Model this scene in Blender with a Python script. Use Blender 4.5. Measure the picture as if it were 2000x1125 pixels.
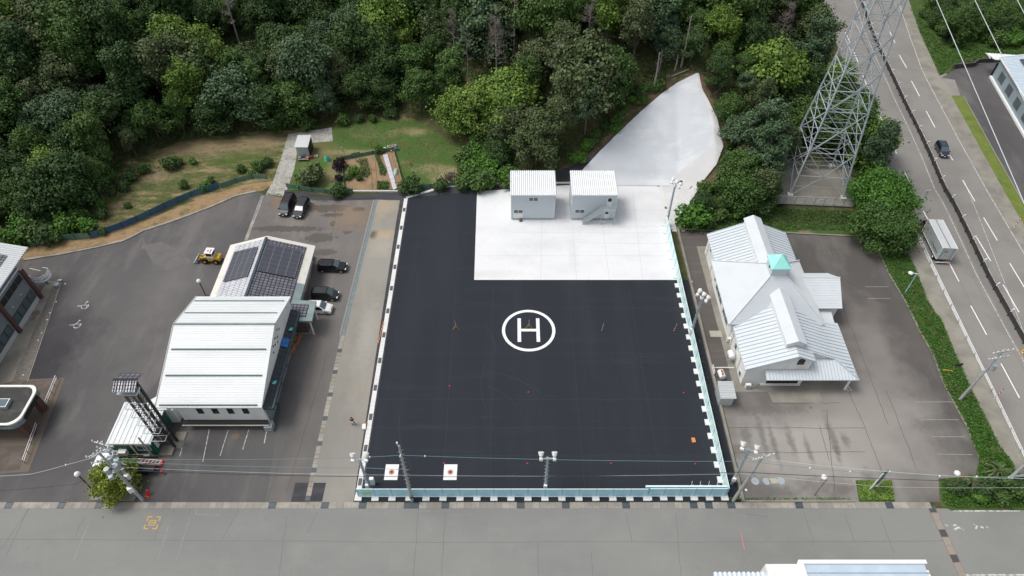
import bpy, bmesh, math, random
import numpy as np
from mathutils import Vector, Matrix
for o in list(bpy.data.objects): bpy.data.objects.remove(o)
sc = bpy.context.scene
R = math.radians
# ------------------------------------------------------------------ camera, sky, sun, exposure
CF, CP, CH = 1340.0, R(47.4), 78.0           # focal length in photo pixels, pitch, height above ground (m)
cam_d = bpy.data.cameras.new('camera'); cam = bpy.data.objects.new('camera', cam_d)
sc.collection.objects.link(cam); sc.camera = cam
cam.location = (0, 0, CH); cam.rotation_euler = (R(90) - CP, 0, 0)
cam_d.sensor_width = 36; cam_d.lens = 36 * CF / 2000; cam_d.clip_end = 3000; cam_d.clip_start = .5
SUN_EL, SUN_AZ = R(62), R(-84)                # azimuth from +Y towards +X
w = bpy.data.worlds.new('World'); sc.world = w; w.use_nodes = True
nt = w.node_tree; bg = nt.nodes['Background']
sky = nt.nodes.new('ShaderNodeTexSky'); sky.sky_type = 'NISHITA'; sky.sun_disc = False
sky.sun_elevation = SUN_EL; sky.sun_rotation = SUN_AZ; sky.dust_density = 4; sky.ozone_density = .6
hs = nt.nodes.new('ShaderNodeHueSaturation'); hs.inputs['Saturation'].default_value = .38
nt.links.new(sky.outputs[0], hs.inputs['Color']); nt.links.new(hs.outputs[0], bg.inputs[0])
bg.inputs[1].default_value = .15
sl = bpy.data.lights.new('sun', 'SUN'); sl.energy = 1.45; sl.angle = R(22); sl.color = (1, .97, .92)
so = bpy.data.objects.new('sun', sl); sc.collection.objects.link(so)
sdir = Vector((math.sin(SUN_AZ) * math.cos(SUN_EL), math.cos(SUN_AZ) * math.cos(SUN_EL), math.sin(SUN_EL)))
so.rotation_euler = sdir.to_track_quat('Z', 'Y').to_euler()
vs = sc.view_settings; vs.view_transform = 'Standard'; vs.look = 'None'; vs.gamma = 1; vs.exposure = 0.1
# ------------------------------------------------------------------ survey: photo pixel -> point on the plane z
_s, _c = math.sin(CP), math.cos(CP)
def W(u, v, z=0.):
    d = (CH - z) / (_s + (v - 562.5) / CF * _c)
    return ((u - 1000) / CF * d, d * (_c - (v - 562.5) / CF * _s), z)
def WP(pts, z=0.): return [W(u, v, z)[:2] for u, v in pts]
def PJ(X, Y, Z):
    z = Y * _c + (CH - Z) * _s
    return 1000 + CF * X / z, 562.5 + CF * ((CH - Z) * _c - Y * _s) / z
# ------------------------------------------------------------------ terrain height
_kx = [-200, -90, -75, -63, -49, -25, -18, -7, 0, 10, 30, 36, 44, 46, 62, 64.5, 200]
_ky = [72, 86, 100, 110, 113, 120, 116, 105, 100, 98, 97, 92, 92, 106, 106, 190, 190]
_sx = [-200, -5, 9, 32, 40, 60, 70]; _sy = [.36, .36, .85, .85, .6, .3, .1]
def smooth(h): return np.where(h > 2, h - 1, np.where(h > 0, h * h / 4, 0))
def TH(x, y):
    x = np.asarray(x, float); y = np.asarray(y, float)
    d = y - np.interp(x, _kx, _ky)
    h = smooth(d) * np.interp(x, _sx, _sy)
    h = 30 * (1 - np.exp(-h / 30))
    b = .9 * np.clip((x - 46) / 1.5, 0, 1) * np.clip((y - 86.5) / 3, 0, 1) * np.clip((62.5 - x) / 2, 0, 1)   # low bank the pylon stands on
    return np.maximum(h, b)
def WT(u, v):                                # pixel -> terrain point
    z = 0.
    lo, hi = 0., 34.
    for i in range(30):
        m = (lo + hi) / 2; x, y, _ = W(u, v, m)
        if float(TH(x, y)) > m: lo = m
        else: hi = m
    x, y, _ = W(u, v, lo); return (x, y, float(TH(x, y)))
def inpoly(x, y, P):
    c = False; n = len(P); j = n - 1
    for i in range(n):
        xi, yi = P[i][:2]; xj, yj = P[j][:2]
        if (yi > y) != (yj > y) and x < (xj - xi) * (y - yi) / (yj - yi) + xi: c = not c
        j = i
    return c
# ------------------------------------------------------------------ materials
def _ramp(n, a, b, lo, hi):
    r = n.new('ShaderNodeMapRange'); r.inputs[1].default_value = lo; r.inputs[2].default_value = hi; r.clamp = True
    return r
def kc(c):
    l = max(c); f = 1.19 if l < .5 else (1. if l > .6 else 1.19 - .19 * (l - .5) / .1)
    return tuple(min(.82, q * f) for q in c)
def mat(name, c, rough=.75, layers=(), bump=0, bscale=3., spec=.3, metal=0, obj=False, coat=0, blobs=()):
    """layers: (colour, scale, lo, hi, strength, (sx,sy,sz)) noise stains laid over the base colour"""
    c = kc(c); layers = [(kc(a[0]),) + tuple(a[1:]) for a in layers]
    m = bpy.data.materials.new(name); m.use_nodes = True; t = m.node_tree; n = t.nodes; L = t.links
    p = n['Principled BSDF']; p.inputs['Roughness'].default_value = rough; p.inputs['Metallic'].default_value = metal
    p.inputs['Specular IOR Level'].default_value = spec; p.inputs['Coat Weight'].default_value = coat
    p.inputs['Base Color'].default_value = (*c, 1)
    if layers or bump or blobs:
        if obj: src = n.new('ShaderNodeTexCoord').outputs['Object']
        else: src = n.new('ShaderNodeNewGeometry').outputs['Position']
    cur = None
    for k, (lc, s, lo, hi, st, sv) in enumerate(layers):
        mp = n.new('ShaderNodeMapping'); mp.inputs['Scale'].default_value = sv; mp.inputs['Location'].default_value = (k * 7.3, k * 3.1, 0)
        L.new(src, mp.inputs[0])
        z = n.new('ShaderNodeTexNoise'); z.inputs['Scale'].default_value = s; z.inputs['Detail'].default_value = 6; z.inputs['Roughness'].default_value = .62
        L.new(mp.outputs[0], z.inputs['Vector'])
        r = _ramp(n, 0, 1, lo, hi); r.inputs[4].default_value = st; L.new(z.outputs[0], r.inputs[0])
        x = n.new('ShaderNodeMix'); x.data_type = 'RGBA'; x.inputs[7].default_value = (*lc, 1)
        if cur is None: x.inputs[6].default_value = (*c, 1)
        else: L.new(cur, x.inputs[6])
        L.new(r.outputs[0], x.inputs[0]); cur = x.outputs[2]
    # stains with a place and a shape of their own: (u, v, half width, half height in photo pixels, colour, strength, softness)
    for k, (u, v, ru, rv, bc, st, sf) in enumerate(blobs):
        o = W(u, v); e = W(u + ru, v); f = W(u, v - rv); rx = e[0] - o[0]; ry = f[1] - o[1]
        sh = n.new('ShaderNodeVectorMath'); sh.operation = 'SUBTRACT'; sh.inputs[1].default_value = (o[0], o[1], 0); L.new(src, sh.inputs[0])
        dv = n.new('ShaderNodeVectorMath'); dv.operation = 'MULTIPLY'; dv.inputs[1].default_value = (1 / rx, 1 / ry, 0); L.new(sh.outputs[0], dv.inputs[0])
        ln = n.new('ShaderNodeVectorMath'); ln.operation = 'LENGTH'; L.new(dv.outputs[0], ln.inputs[0])
        z = n.new('ShaderNodeTexNoise'); z.inputs['Scale'].default_value = 1.6 / max(1, min(rx, ry)); z.inputs['Detail'].default_value = 5; L.new(src, z.inputs['Vector'])
        ad = n.new('ShaderNodeMath'); ad.operation = 'MULTIPLY_ADD'; ad.inputs[1].default_value = 1.6; L.new(z.outputs[0], ad.inputs[0]); L.new(ln.outputs['Value'], ad.inputs[2])
        r = n.new('ShaderNodeMapRange'); r.clamp = True; r.inputs[1].default_value = 1.6 - sf; r.inputs[2].default_value = 1.6 + sf; r.inputs[3].default_value = st; r.inputs[4].default_value = 0; L.new(ad.outputs[0], r.inputs[0])
        x = n.new('ShaderNodeMix'); x.data_type = 'RGBA'; x.inputs[7].default_value = (*kc(bc), 1)
        if cur is None: x.inputs[6].default_value = (*c, 1)
        else: L.new(cur, x.inputs[6])
        L.new(r.outputs[0], x.inputs[0]); cur = x.outputs[2]
    if cur is not None: L.new(cur, p.inputs['Base Color'])
    if bump:
        z = n.new('ShaderNodeTexNoise'); z.inputs['Scale'].default_value = bscale; z.inputs['Detail'].default_value = 4; L.new(src, z.inputs['Vector'])
        b = n.new('ShaderNodeBump'); b.inputs['Strength'].default_value = bump; b.inputs['Distance'].default_value = .1
        L.new(z.outputs[0], b.inputs['Height']); L.new(b.outputs[0], p.inputs['Normal'])
    return m
U1 = (1, 1, 1)
def leafmat(name, c1, c2, c3):
    """foliage: colour varies from leaf to leaf and from tree to tree"""
    m = bpy.data.materials.new(name); m.use_nodes = True; t = m.node_tree; n = t.nodes; L = t.links
    p = n['Principled BSDF']; p.inputs['Roughness'].default_value = .6; p.inputs['Specular IOR Level'].default_value = .18
    g = n.new('ShaderNodeNewGeometry'); oi = n.new('ShaderNodeObjectInfo'); tc = n.new('ShaderNodeTexCoord')
    x = n.new('ShaderNodeMix'); x.data_type = 'RGBA'; x.inputs[6].default_value = (*c1, 1); x.inputs[7].default_value = (*c2, 1)
    L.new(oi.outputs['Random'], x.inputs[0])
    z = n.new('ShaderNodeTexNoise'); z.inputs['Scale'].default_value = .7; z.inputs['Detail'].default_value = 3; L.new(tc.outputs['Object'], z.inputs['Vector'])
    r = _ramp(n, 0, 1, .5, .75); L.new(z.outputs[0], r.inputs[0])
    y = n.new('ShaderNodeMix'); y.data_type = 'RGBA'; y.inputs[7].default_value = (*c3, 1); L.new(x.outputs[2], y.inputs[6]); L.new(r.outputs[0], y.inputs[0])
    r2 = _ramp(n, 0, 1, 0, 1); r2.inputs[3].default_value = .62; r2.inputs[4].default_value = 1.4; L.new(g.outputs['Random Per Island'], r2.inputs[0])
    v = n.new('ShaderNodeHueSaturation'); L.new(y.outputs[2], v.inputs['Color']); L.new(r2.outputs[0], v.inputs['Value']); L.new(v.outputs[0], p.inputs['Base Color'])
    return m
M = {}
def A(k, *a, **kw): M[k] = mat(k, *a, **kw)
grain = lambda c, s: (c, 6, .35, .75, s, U1)
A('terrain', (.052, .052, .022), .95, [((.16, .12, .065), .25, .5, .68, .8, U1), ((.04, .07, .015), 1.2, .45, .7, .8, U1)])
A('grass', (.065, .095, .026), .95, [((.20, .16, .09), .2, .52, .66, .7, U1), ((.045, .105, .016), .3, .42, .6, .8, U1), ((.15, .135, .06), 2.5, .5, .8, .5, (1, 2.5, 1))],
  blobs=[(880, 345, 40, 22, (.30, .235, .14), .75, .4), (812, 258, 22, 8, (.27, .22, .13), .7, .5), (780, 228, 60, 7, (.20, .15, .09), .7, .5), (840, 330, 40, 10, (.24, .20, .11), .55, .5), (640, 300, 40, 12, (.17, .14, .07), .6, .5), (690, 297, 60, 5, (.25, .20, .12), .7, .5), (650, 340, 20, 26, (.24, .19, .11), .7, .5), (620, 285, 40, 10, (.16, .13, .06), .5, .5)], bump=.6, bscale=6)
A('bank_grass', (.085, .092, .032), .95, [((.27, .21, .12), .28, .46, .60, .85, (.8, 2.6, 1)), ((.048, .08, .018), .3, .5, .62, .8, (.7, 1.5, 1)), ((.15, .12, .06), 3, .5, .8, .5, U1)],
  blobs=[(400, 290, 130, 16, (.22, .165, .10), .8, .5), (290, 345, 60, 14, (.27, .21, .13), .8, .5), (470, 312, 70, 18, (.06, .10, .02), .7, .5), (520, 275, 50, 10, (.28, .22, .13), .8, .5), (360, 360, 120, 12, (.08, .095, .03), .6, .5)], bump=.6, bscale=5)
A('lush_grass', (.045, .085, .02), .95, [((.07, .11, .025), 1.2, .45, .65, .8, U1), ((.19, .15, .08), .35, .52, .66, .8, U1)], bump=.6, bscale=7)
A('weed_bed', (.045, .085, .018), .95, [((.14, .12, .06), .5, .52, .66, .8, U1), ((.03, .065, .012), 1.5, .45, .65, .7, U1)], bump=.6, bscale=7)
A('verge_grass', (.115, .155, .03), .95, [((.16, .17, .05), .8, .45, .65, .8, U1), ((.07, .12, .02), .35, .5, .65, .7, U1)], bump=.6, bscale=7)
A('soil', (.25, .17, .09), .95, [((.13, .09, .05), .6, .45, .7, .8, U1), ((.05, .07, .02), .5, .58, .66, .8, U1), ((.34, .27, .17), 2.5, .5, .8, .5, U1)], bump=.5, bscale=4)
A('forest_soil', (.11, .075, .045), .95, [((.035, .05, .015), .4, .45, .6, .9, U1), ((.2, .15, .1), 1.5, .52, .7, .7, U1)], bump=.7, bscale=3)
A('garden_soil', (.24, .165, .095), .95, [((.14, .10, .06), .5, .45, .65, .7, U1), ((.32, .25, .16), 5, .5, .8, .6, (3, .4, 1))], bump=.6, bscale=5)
A('road_asphalt', (.205, .207, .196), .9, [((.15, .155, .15), .05, .4, .65, .6, (1, 2, 1)), ((.25, .25, .235), .25, .5, .75, .4, U1), grain((.15, .15, .14), .5), ((.12, .12, .11), .8, .66, .72, .35, U1)])
A('west_asphalt', (.090, .088, .086), .9, [((.06, .056, .06), .06, .42, .62, .8, U1), ((.17, .16, .15), .12, .5, .7, .6, (2.2, .6, 1)), grain((.09, .085, .085), .5), ((.15, .14, .132), .9, .6, .75, .3, (1, 3, 1))],
  blobs=[(120, 660, 70, 60, (.045, .043, .047), .9, .35), (85, 715, 60, 50, (.035, .033, .037), .9, .35), (60, 850, 60, 90, (.05, .048, .052), .6, .5), (110, 900, 90, 60, (.06, .058, .06), .6, .5), (330, 560, 50, 130, (.15, .143, .135), .5, .7), (440, 410, 60, 30, (.14, .13, .12), .5, .7), (300, 830, 60, 60, (.06, .057, .06), .5, .5)])
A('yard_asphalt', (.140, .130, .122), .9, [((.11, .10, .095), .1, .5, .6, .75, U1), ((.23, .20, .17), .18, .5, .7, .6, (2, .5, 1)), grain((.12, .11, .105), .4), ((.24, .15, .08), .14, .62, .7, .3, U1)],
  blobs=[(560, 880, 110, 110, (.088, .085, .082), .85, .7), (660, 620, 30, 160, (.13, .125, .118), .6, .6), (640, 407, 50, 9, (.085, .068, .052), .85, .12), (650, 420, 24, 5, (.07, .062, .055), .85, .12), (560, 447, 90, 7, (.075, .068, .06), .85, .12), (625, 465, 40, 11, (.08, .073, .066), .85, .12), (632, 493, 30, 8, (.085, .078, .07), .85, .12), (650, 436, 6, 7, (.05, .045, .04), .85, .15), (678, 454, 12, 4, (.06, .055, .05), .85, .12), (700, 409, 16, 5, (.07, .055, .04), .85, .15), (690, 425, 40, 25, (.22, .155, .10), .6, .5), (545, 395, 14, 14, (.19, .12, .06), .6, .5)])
A('pale_concrete', (.25, .235, .205), .9, [((.18, .17, .15), .12, .45, .65, .8, (1.5, .6, 1)), ((.30, .24, .16), .2, .56, .7, .3, U1), grain((.19, .18, .165), .4)],
  blobs=[(745, 405, 30, 22, (.32, .265, .19), .7, .4), (731, 458, 9, 9, (.10, .08, .055), .9, .25), (752, 458, 20, 10, (.36, .27, .16), .7, .4), (745, 480, 30, 20, (.33, .30, .25), .5, .5), (720, 650, 18, 60, (.30, .285, .25), .6, .5), (660, 880, 60, 70, (.19, .185, .17), .6, .6)])
A('east_asphalt', (.074, .068, .064), .9, [((.10, .09, .083), .09, .48, .66, .75, U1), ((.17, .16, .145), .12, .5, .68, .6, (1.4, .5, 1)), grain((.10, .09, .083), .4)],
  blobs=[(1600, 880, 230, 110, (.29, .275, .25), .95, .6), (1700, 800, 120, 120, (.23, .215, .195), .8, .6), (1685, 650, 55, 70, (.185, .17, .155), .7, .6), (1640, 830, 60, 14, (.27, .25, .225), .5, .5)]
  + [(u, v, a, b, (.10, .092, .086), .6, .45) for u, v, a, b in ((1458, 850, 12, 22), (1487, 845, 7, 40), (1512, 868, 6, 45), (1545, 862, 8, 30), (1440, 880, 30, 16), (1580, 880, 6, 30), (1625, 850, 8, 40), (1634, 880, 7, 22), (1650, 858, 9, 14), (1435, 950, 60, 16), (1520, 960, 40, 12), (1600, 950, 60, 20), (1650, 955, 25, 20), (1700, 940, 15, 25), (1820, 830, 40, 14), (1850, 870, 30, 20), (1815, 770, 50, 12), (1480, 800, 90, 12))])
A('east_dark_asphalt', (.092, .083, .076), .9, [((.14, .125, .11), .3, .5, .7, .5, (.5, 3, 1)), grain((.07, .065, .06), .4)])
A('pad_asphalt', (.0165, .0205, .0275), .85, [((.022, .027, .034), .07, .45, .62, .8, (3, .3, 1)), ((.029, .034, .041), .15, .55, .75, .6, (.4, 3, 1)), grain((.014, .015, .018), .5), ((.05, .05, .055), .5, .68, .75, .5, (.3, 2, 1))])
A('new_asphalt', (.04, .04, .045), .9, [((.075, .075, .08), .3, .4, .7, .8, (.6, 3, 1)), grain((.03, .03, .033), .4)])
A('highway_asphalt', (.215, .205, .19), .9, [((.17, .162, .15), .12, .45, .6, .7, U1), grain((.16, .155, .145), .45)])
A('wheel_track', (.165, .158, .146), .9, [((.21, .2, .186), .3, .45, .65, .8, (1, .4, 1)), grain((.14, .135, .125), .4)])
A('white_concrete', (.70, .71, .72), .8, [((.60, .61, .62), .1, .46, .66, .7, (1, 2.2, 1)), ((.75, .75, .755), .25, .5, .7, .5, U1), grain((.66, .66, .67), .25), ((.50, .49, .47), .35, .62, .74, .4, (.4, 2, 1)), ((.58, .58, .57), 1.2, .55, .7, .5, U1)],
  blobs=[(1060, 480, 60, 12, (.58, .59, .60), .6, .6), (1145, 445, 70, 8, (.50, .51, .52), .6, .6), (1120, 500, 10, 30, (.55, .56, .57), .5, .6), (960, 535, 60, 8, (.62, .60, .55), .6, .5), (1200, 390, 40, 10, (.58, .59, .6), .5, .6)])
A('slope_concrete', (.57, .60, .63), .85, [((.74, .76, .78), .08, .45, .62, .8, U1), ((.76, .77, .77), .22, .55, .68, .55, (.5, 1.5, .5)), ((.52, .55, .575), .35, .5, .68, .6, (.4, 3, 1)), ((.72, .73, .74), .9, .62, .72, .5, (.5, 2, 1))], bump=.5, bscale=.7)
A('slope_edge_concrete', (.60, .60, .60), .85, [((.70, .70, .70), .2, .5, .65, .7, U1), ((.50, .51, .51), .3, .52, .7, .6, (.6, 2, 1))], bump=.5, bscale=.9)  # neutral grey of the right-hand slope part and the strip beside it
A('joint', (.42, .43, .44), .9)
A('curb_concrete', (.70, .70, .68), .85, [((.52, .52, .50), .6, .45, .7, .8, U1)])
A('old_curb', (.31, .29, .25), .9, [((.19, .175, .15), .5, .4, .65, .9, U1)])
A('old_concrete', (.25, .235, .20), .9, [((.15, .14, .12), .3, .4, .65, .9, U1), grain((.2, .19, .16), .5)])
A('grate', (.07, .085, .095), .5, metal=.3)
A('gutter_steel', (.15, .19, .20), .5, [((.09, .12, .13), 2, .4, .7, .8, U1)])
A('crack', (.075, .07, .066), .95)
A('seam', (.12, .118, .112), .95)
A('paint', (.80, .80, .79), .7, [((.62, .62, .61), 1.5, .5, .75, .5, U1)])
A('worn_paint', (.50, .50, .48), .8, [((.2, .2, .19), 2.2, .45, .6, .9, U1)])
A('faint_paint', (.26, .26, .25), .85, [((.19, .19, .18), 1.5, .4, .6, .9, U1)])
A('yellow_paint', (.62, .36, .06), .7, [((.3, .24, .12), 3, .55, .7, .8, U1)])
A('gravel', (.33, .32, .29), .95, [((.19, .19, .16), .5, .42, .6, .8, U1), ((.46, .45, .42), 3, .5, .62, .8, U1), ((.08, .11, .03), .6, .62, .7, .7, U1)], bump=.8, bscale=9)
A('tile_paving', (.27, .215, .16), .85, [((.16, .125, .095), .5, .45, .65, .8, U1)])
A('dark_tile_paving', (.085, .07, .06), .85, [((.13, .11, .095), .6, .45, .65, .8, U1)])
# structures
A('white_roof', (.71, .73, .735), .5, [((.58, .61, .61), .35, .45, .7, .7, (.25, 1, 1)), ((.76, .775, .78), 1.5, .5, .75, .4, U1)], spec=.4)
A('unit_roof', (.74, .76, .77), .5, spec=.4)
A('unit_wall', (.50, .55, .57), .6, [((.46, .505, .525), .5, .45, .7, .6, (1, 1, .2))])
A('pale_wall', (.78, .79, .76), .7, [((.56, .57, .54), .7, .5, .75, .7, (1, 1, .3))])
A('metal_roof', (.60, .64, .665), .38, [((.55, .59, .62), .4, .45, .7, .8, U1), ((.54, .58, .60), 1.2, .6, .75, .4, U1)], spec=.45)
A('roof_seam', (.38, .44, .47), .5)
A('teal_roof', (.36, .80, .74), .5, [((.28, .70, .66), 1.5, .5, .7, .6, U1)])
A('lap', (.64, .67, .67), .6)
A('snow_bar', (.13, .18, .18), .6)
A('dark_blue_steel', (.035, .055, .07), .5, [((.06, .085, .1), 1, .45, .7, .7, U1)])
A('black_panel', (.022, .024, .03), .3, spec=.5)
A('solar', (.05, .052, .066), .22, [((.055, .06, .075), .6, .4, .7, .8, U1)], spec=.5)
A('solar_line', (.15, .155, .17), .4)
A('cream_trim', (.68, .66, .60), .7, [((.46, .42, .36), .8, .55, .72, .8, U1)])
A('grey_green_metal', (.17, .22, .22), .5, [((.24, .29, .29), .5, .45, .7, .7, U1)])
A('glass', (.07, .10, .11), .08, spec=.6)
A('dark_glass', (.01, .011, .014), .15, spec=.5)
A('frame_white', (.78, .78, .77), .5)
A('frame_dark', (.035, .033, .032), .5)
A('steel', (.36, .40, .42), .45, [((.27, .31, .33), 2, .45, .7, .7, U1)], metal=.35)
A('tower_steel', (.36, .40, .42), .55, [((.27, .31, .33), .6, .45, .7, .7, U1)], metal=.1)
A('pole_concrete', (.33, .34, .33), .8, [((.24, .25, .24), 1.5, .45, .7, .7, U1)])
A('rust', (.24, .10, .05), .85, [((.4, .28, .2), 2, .5, .7, .8, U1)])
A('dark_red', (.11, .03, .03), .5)
A('fence_blue', (.40, .66, .74), .45, [((.46, .70, .78), .6, .45, .7, .6, U1)], spec=.4)
A('fence_white_and_sunlit', (.66, .84, .88), .45, [((.58, .78, .84), .8, .45, .7, .6, U1)], spec=.4)  # white rails and gate beam; on the east panels it paints in sunlight
A('fence_line', (.24, .48, .57), .5)
A('lime', (.42, .62, .04), .6)
A('net_blue', (.035, .085, .16), .7, [((.06, .13, .15), .25, .45, .6, .9, U1)])
A('net_green', (.07, .17, .13), .7, [((.16, .22, .16), .6, .45, .65, .8, U1)])
A('green_wall', (.015, .10, .055), .5, [((.025, .13, .075), 1, .45, .7, .7, U1)])
A('black_iron', (.02, .021, .023), .55)
A('brown_steel', (.10, .075, .065), .6, [((.055, .05, .05), .8, .45, .65, .8, U1)])
A('rubber', (.012, .012, .013), .85)
A('rim', (.45, .46, .47), .35, metal=.7)
A('black_paint', (.007, .008, .010), .25, spec=.4, coat=.3)
A('purple_black_paint', (.022, .014, .020), .3, spec=.35, coat=.2)
A('grey_black_paint', (.022, .024, .026), .3, spec=.35, coat=.2)
A('white_paint', (.80, .80, .80), .28, spec=.5, coat=.5)
A('navy_paint', (.018, .026, .045), .22, spec=.5, coat=.6)
A('maroon', (.075, .02, .035), .35, coat=.3)
A('lamp_glass', (.75, .77, .78), .15, spec=.6)
A('aluminium', (.60, .62, .62), .4, [((.52, .545, .545), .7, .4, .7, .8, (1, 1, .3))], metal=.25)
A('truck_side', (.33, .37, .37), .5, [((.26, .29, .29), .7, .45, .7, .8, (1, 1, .4))], metal=.1)
A('yellow', (.62, .40, .045), .5, [((.35, .22, .06), 3, .55, .7, .7, U1)])
A('red', (.45, .03, .02), .5)
A('orange', (.60, .25, .08), .6)
A('blue_tarp', (.035, .16, .42), .6, [((.02, .1, .3), 1, .4, .65, .8, U1)])
A('teal', (.10, .48, .40), .5)
A('mulch', (.50, .49, .53), .5, [((.36, .35, .39), 1.5, .4, .65, .9, U1)])
A('bark', (.115, .09, .07), .9, [((.19, .165, .14), 2, .45, .7, .8, U1)])
A('dead_bark', (.27, .24, .22), .9, [((.17, .14, .13), 1.5, .45, .7, .8, U1)])
A('skin', (.42, .26, .19), .6)
A('cloth_black', (.02, .02, .025), .85)
A('denim', (.06, .08, .11), .85)
A('brown_pilaster', (.105, .055, .047), .75, [((.075, .04, .035), 1, .4, .7, .8, U1)])
A('grey_tile_wall', (.18, .20, .215), .7, [((.14, .16, .175), 1.2, .4, .7, .8, U1)])
A('roof_membrane', (.045, .046, .044), .9, [((.085, .085, .08), .5, .5, .68, .8, U1), ((.03, .03, .028), 2, .4, .7, .5, U1)])
A('rim_white', (.76, .75, .70), .6)
A('blue_roof', (.45, .55, .64), .45, [((.55, .64, .72), .5, .45, .7, .7, U1)])
A('grey_blue_wall', (.24, .30, .33), .6, [((.19, .24, .27), .6, .4, .7, .8, (1, 1, .4))])
A('shutter', (.17, .20, .21), .6)
A('orange_brown', (.38, .17, .09), .7)
A('wire', (.035, .038, .042), .6)
A('pale_wire', (.45, .48, .50), .5)
A('teal_wire', (.12, .22, .24), .5)
A('retaining', (.06, .055, .05), .9, [((.11, .10, .09), 1, .45, .7, .8, U1)])
A('weathered_sign', (.12, .15, .12), .7)

def tile_mat(name, c1, c2, sx, sy, mortar=.22, cm=(.02, .02, .025), rough=.4):
    """glazed roof tiles: rows of staggered pieces in the object's own metres"""
    m = mat(name, c1, rough, spec=.5); t = m.node_tree; n = t.nodes; L = t.links
    tc = n.new('ShaderNodeTexCoord'); b = n.new('ShaderNodeTexBrick'); L.new(tc.outputs['UV'], b.inputs['Vector'])
    b.inputs['Color1'].default_value = (*c1, 1); b.inputs['Color2'].default_value = (*c2, 1); b.inputs['Mortar'].default_value = (*cm, 1)
    b.inputs['Scale'].default_value = 1; b.inputs['Brick Width'].default_value = sx; b.inputs['Row Height'].default_value = sy
    b.inputs['Mortar Size'].default_value = mortar * sy / 2; b.inputs['Mortar Smooth'].default_value = .3; b.offset = .0
    L.new(b.outputs['Color'], n['Principled BSDF'].inputs['Base Color'])
    bu = n.new('ShaderNodeBump'); bu.inputs['Strength'].default_value = .6; bu.inputs['Distance'].default_value = .08
    L.new(b.outputs['Fac'], bu.inputs['Height']); bu.invert = True; L.new(bu.outputs[0], n['Principled BSDF'].inputs['Normal'])
    M[name] = m; return m
tile_mat('dark_tiles', (.13, .13, .155), (.20, .20, .23), .55, .5, .30, (.035, .033, .045))
tile_mat('silver_tiles', (.55, .56, .60), (.66, .67, .70), .9, .36, .26, (.16, .16, .19))
tile_mat('pave_tiles', (.24, .19, .14), (.30, .24, .18), .3, .3, .2, (.14, .11, .085), .85)
# foliage
LM = {}
LM['dark'] = leafmat('dark_leaves', (.044, .086, .026), (.060, .105, .032), (.030, .062, .022))
LM['mid'] = leafmat('green_leaves', (.060, .120, .028), (.082, .140, .036), (.044, .088, .024))
LM['yellow'] = leafmat('yellow_green_leaves', (.12, .21, .034), (.15, .23, .045), (.085, .15, .03))
LM['blue'] = leafmat('grey_green_leaves', (.072, .125, .060), (.088, .140, .070), (.046, .085, .042))
LM['olive'] = leafmat('olive_leaves', (.085, .118, .046), (.10, .125, .055), (.058, .085, .036))
LM['bright'] = leafmat('bright_leaves', (.065, .165, .024), (.085, .18, .03), (.045, .115, .02))
LM['lime'] = leafmat('lime_leaves', (.17, .21, .03), (.17, .21, .03), (.10, .16, .02))
LM['purple'] = leafmat('purple_leaves', (.025, .012, .018), (.03, .014, .02), (.018, .01, .014))
LM['brown'] = leafmat('dry_leaves', (.13, .11, .09), (.16, .13, .11), (.09, .075, .065))
LM['lawn'] = leafmat('weed_leaves', (.05, .125, .018), (.05, .125, .018), (.12, .15, .05))
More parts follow.
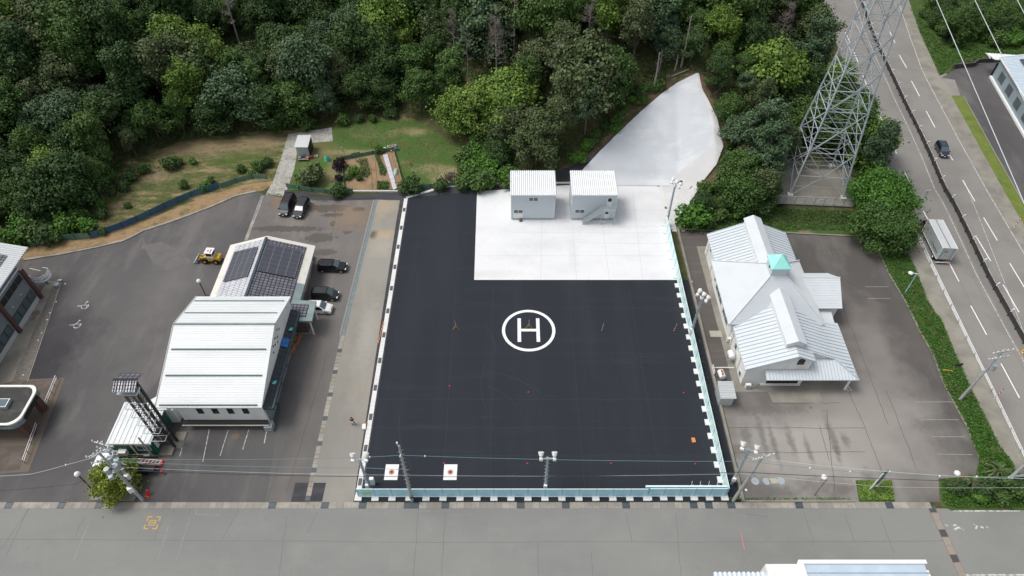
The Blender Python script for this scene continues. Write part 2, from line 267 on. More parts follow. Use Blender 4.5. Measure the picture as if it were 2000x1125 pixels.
# ------------------------------------------------------------------ mesh collector and object helpers
KIDS = {}
def setp(o, label=None, cat=None, group=None, kind=None):
    if label: o['label'] = label
    if cat: o['category'] = cat
    if group: o['group'] = group
    if kind: o['kind'] = kind
    return o
def thing(name, label, cat, loc=(0, 0, 0), rz=0, group=None):
    o = bpy.data.objects.new(name, None); sc.collection.objects.link(o); o.empty_display_size = .3
    o.location = loc; o.rotation_euler = (0, 0, rz); setp(o, label, cat, group); return o
def root_loc(o):
    while o.parent: o = o.parent
    return Vector(o.location)
class MB:
    def __init__(s, o=(0, 0, 0), rz=0):
        s.v = []; s.f = []; s.uv = None; s.o = Vector(o); s.r = Matrix.Rotation(rz, 3, 'Z') if rz else None
    def tr(s, p):
        p = Vector(p)
        if s.r: p = s.r @ p
        return p + s.o
    def add(s, vs_, fs):
        n = len(s.v); s.v += [s.tr(p) for p in vs_]; s.f += [tuple(i + n for i in f) for f in fs]; return s
    def box(s, x, y, z, sx, sy, sz, rz=0):        # centre x,y ; bottom z
        a, b = sx / 2, sy / 2; c_, s_ = math.cos(rz), math.sin(rz)
        P = [(x + px * c_ - py * s_, y + px * s_ + py * c_, zz) for zz in (z, z + sz) for px, py in ((-a, -b), (a, -b), (a, b), (-a, b))]
        return s.add(P, [(3, 2, 1, 0), (4, 5, 6, 7), (0, 1, 5, 4), (1, 2, 6, 5), (2, 3, 7, 6), (3, 0, 4, 7)])
    def bx(s, x0, x1, y0, y1, z0, z1): return s.box((x0 + x1) / 2, (y0 + y1) / 2, z0, x1 - x0, y1 - y0, z1 - z0)
    def prism(s, P, z0, z1):
        n = len(P); a = sum(P[i][0] * P[(i + 1) % n][1] - P[(i + 1) % n][0] * P[i][1] for i in range(n))
        if a < 0: P = P[::-1]
        V = [(p[0], p[1], z0) for p in P] + [(p[0], p[1], z1) for p in P]
        return s.add(V, [tuple(range(n))[::-1], tuple(range(n, 2 * n))] + [(i, (i + 1) % n, n + (i + 1) % n, n + i) for i in range(n)])
    def slab(s, P, th):                            # polygon in space given a thickness downwards
        n = len(P); V = [tuple(p) for p in P] + [(p[0], p[1], p[2] - th) for p in P]
        a = sum(P[i][0] * P[(i + 1) % n][1] - P[(i + 1) % n][0] * P[i][1] for i in range(n))
        F = [tuple(range(n)), tuple(range(n, 2 * n))[::-1]] + [(i, n + i, n + (i + 1) % n, (i + 1) % n) for i in range(n)]
        if a < 0: F = [f[::-1] for f in F]
        return s.add(V, F)
    def bar(s, a, b, wd, ht=None):                 # square bar between two points
        a = Vector(a); b = Vector(b); d = b - a
        if d.length < 1e-6: return s
        d.normalize(); ht = ht or wd
        u = d.cross(Vector((0, 0, 1)))
        if u.length < 1e-3: u = Vector((1, 0, 0))
        u.normalize(); k = u.cross(d); u = u * wd / 2; k = k * ht / 2
        V = [p + q for p in (a, b) for q in (-u - k, u - k, u + k, -u + k)]
        return s.add(V, [(3, 2, 1, 0), (4, 5, 6, 7), (0, 1, 5, 4), (1, 2, 6, 5), (2, 3, 7, 6), (3, 0, 4, 7)])
    def tube(s, pts, rad, n=8, cap=True):
        pts = [Vector(p) for p in pts]
        if not isinstance(rad, (list, tuple)): rad = [rad] * len(pts)
        V = []; m = len(pts)
        for i, p in enumerate(pts):
            d = (pts[min(i + 1, m - 1)] - pts[max(i - 1, 0)]).normalized()
            u = d.cross(Vector((0, 0, 1)))
            if u.length < 1e-2: u = Vector((1, 0, 0))
            u.normalize(); k = d.cross(u)
            for j in range(n):
                t = 2 * math.pi * j / n; V.append(p + (u * math.cos(t) + k * math.sin(t)) * rad[i])
        F = [(i * n + j, i * n + (j + 1) % n, (i + 1) * n + (j + 1) % n, (i + 1) * n + j) for i in range(m - 1) for j in range(n)]
        if cap: F += [tuple(range(n))[::-1], tuple(range((m - 1) * n, m * n))]
        return s.add(V, F)
    def cyl(s, x, y, z0, z1, r, r2=None, n=16): return s.tube([(x, y, z0), (x, y, z1)], [r, r if r2 is None else r2], n)
    def ball(s, c, r, n=12, sz=1, sx=1, sy=1):
        V = []; F = []; m = n // 2
        for i in range(m + 1):
            th = math.pi * i / m
            for j in range(n):
                t = 2 * math.pi * j / n; V.append((c[0] + r * sx * math.sin(th) * math.cos(t), c[1] + r * sy * math.sin(th) * math.sin(t), c[2] + r * sz * math.cos(th)))
        for i in range(m):
            for j in range(n): F.append((i * n + j, (i + 1) * n + j, (i + 1) * n + (j + 1) % n, i * n + (j + 1) % n))
        return s.add(V, F)
    def quad(s, *P): return s.add(P, [tuple(range(len(P)))])
    def strip(s, line, wd, z=None):                # flat ribbon along a polyline
        n = len(line); L = []
        for i in range(n):
            a = Vector(line[max(i - 1, 0)][:2]); b = Vector(line[min(i + 1, n - 1)][:2]); d = (b - a).normalized(); q = Vector((-d.y, d.x)) * wd / 2
            zz = z if z is not None else line[i][2]
            L += [(line[i][0] + q.x, line[i][1] + q.y, zz), (line[i][0] - q.x, line[i][1] - q.y, zz)]
        return s.add(L, [(2 * i, 2 * i + 1, 2 * i + 3, 2 * i + 2) for i in range(n - 1)])
    def build(s, name, m, parent=None, smooth=False, uvn=None, bev=0):
        me = bpy.data.meshes.new(name)
        if parent is not None: off = root_loc(parent)
        elif s.v:
            xs = [p.x for p in s.v]; ys = [p.y for p in s.v]; off = Vector(((min(xs) + max(xs)) / 2, (min(ys) + max(ys)) / 2, min(p.z for p in s.v)))
        else: off = Vector()
        me.from_pydata([tuple(p - off) for p in s.v], [], s.f); me.update()
        if uvn:                                    # uv in metres, along given world axes
            ul = me.uv_layers.new(name='UVMap'); ux, uy = Vector(uvn[0]), Vector(uvn[1])
            for l in me.loops:
                p = me.vertices[l.vertex_index].co; ul.data[l.index].uv = (p.dot(ux), p.dot(uy))
        if smooth: me.polygons.foreach_set('use_smooth', [True] * len(me.polygons))
        ms = m if isinstance(m, (list, tuple)) else [m]
        for q in ms: me.materials.append(M[q] if isinstance(q, str) else q)
        o = bpy.data.objects.new(name, me); sc.collection.objects.link(o)
        if parent is None: o.location = off
        else: o.parent = parent; KIDS.setdefault(parent.name, []).append(o)
        if bev:
            b = o.modifiers.new('bevel', 'BEVEL'); b.width = bev; b.segments = 2; b.limit_method = 'ANGLE'; b.angle_limit = R(40)
        return o
def sheet(name, P, z, m):
    """a flat ground sheet from a world polygon"""
    b = MB(); P = [p[:2] for p in P]
    n = len(P); a = sum(P[i][0] * P[(i + 1) % n][1] - P[(i + 1) % n][0] * P[i][1] for i in range(n))
    if a < 0: P = P[::-1]
    b.quad(*[(p[0], p[1], z) for p in P])
    o = b.build(name, m); setp(o, kind='structure')
    bm = bmesh.new(); bm.from_mesh(o.data); bmesh.ops.triangulate(bm, faces=bm.faces[:], ngon_method='EAR_CLIP'); bm.to_mesh(o.data); bm.free()
    return o
def struct(b, name, m): return setp(b.build(name, m), kind='structure')
def copy_tree(o, parent=None):
    kids = KIDS.get(o.name, [])
    c = o.copy(); sc.collection.objects.link(c)
    if parent is not None: c.parent = parent
    for k in kids: copy_tree(k, c)
    return c
def place(o, loc, rz=0, scale=None, label=None, group=None, first=[]):
    c = o
    if o.name in first: c = copy_tree(o)
    else: first.append(o.name)
    c.location = loc; c.rotation_euler = (0, 0, rz)
    if scale is not None: c.scale = (scale,) * 3 if not isinstance(scale, (tuple, list)) else scale
    if label: c['label'] = label
    if group: c['group'] = group
    return c
def resample(line, n):
    P = np.array([p[:2] for p in line], float); d = np.r_[0, np.cumsum(np.linalg.norm(np.diff(P, axis=0), axis=1))]
    t = np.linspace(0, d[-1], n); return [(float(np.interp(q, d, P[:, 0])), float(np.interp(q, d, P[:, 1]))) for q in t]
def along(line, step):
    P = np.array([p[:2] for p in line], float); L = float(np.sum(np.linalg.norm(np.diff(P, axis=0), axis=1)))
    return resample(line, max(2, int(round(L / step)) + 1))
# ================================================================== GROUND AND PAVINGS
def terrain():
    xs = np.r_[np.linspace(-420, -130, 15), np.arange(-128, 130, 1.5), np.linspace(134, 420, 15)]
    ys = np.r_[np.linspace(-60, 66, 12), np.arange(68, 190, 1.5), np.linspace(195, 600, 16)]
    X, Y = np.meshgrid(xs, ys); Z = TH(X, Y)
    Z = Z + np.where(Z > 1.6, .25 * np.sin(X * .9) * np.cos(Y * .7), 0) - .06
    V = np.stack([X, Y, Z], -1).reshape(-1, 3); nx, ny = len(xs), len(ys)
    F = [(j * nx + i, j * nx + i + 1, (j + 1) * nx + i + 1, (j + 1) * nx + i) for j in range(ny - 1) for i in range(nx - 1)]
    b = MB(); b.v = [Vector(p) for p in V]; b.f = F
    o = b.build('ground', 'terrain', smooth=True); setp(o, kind='structure')
terrain()
GY0 = W(0, 993)[1]; GY1 = W(0, 981)[1]              # the long drain between the street and the lots
XL, XR = -18.6, 26.3                                 # heliport west and east edges
FY = W(0, 976)[1]
# street
sheet('road', [(-140, -40), (140, -40), (140, GY0), (-140, GY0)], .004, 'road_asphalt')
# west lot (fire station yard)
lot_edge = WP([(-60, 540), (47, 508), (118, 497), (189, 483), (243, 470), (280, 451), (341, 431), (405, 407), (463, 382), (500, 374), (518, 380)])
yard_split = WP([(518, 380), (482, 468)])
sheet('west_lot', lot_edge + WP([(482, 468), (470, 500), (603, 975)]) [1:] + [(W(603, 981)[0], GY1), (-140, GY1), (-140, 60)], .0, 'west_asphalt')
sheet('yard', WP([(518, 380), (553, 386), (660, 391), (733, 389), (603, 981), (519, 981), (548, 800), (470, 560), (482, 468)]), .006, 'yard_asphalt')
sheet('pale_apron', WP([(733, 389), (784, 385), (776, 420), (690, 981), (603, 981)]), .012, 'pale_concrete')
# dark verge and kerb of the heliport
sheet('verge', WP([(784, 372), (802, 372), (712, 981), (690, 981)]), .018, 'new_asphalt')
sheet('access_path', WP([(556, 371), (600, 377), (660, 384), (720, 380), (780, 373), (840, 369), (930, 359), (990, 354), (1040, 345), (1100, 330), (1120, 345), (1108, 370), (800, 392), (733, 390), (660, 392), (553, 388)]), .020, 'new_asphalt')
# heliport asphalt and white apron
TY = W(0, 377)[1]
sheet('helipad', [(XL + .5, FY - .3)] + [(XR + 1.2, FY - .3), (XR + 1.2, W(0, 547)[1]), (W(930, 440)[0], W(0, 547)[1]), (W(932, 375)[0], W(0, 374)[1]), (XL + .5, W(0, 386)[1])], .030, 'pad_asphalt')
sheet('helipad_front_strip', [(XL - .4, GY1), (XR + 2.0, GY1), (XR + 2.0, FY - .3), (XL - .4, FY - .3)], .026, 'pad_asphalt')
ax0 = -5.9; ay0 = W(0, 547)[1]; ay1 = W(0, 366)[1]
sheet('white_apron', [(ax0, ay0), (XR + .1, ay0), (XR + .1, ay1), (XR - .8, ay1 + .6), (10, ay1 + .6), (ax0 - .3, W(0, 374)[1])], .045, 'white_concrete')
sheet('apron_side', [(26.75, 84.5), (28.9, 84.5), (29.3, 97.6), (26.75, 97.6)], .055, 'slope_edge_concrete')
b = MB()
for u0, v0, u1, v1 in [(1130, 443, 1300, 443), (1000, 455, 1305, 455), (1118, 475, 1315, 476), (935, 500, 1322, 500), (1125, 411, 1290, 411),
                       (1118, 440, 1126, 546), (1176, 430, 1190, 546), (1236, 376, 1255, 546), (1058, 430, 1056, 546)]:
    a = W(u0, v0); c = W(u1, v1); b.strip([a, c], .05, .050)
struct(b, 'apron_joints', 'joint')
# kerb / gutter round the heliport: white blocks with steel gratings
b = MB(); g = MB()
def gutter(line, wd, gl, every, z=.06, off=.5):
    n = len(line)
    for i in range(n - 1):
        p, q = Vector(line[i][:2]), Vector(line[i + 1][:2]); L = (q - p).length; d = (q - p) / L; an = math.atan2(d.y, d.x)
        k = int(L / .6)
        for j in range(k):
            c = p + d * (j + .5) * L / k; b.box(c.x, c.y, -.1, L / k - .02, wd, .1 + z, an)
        t = every * off
        while t < L: c = p + d * t; g.box(c.x, c.y, -.05, gl, wd * .72, .065 + z, an); t += every
gutter([(XL, FY), (XL, W(0, 388)[1])], .62, .95, 4.6)
gutter([(XL, W(0, 388)[1] + .2), (-12.2, 96.3), (-6.2, 97.2), (11.5, 97.4)], .5, .5, 5)
gutter([(12, ay1 + .7), (XR + .3, ay1 + .7), (XR + .3, W(0, 440)[1])], .5, .6, 7, off=.9)
struct(b, 'heliport_kerb', 'curb_concrete'); struct(g, 'heliport_drain_grates', 'grate')
# long front drain
b = MB(); g = MB(); bb = MB(); rnd = random.Random(3)
x = -75.; k = 0; gx = [W(u, 987)[0] for u in (22, 117, 194, 538, 632, 710, 804, 873, 1010, 1018, 1112, 1225, 1360, 1387, 1428, 1564, 1733)]
while x < W(1815, 987)[0]:
    if any(abs(x + .45 - q) < .46 for q in gx): g.bx(x, x + .88, GY0 + .05, GY1 - .05, -.1, .022)
    elif rnd.random() < .45: b.bx(x, x + .88, GY0, GY1, -.1, .024)
    else: bb.bx(x, x + .88, GY0, GY1, -.1, .023)
    x += .9
struct(b, 'street_drain_pale_slabs', 'curb_concrete' if 0 else 'pale_concrete'); struct(bb, 'street_drain_slabs', 'old_curb'); struct(g, 'street_drain_grates', 'grate')
# yard drain (left) : steel gutter then slabs
a0, a1, a2 = W(735, 391), W(670, 655), W(600, 980)
b = MB(); b.strip([a0, a1], .5, .030); struct(b, 'yard_steel_gutter', 'gutter_steel')
b = MB(); b.strip([(a0[0] - .45, a0[1]), (a1[0] - .45, a1[1])], .22, .026); b.strip([(a0[0] + .45, a0[1]), (a1[0] + .45, a1[1])], .3, .026)
struct(b, 'yard_gutter_edge', 'pale_concrete')
b = MB(); g = MB(); p, q = Vector(a1[:2]), Vector(a2[:2]); L = (q - p).length; d = (q - p) / L; n = int(L / .62)
for i in range(n):
    c = p + d * (i + .5) * .62; tgt = g if i % 6 == 4 else b; tgt.box(c.x, c.y, -.05, .58, .62, .085, math.atan2(d.y, d.x))
struct(b, 'yard_drain_slabs', 'old_curb'); struct(g, 'yard_drain_grates', 'grate')
b = MB(); g = MB()
b.strip([W(513, 383), W(480, 470)], .55, .03); struct(b, 'north_drain', 'old_curb')
g.strip([W(514, 381), W(494, 430)], .22, .036); struct(g, 'north_drain_grate', 'gutter_steel')
sheet('asphalt_patch', WP([(577, 943), (637, 943), (629, 980), (568, 980)]), .016, 'new_asphalt')
# kerb of the west lot, soil strip behind it
b = MB(); le = lot_edge[1:-1]
for i, p in enumerate(along(le, .62)[:-1]):
    q = along(le, .62)[i + 1]; an = math.atan2(q[1] - p[1], q[0] - p[0]); b.box((p[0] + q[0]) / 2, (p[1] + q[1]) / 2, -.1, .6, .35, .25, an)
struct(b, 'west_lot_kerb', 'old_curb')
sheet('soil_strip', WP([(-60, 530), (47, 505), (118, 494), (243, 468), (280, 449), (341, 429), (405, 405), (463, 381), (515, 372), (545, 352), (470, 362), (390, 388), (300, 424), (200, 458), (75, 477), (-60, 500)]), .0, 'soil')
sheet('grass_bank', WP([(-60, 500), (75, 477), (200, 458), (300, 424), (390, 388), (470, 362), (545, 352), (563, 262), (640, 245), (560, 250), (400, 262), (300, 285), (230, 320), (190, 372), (60, 440), (-60, 450)]), -.004, 'bank_grass')
sheet('gravel_path', WP([(563, 262), (648, 249), (650, 276), (606, 279), (580, 300), (575, 330), (556, 384), (519, 380), (534, 352), (552, 300)]), .014, 'gravel')
sheet('lawn', WP([(648, 249), (700, 238), (780, 222), (830, 232), (880, 262), (925, 295), (925, 362), (840, 368), (780, 372), (560, 372), (575, 330), (580, 300), (606, 279), (650, 276)]), .006, 'grass')
sheet('garden_bed', WP([(667, 313), (770, 295), (788, 367), (690, 375), (672, 376)]), .012, 'garden_soil')
b = MB(); rnd = random.Random(5)
for (u0, v0, u1, v1) in [(722, 318, 726, 372), (731, 317, 736, 370), (764, 305, 783, 366), (770, 303, 787, 364), (676, 324, 680, 368), (745, 345, 748, 366)]:
    a, c = W(u0, v0), W(u1, v1); b.bar((a[0], a[1], .03), (c[0], c[1], .03), .35, .16)
struct(b, 'garden_ridges', 'garden_soil')
# east lot
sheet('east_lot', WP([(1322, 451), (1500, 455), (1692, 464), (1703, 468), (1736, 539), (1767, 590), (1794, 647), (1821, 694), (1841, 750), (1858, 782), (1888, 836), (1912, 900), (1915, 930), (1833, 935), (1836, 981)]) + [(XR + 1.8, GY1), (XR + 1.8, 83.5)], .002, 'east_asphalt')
sheet('east_lot_dark_passage', WP([(1320, 451), (1395, 453), (1372, 485), (1392, 560), (1443, 760), (1400, 800), (1350, 560)]), .010, 'east_dark_asphalt')
sheet('building_apron', [(30.2, 52.6), (46.6, 52.6), (46.6, 62), (43, 62), (43, 81), (30.2, 81)], .016, 'old_concrete')
sheet('ramp', WP([(1496, 760), (1600, 760), (1606, 787), (1510, 786)]), .020, 'old_concrete')
b = MB(); b.bx(XR + 1.25, XR + 1.6, GY1, 86, -.2, .35); b.bx(XR + 1.6, W(1667, 976)[0], GY1, GY1 + .18, -.1, .18); struct(b, 'east_lot_boundary_kerb', 'old_concrete')
b = MB(); b.strip([W(u, v) for u, v in [(1705, 468), (1738, 539), (1769, 590), (1796, 647), (1823, 694), (1843, 750), (1860, 782), (1890, 836), (1914, 900)]], .3, .09)
b.strip([W(1322, 449), W(1500, 453), W(1703, 463)], .3, .09); struct(b, 'east_lot_kerb', 'old_concrete')
# grass strips and banks by the highway
gs_l = [(1690, 440), (1703, 468), (1736, 539), (1767, 590), (1794, 647), (1821, 694), (1841, 750), (1858, 782), (1888, 836), (1912, 900), (1905, 935), (1833, 938), (1838, 988), (1860, 998), (2040, 996)]
gs_r = [(2040, 960), (1985, 935), (1976, 905), (1949, 870), (1922, 812), (1892, 750), (1858, 674), (1841, 630), (1811, 586), (1787, 522), (1763, 475), (1750, 445)]
sheet('roadside_grass', WP(gs_l + gs_r), .008, 'weed_bed')
sheet('north_bank_grass', WP([(1322, 447), (1500, 452), (1703, 462), (1690, 440), (1660, 408), (1510, 404), (1420, 420), (1330, 425)]), .004, 'lush_grass')
sheet('entrance_island', WP([(1671, 938), (1742, 938), (1748, 980), (1678, 980)]), .012, 'weed_bed')
hwL = [(1585, -40), (1610, 20), (1632, 80), (1655, 140), (1680, 205), (1704, 267), (1733, 334), (1782, 443), (1857, 597), (1932, 750), (1990, 872), (2060, 1010)]
hwR = [(1735, -40), (1753, 0), (1775, 65), (1800, 135), (1814, 163), (1871, 270), (1932, 380), (2000, 495), (2080, 640), (2400, 1150)]
med = [(1666, -40), (1679, 0), (1699, 61), (1723, 115), (1743, 157), (1764, 203), (1789, 253), (1814, 307), (1840, 370), (1858, 399), (1890, 465), (1926, 542), (1973, 627), (1997, 671), (2060, 775), (2180, 960)]
sheet('highway_sidewalk', WP([(1660, 200), (1700, 290), (1725, 345)] + gs_r[::-1][:-1] + [(2040, 960), (2060, 1010)]) + WP(hwL[::-1][1:8]), -.002, 'old_concrete')
sheet('highway', WP(hwL) + WP(hwR[::-1]), .006, 'highway_asphalt')
ls = WP([(2400, 960), (2100, 700), (2000, 560), (1990, 520)])
sheet('highway_east_path', WP([(1735, -40), (1768, -40), (1775, 0), (1800, 70), (1835, 135), (1866, 155), (1880, 187), (1970, 365), (2060, 540), (2400, 1100), (2400, 1150), (2080, 640), (2000, 495), (1932, 380), (1871, 270), (1800, 135), (1775, 65), (1753, 0)]), .002, 'old_concrete')
sheet('highway_far_grass', WP([(1764, -40), (1775, 0), (1800, 70), (1835, 148), (1855, 140), (1862, 125), (1950, 112), (2100, 120), (2100, -40)]), .006, 'weed_bed')
sheet('far_lot', WP([(1838, 152), (1868, 135), (1950, 116), (2150, 120), (2150, 500), (2005, 408), (1882, 189), (1858, 187)]), .008, 'west_asphalt')
sheet('far_lot_entrance', WP([(1814, 160), (1838, 152), (1865, 156), (1876, 187), (1857, 187), (1842, 175)]), .010, 'pale_concrete')
sheet('verge_grass', WP([(1858, 187), (1882, 189), (1943, 300), (2005, 408), (2080, 545), (2060, 540), (1965, 380)]), .012, 'verge_grass')
b = MB(); b.strip([W(*p) for p in [(1882, 189), (1943, 300), (2005, 408)]], .2, .1); b.strip([W(*p) for p in [(1862, 134), (1950, 118)]], .2, .1)
struct(b, 'far_lot_kerb', 'pale_concrete')
mw = WP(med); mw2 = along(mw, 3)
b = MB(); b.strip([(x - .2, y) for x, y in mw2], 1.5, .011); struct(b, 'highway_median_strip', 'wheel_track')
# painted lines on the highway
b = MB()
for (u0, v0, u1, v1) in [(1650, 60, 1660, 84), (1665, 96, 1676, 122), (1685, 147, 1696, 175), (1707, 203, 1723, 235), (1735, 266, 1751, 300), (1766, 335, 1786, 374), (1803, 412, 1812, 428), (1852, 510, 1873, 550), (1896, 597, 1927, 654), (1955, 710, 1991, 777),
                         (1718, 14, 1728, 36), (1738, 62, 1748, 84), (1756, 107, 1771, 133), (1780, 158, 1796, 188), (1809, 217, 1826, 249), (1848, 292, 1861, 313), (1880, 352, 1904, 393), (1907, 463, 1935, 510), (1959, 556, 1990, 610), (1921, 425, 1948, 470), (1972, 514, 2001, 562)]:
    b.strip([W(u0, v0), W(u1, v1)], .17, .018)
def inset(line, d):
    out = []
    for i in range(len(line)):
        a = Vector(line[max(i - 1, 0)]); c = Vector(line[min(i + 1, len(line) - 1)]); t = (c - a).normalized(); p = Vector(line[i]) + Vector((t.y, -t.x)) * d; out.append((p.x, p.y))
    return out
b.strip(WP(hwL[5:]), .2, .018)
struct(b, 'highway_lane_markings', 'paint')
b = MB(); b.strip(WP(hwR), .15, .014); b.strip(inset(mw2, 1.3), .12, .017); b.strip(inset(mw2, -1.0), .12, .017)
b.strip([W(1882, 351), W(1902, 400), W(1940, 496), W(2000, 650)], .09, .016)  # overhead power-line conductor, drawn as a flat strip on the carriageway
struct(b, 'highway_edge_lines_and_wire', 'worn_paint')
b = MB()
for ln in (WP([(1768, 330), (1880, 560), (1990, 770)]), WP([(1800, 330), (1910, 560), (2010, 740)])): b.strip(ln, .09, .0125)
struct(b, 'highway_seams', 'wheel_track')
# ================================================================== MARKINGS
b = MB(); c0 = W(1032.5, 645); ro = 3.9; ri = 3.45; n = 72
for i in range(n):
    t, t2 = 2 * math.pi * i / n, 2 * math.pi * (i + 1) / n
    b.quad(*[(c0[0] + r * math.cos(a), c0[1] + r * math.sin(a), .040) for r, a in ((ri, t), (ro, t), (ro, t2), (ri, t2))])
def rect(b, u0, v0, u1, v1, z):
    a, c = W(u0, v1), W(u1, v0); b.quad((a[0], a[1], z), (c[0], a[1], z), (c[0], c[1], z), (a[0], c[1], z))
hx = W(1032.5, 645)[0]; ht = W(0, 622)[1]; hb = W(0, 668)[1]; hm = W(0, 645)[1]
b.bx(hx - 1.62, hx - 1.12, hb, ht, .032, .040); b.bx(hx + 1.12, hx + 1.62, hb, ht, .032, .040); b.bx(hx - 1.12, hx + 1.12, hm - .24, hm + .24, .032, .040)
struct(b, 'helipad_marking', 'paint')
# parking lines, west lot
b = MB()
for u0, v0, u1, v1 in [(365, 844, 351, 891), (409, 838, 396, 902)[:4], (446, 839, 430, 890), (486, 839, 474, 878), (521, 840, 516, 866)]:
    b.strip([W(u0, v0), W(u1, v1)], .1, .013)
struct(b, 'parking_lines', 'worn_paint')
b = MB()
for u0, v0, u1, v1 in [(178, 1010, 144, 1095), (333, 1015, 308, 1094), (372, 1008, 345, 1092), (384, 994, 382, 1005), (381, 1005, 430, 1006), (816, 998, 874, 999), (115, 560, 88, 610)]:
    b.strip([W(u0, v0), W(u1, v1)], .08, .012)
struct(b, 'old_road_lines', 'faint_paint')
b = MB()
def wheelchair(b, u, v):
    o = W(u, v); s = 1.0
    L = [[(-.9, -.1), (-.4, -.05), (.0, .1), (.15, .55), (.2, .75)], [(.0, .1), (.5, .12), (.62, -.35), (.8, -.3)]]
    L.append([(.28 + .5 * math.cos(t / 10 * math.pi * 1.5 + 2.4), -.15 + .5 * math.sin(t / 10 * math.pi * 1.5 + 2.4)) for t in range(11)])
    for l in L: b.strip([(o[0] + x * s, o[1] + y * s) for x, y in l], .11, .013)
    b.strip([(o[0] + .15, o[1] + .78), (o[0] + .4, o[1] + .82)], .2, .013)
wheelchair(b, 163, 597); wheelchair(b, 148, 634)
struct(b, 'wheelchair_markings', 'worn_paint')
b = MB()
for u0, v0, u1, v1 in [(1800, 819, 1872, 820), (1831, 887, 1900, 888), (1820, 853, 1885, 853), (1786, 785, 1872, 785), (1690, 560, 1735, 560), (1695, 583, 1740, 583)]:
    b.strip([W(u0, v0), W(u1, v1)], .09, .010)
struct(b, 'east_lot_parking_lines', 'faint_paint')
# yellow hydrant square on the street
b = MB(); o = W(297.5, 1021); h = .72
for sx in (-1, 1):
    for sy in (-1, 1):
        b.strip([(o[0] + sx * h, o[1] + sy * h), (o[0] + sx * h * .35, o[1] + sy * h)], .12, .012); b.strip([(o[0] + sx * h, o[1] + sy * (h + .06)), (o[0] + sx * h, o[1] + sy * h * .3)], .12, .0125)
for q in (-.28, 0, .28): b.strip([(o[0] - .36, o[1] + q), (o[0] + .36, o[1] + q)], .09, .012)
b.strip([(o[0] - .36, o[1] - .32), (o[0] - .36, o[1] + .32)], .09, .0125); b.strip([(o[0] + .36, o[1] - .32), (o[0] + .36, o[1] + .32)], .09, .0125)
struct(b, 'hydrant_marking', 'yellow_paint')
# street details at the right
b = MB(); b.strip([W(1861, 998), W(1992, 998)], .18, .013); b.strip([W(1881, 1123), W(2010, 1123)], .18, .013)
for l in [[(1860, 1027), (1868, 1025)], [(1864, 1034), (1872, 1030), (1882, 1035)], [(1901, 1024), (1908, 1027), (1906, 1033)], [(1915, 1029), (1921, 1031)], [(1926, 1029), (1931, 1031)], [(1846, 1025), (1851, 1027)]]: b.strip([W(*p) for p in l], .22, .013)
struct(b, 'street_white_markings', 'worn_paint')
b = MB(); b.strip([W(1447.5, 1042), W(1454, 1074)], .1, .012); b.ball((*W(1463, 1096)[:2], 0), .08); struct(b, 'survey_paint', mat('pink_paint', (.62, .17, .2), .8))
b = MB(); g = MB(); bb = MB(); p, q = Vector(W(1818, 988)[:2]), Vector(W(1885, 1135)[:2]); L = (q - p).length; d = (q - p) / L; an = math.atan2(d.y, d.x)
t = .4; k = 0
while t < L:
    c = p + d * t; (g if k % 3 == 0 else b).box(c.x, c.y, -.1, 1.0 if k % 3 else .8, .78, .122, an); t += .98; k += 1
bb.strip([(p.x, p.y), (q.x, q.y)], .9, .009)
struct(b, 'cross_drain_slabs', 'pale_concrete'); struct(g, 'cross_drain_grates', 'grate'); struct(bb, 'cross_drain_rim', 'rust')
# cracks and paving seams
b = MB(); rnd = random.Random(11)
def crack(a, c, n=14, j=.12, wd=.05, z=.009):
    a, c = Vector(a[:2]), Vector(c[:2]); d = c - a; nn = Vector((-d.y, d.x)).normalized()
    P = [a + d * i / n + nn * rnd.uniform(-j, j) for i in range(n + 1)]; b.strip([(p.x, p.y) for p in P], wd, z)
for u0, v0, u1, v1 in [(0, 1053, 1000, 1060), (1000, 1059, 1850, 1057), (817, 990, 808, 1125), (870, 1000, 862, 1125), (560, 1010, 545, 1125), (57, 990, 10, 1090), (60, 990, 0, 1075), (1222, 1000, 1235, 1060), (1320, 1000, 1330, 1125), (1570, 1000, 1590, 1060), (1650, 1005, 1670, 1060), (1720, 1010, 1745, 1080), (620, 1000, 600, 1040), (145, 1050, 165, 1010), (430, 1060, 470, 990), (1050, 1060, 1052, 1125), (1155, 1080, 1158, 1125), (1500, 1010, 1440, 1000), (300, 1055, 320, 1010), (520, 830, 540, 760)]:
    crack(W(u0, v0), W(u1, v1), wd=.045, j=.05)
struct(b, 'street_seams', 'seam')
b = MB()
for u0, v0, u1, v1 in [(1400, 836, 1690, 836), (1400, 884, 1690, 883), (1690, 836, 1740, 970), (1655, 760, 1690, 836), (1730, 760, 1790, 915), (1663, 640, 1735, 830), (1600, 470, 1660, 640), (1560, 490, 1690, 486), (1505, 788, 1640, 787), (1615, 800, 1630, 960), (1600, 830, 1620, 900)]:
    crack(W(u0, v0), W(u1, v1), wd=.06, j=.07)
for u0, v0, u1, v1 in [(660, 392, 647, 470), (600, 443, 690, 450), (520, 800, 560, 740), (120, 745, 165, 600), (130, 740, 160, 640), (520, 985, 560, 860), (640, 690, 560, 960)]:
    crack(W(u0, v0), W(u1, v1), wd=.05, j=.06, z=.014)
struct(b, 'lot_cracks', 'crack')
b = MB()
for v in (600, 690, 780, 835, 890): b.strip([(XL + .6, W(0, v)[1]), (XR, W(0, v + 1)[1])], .05, .034)
for u, v in ((880, 600), (960, 700), (1120, 600), (1250, 700)): b.strip([(W(u, 700)[0], W(0, 560)[1]), (W(u, 700)[0] + .2, W(0, 960)[1])], .05, .034)
rr_ = random.Random(8)
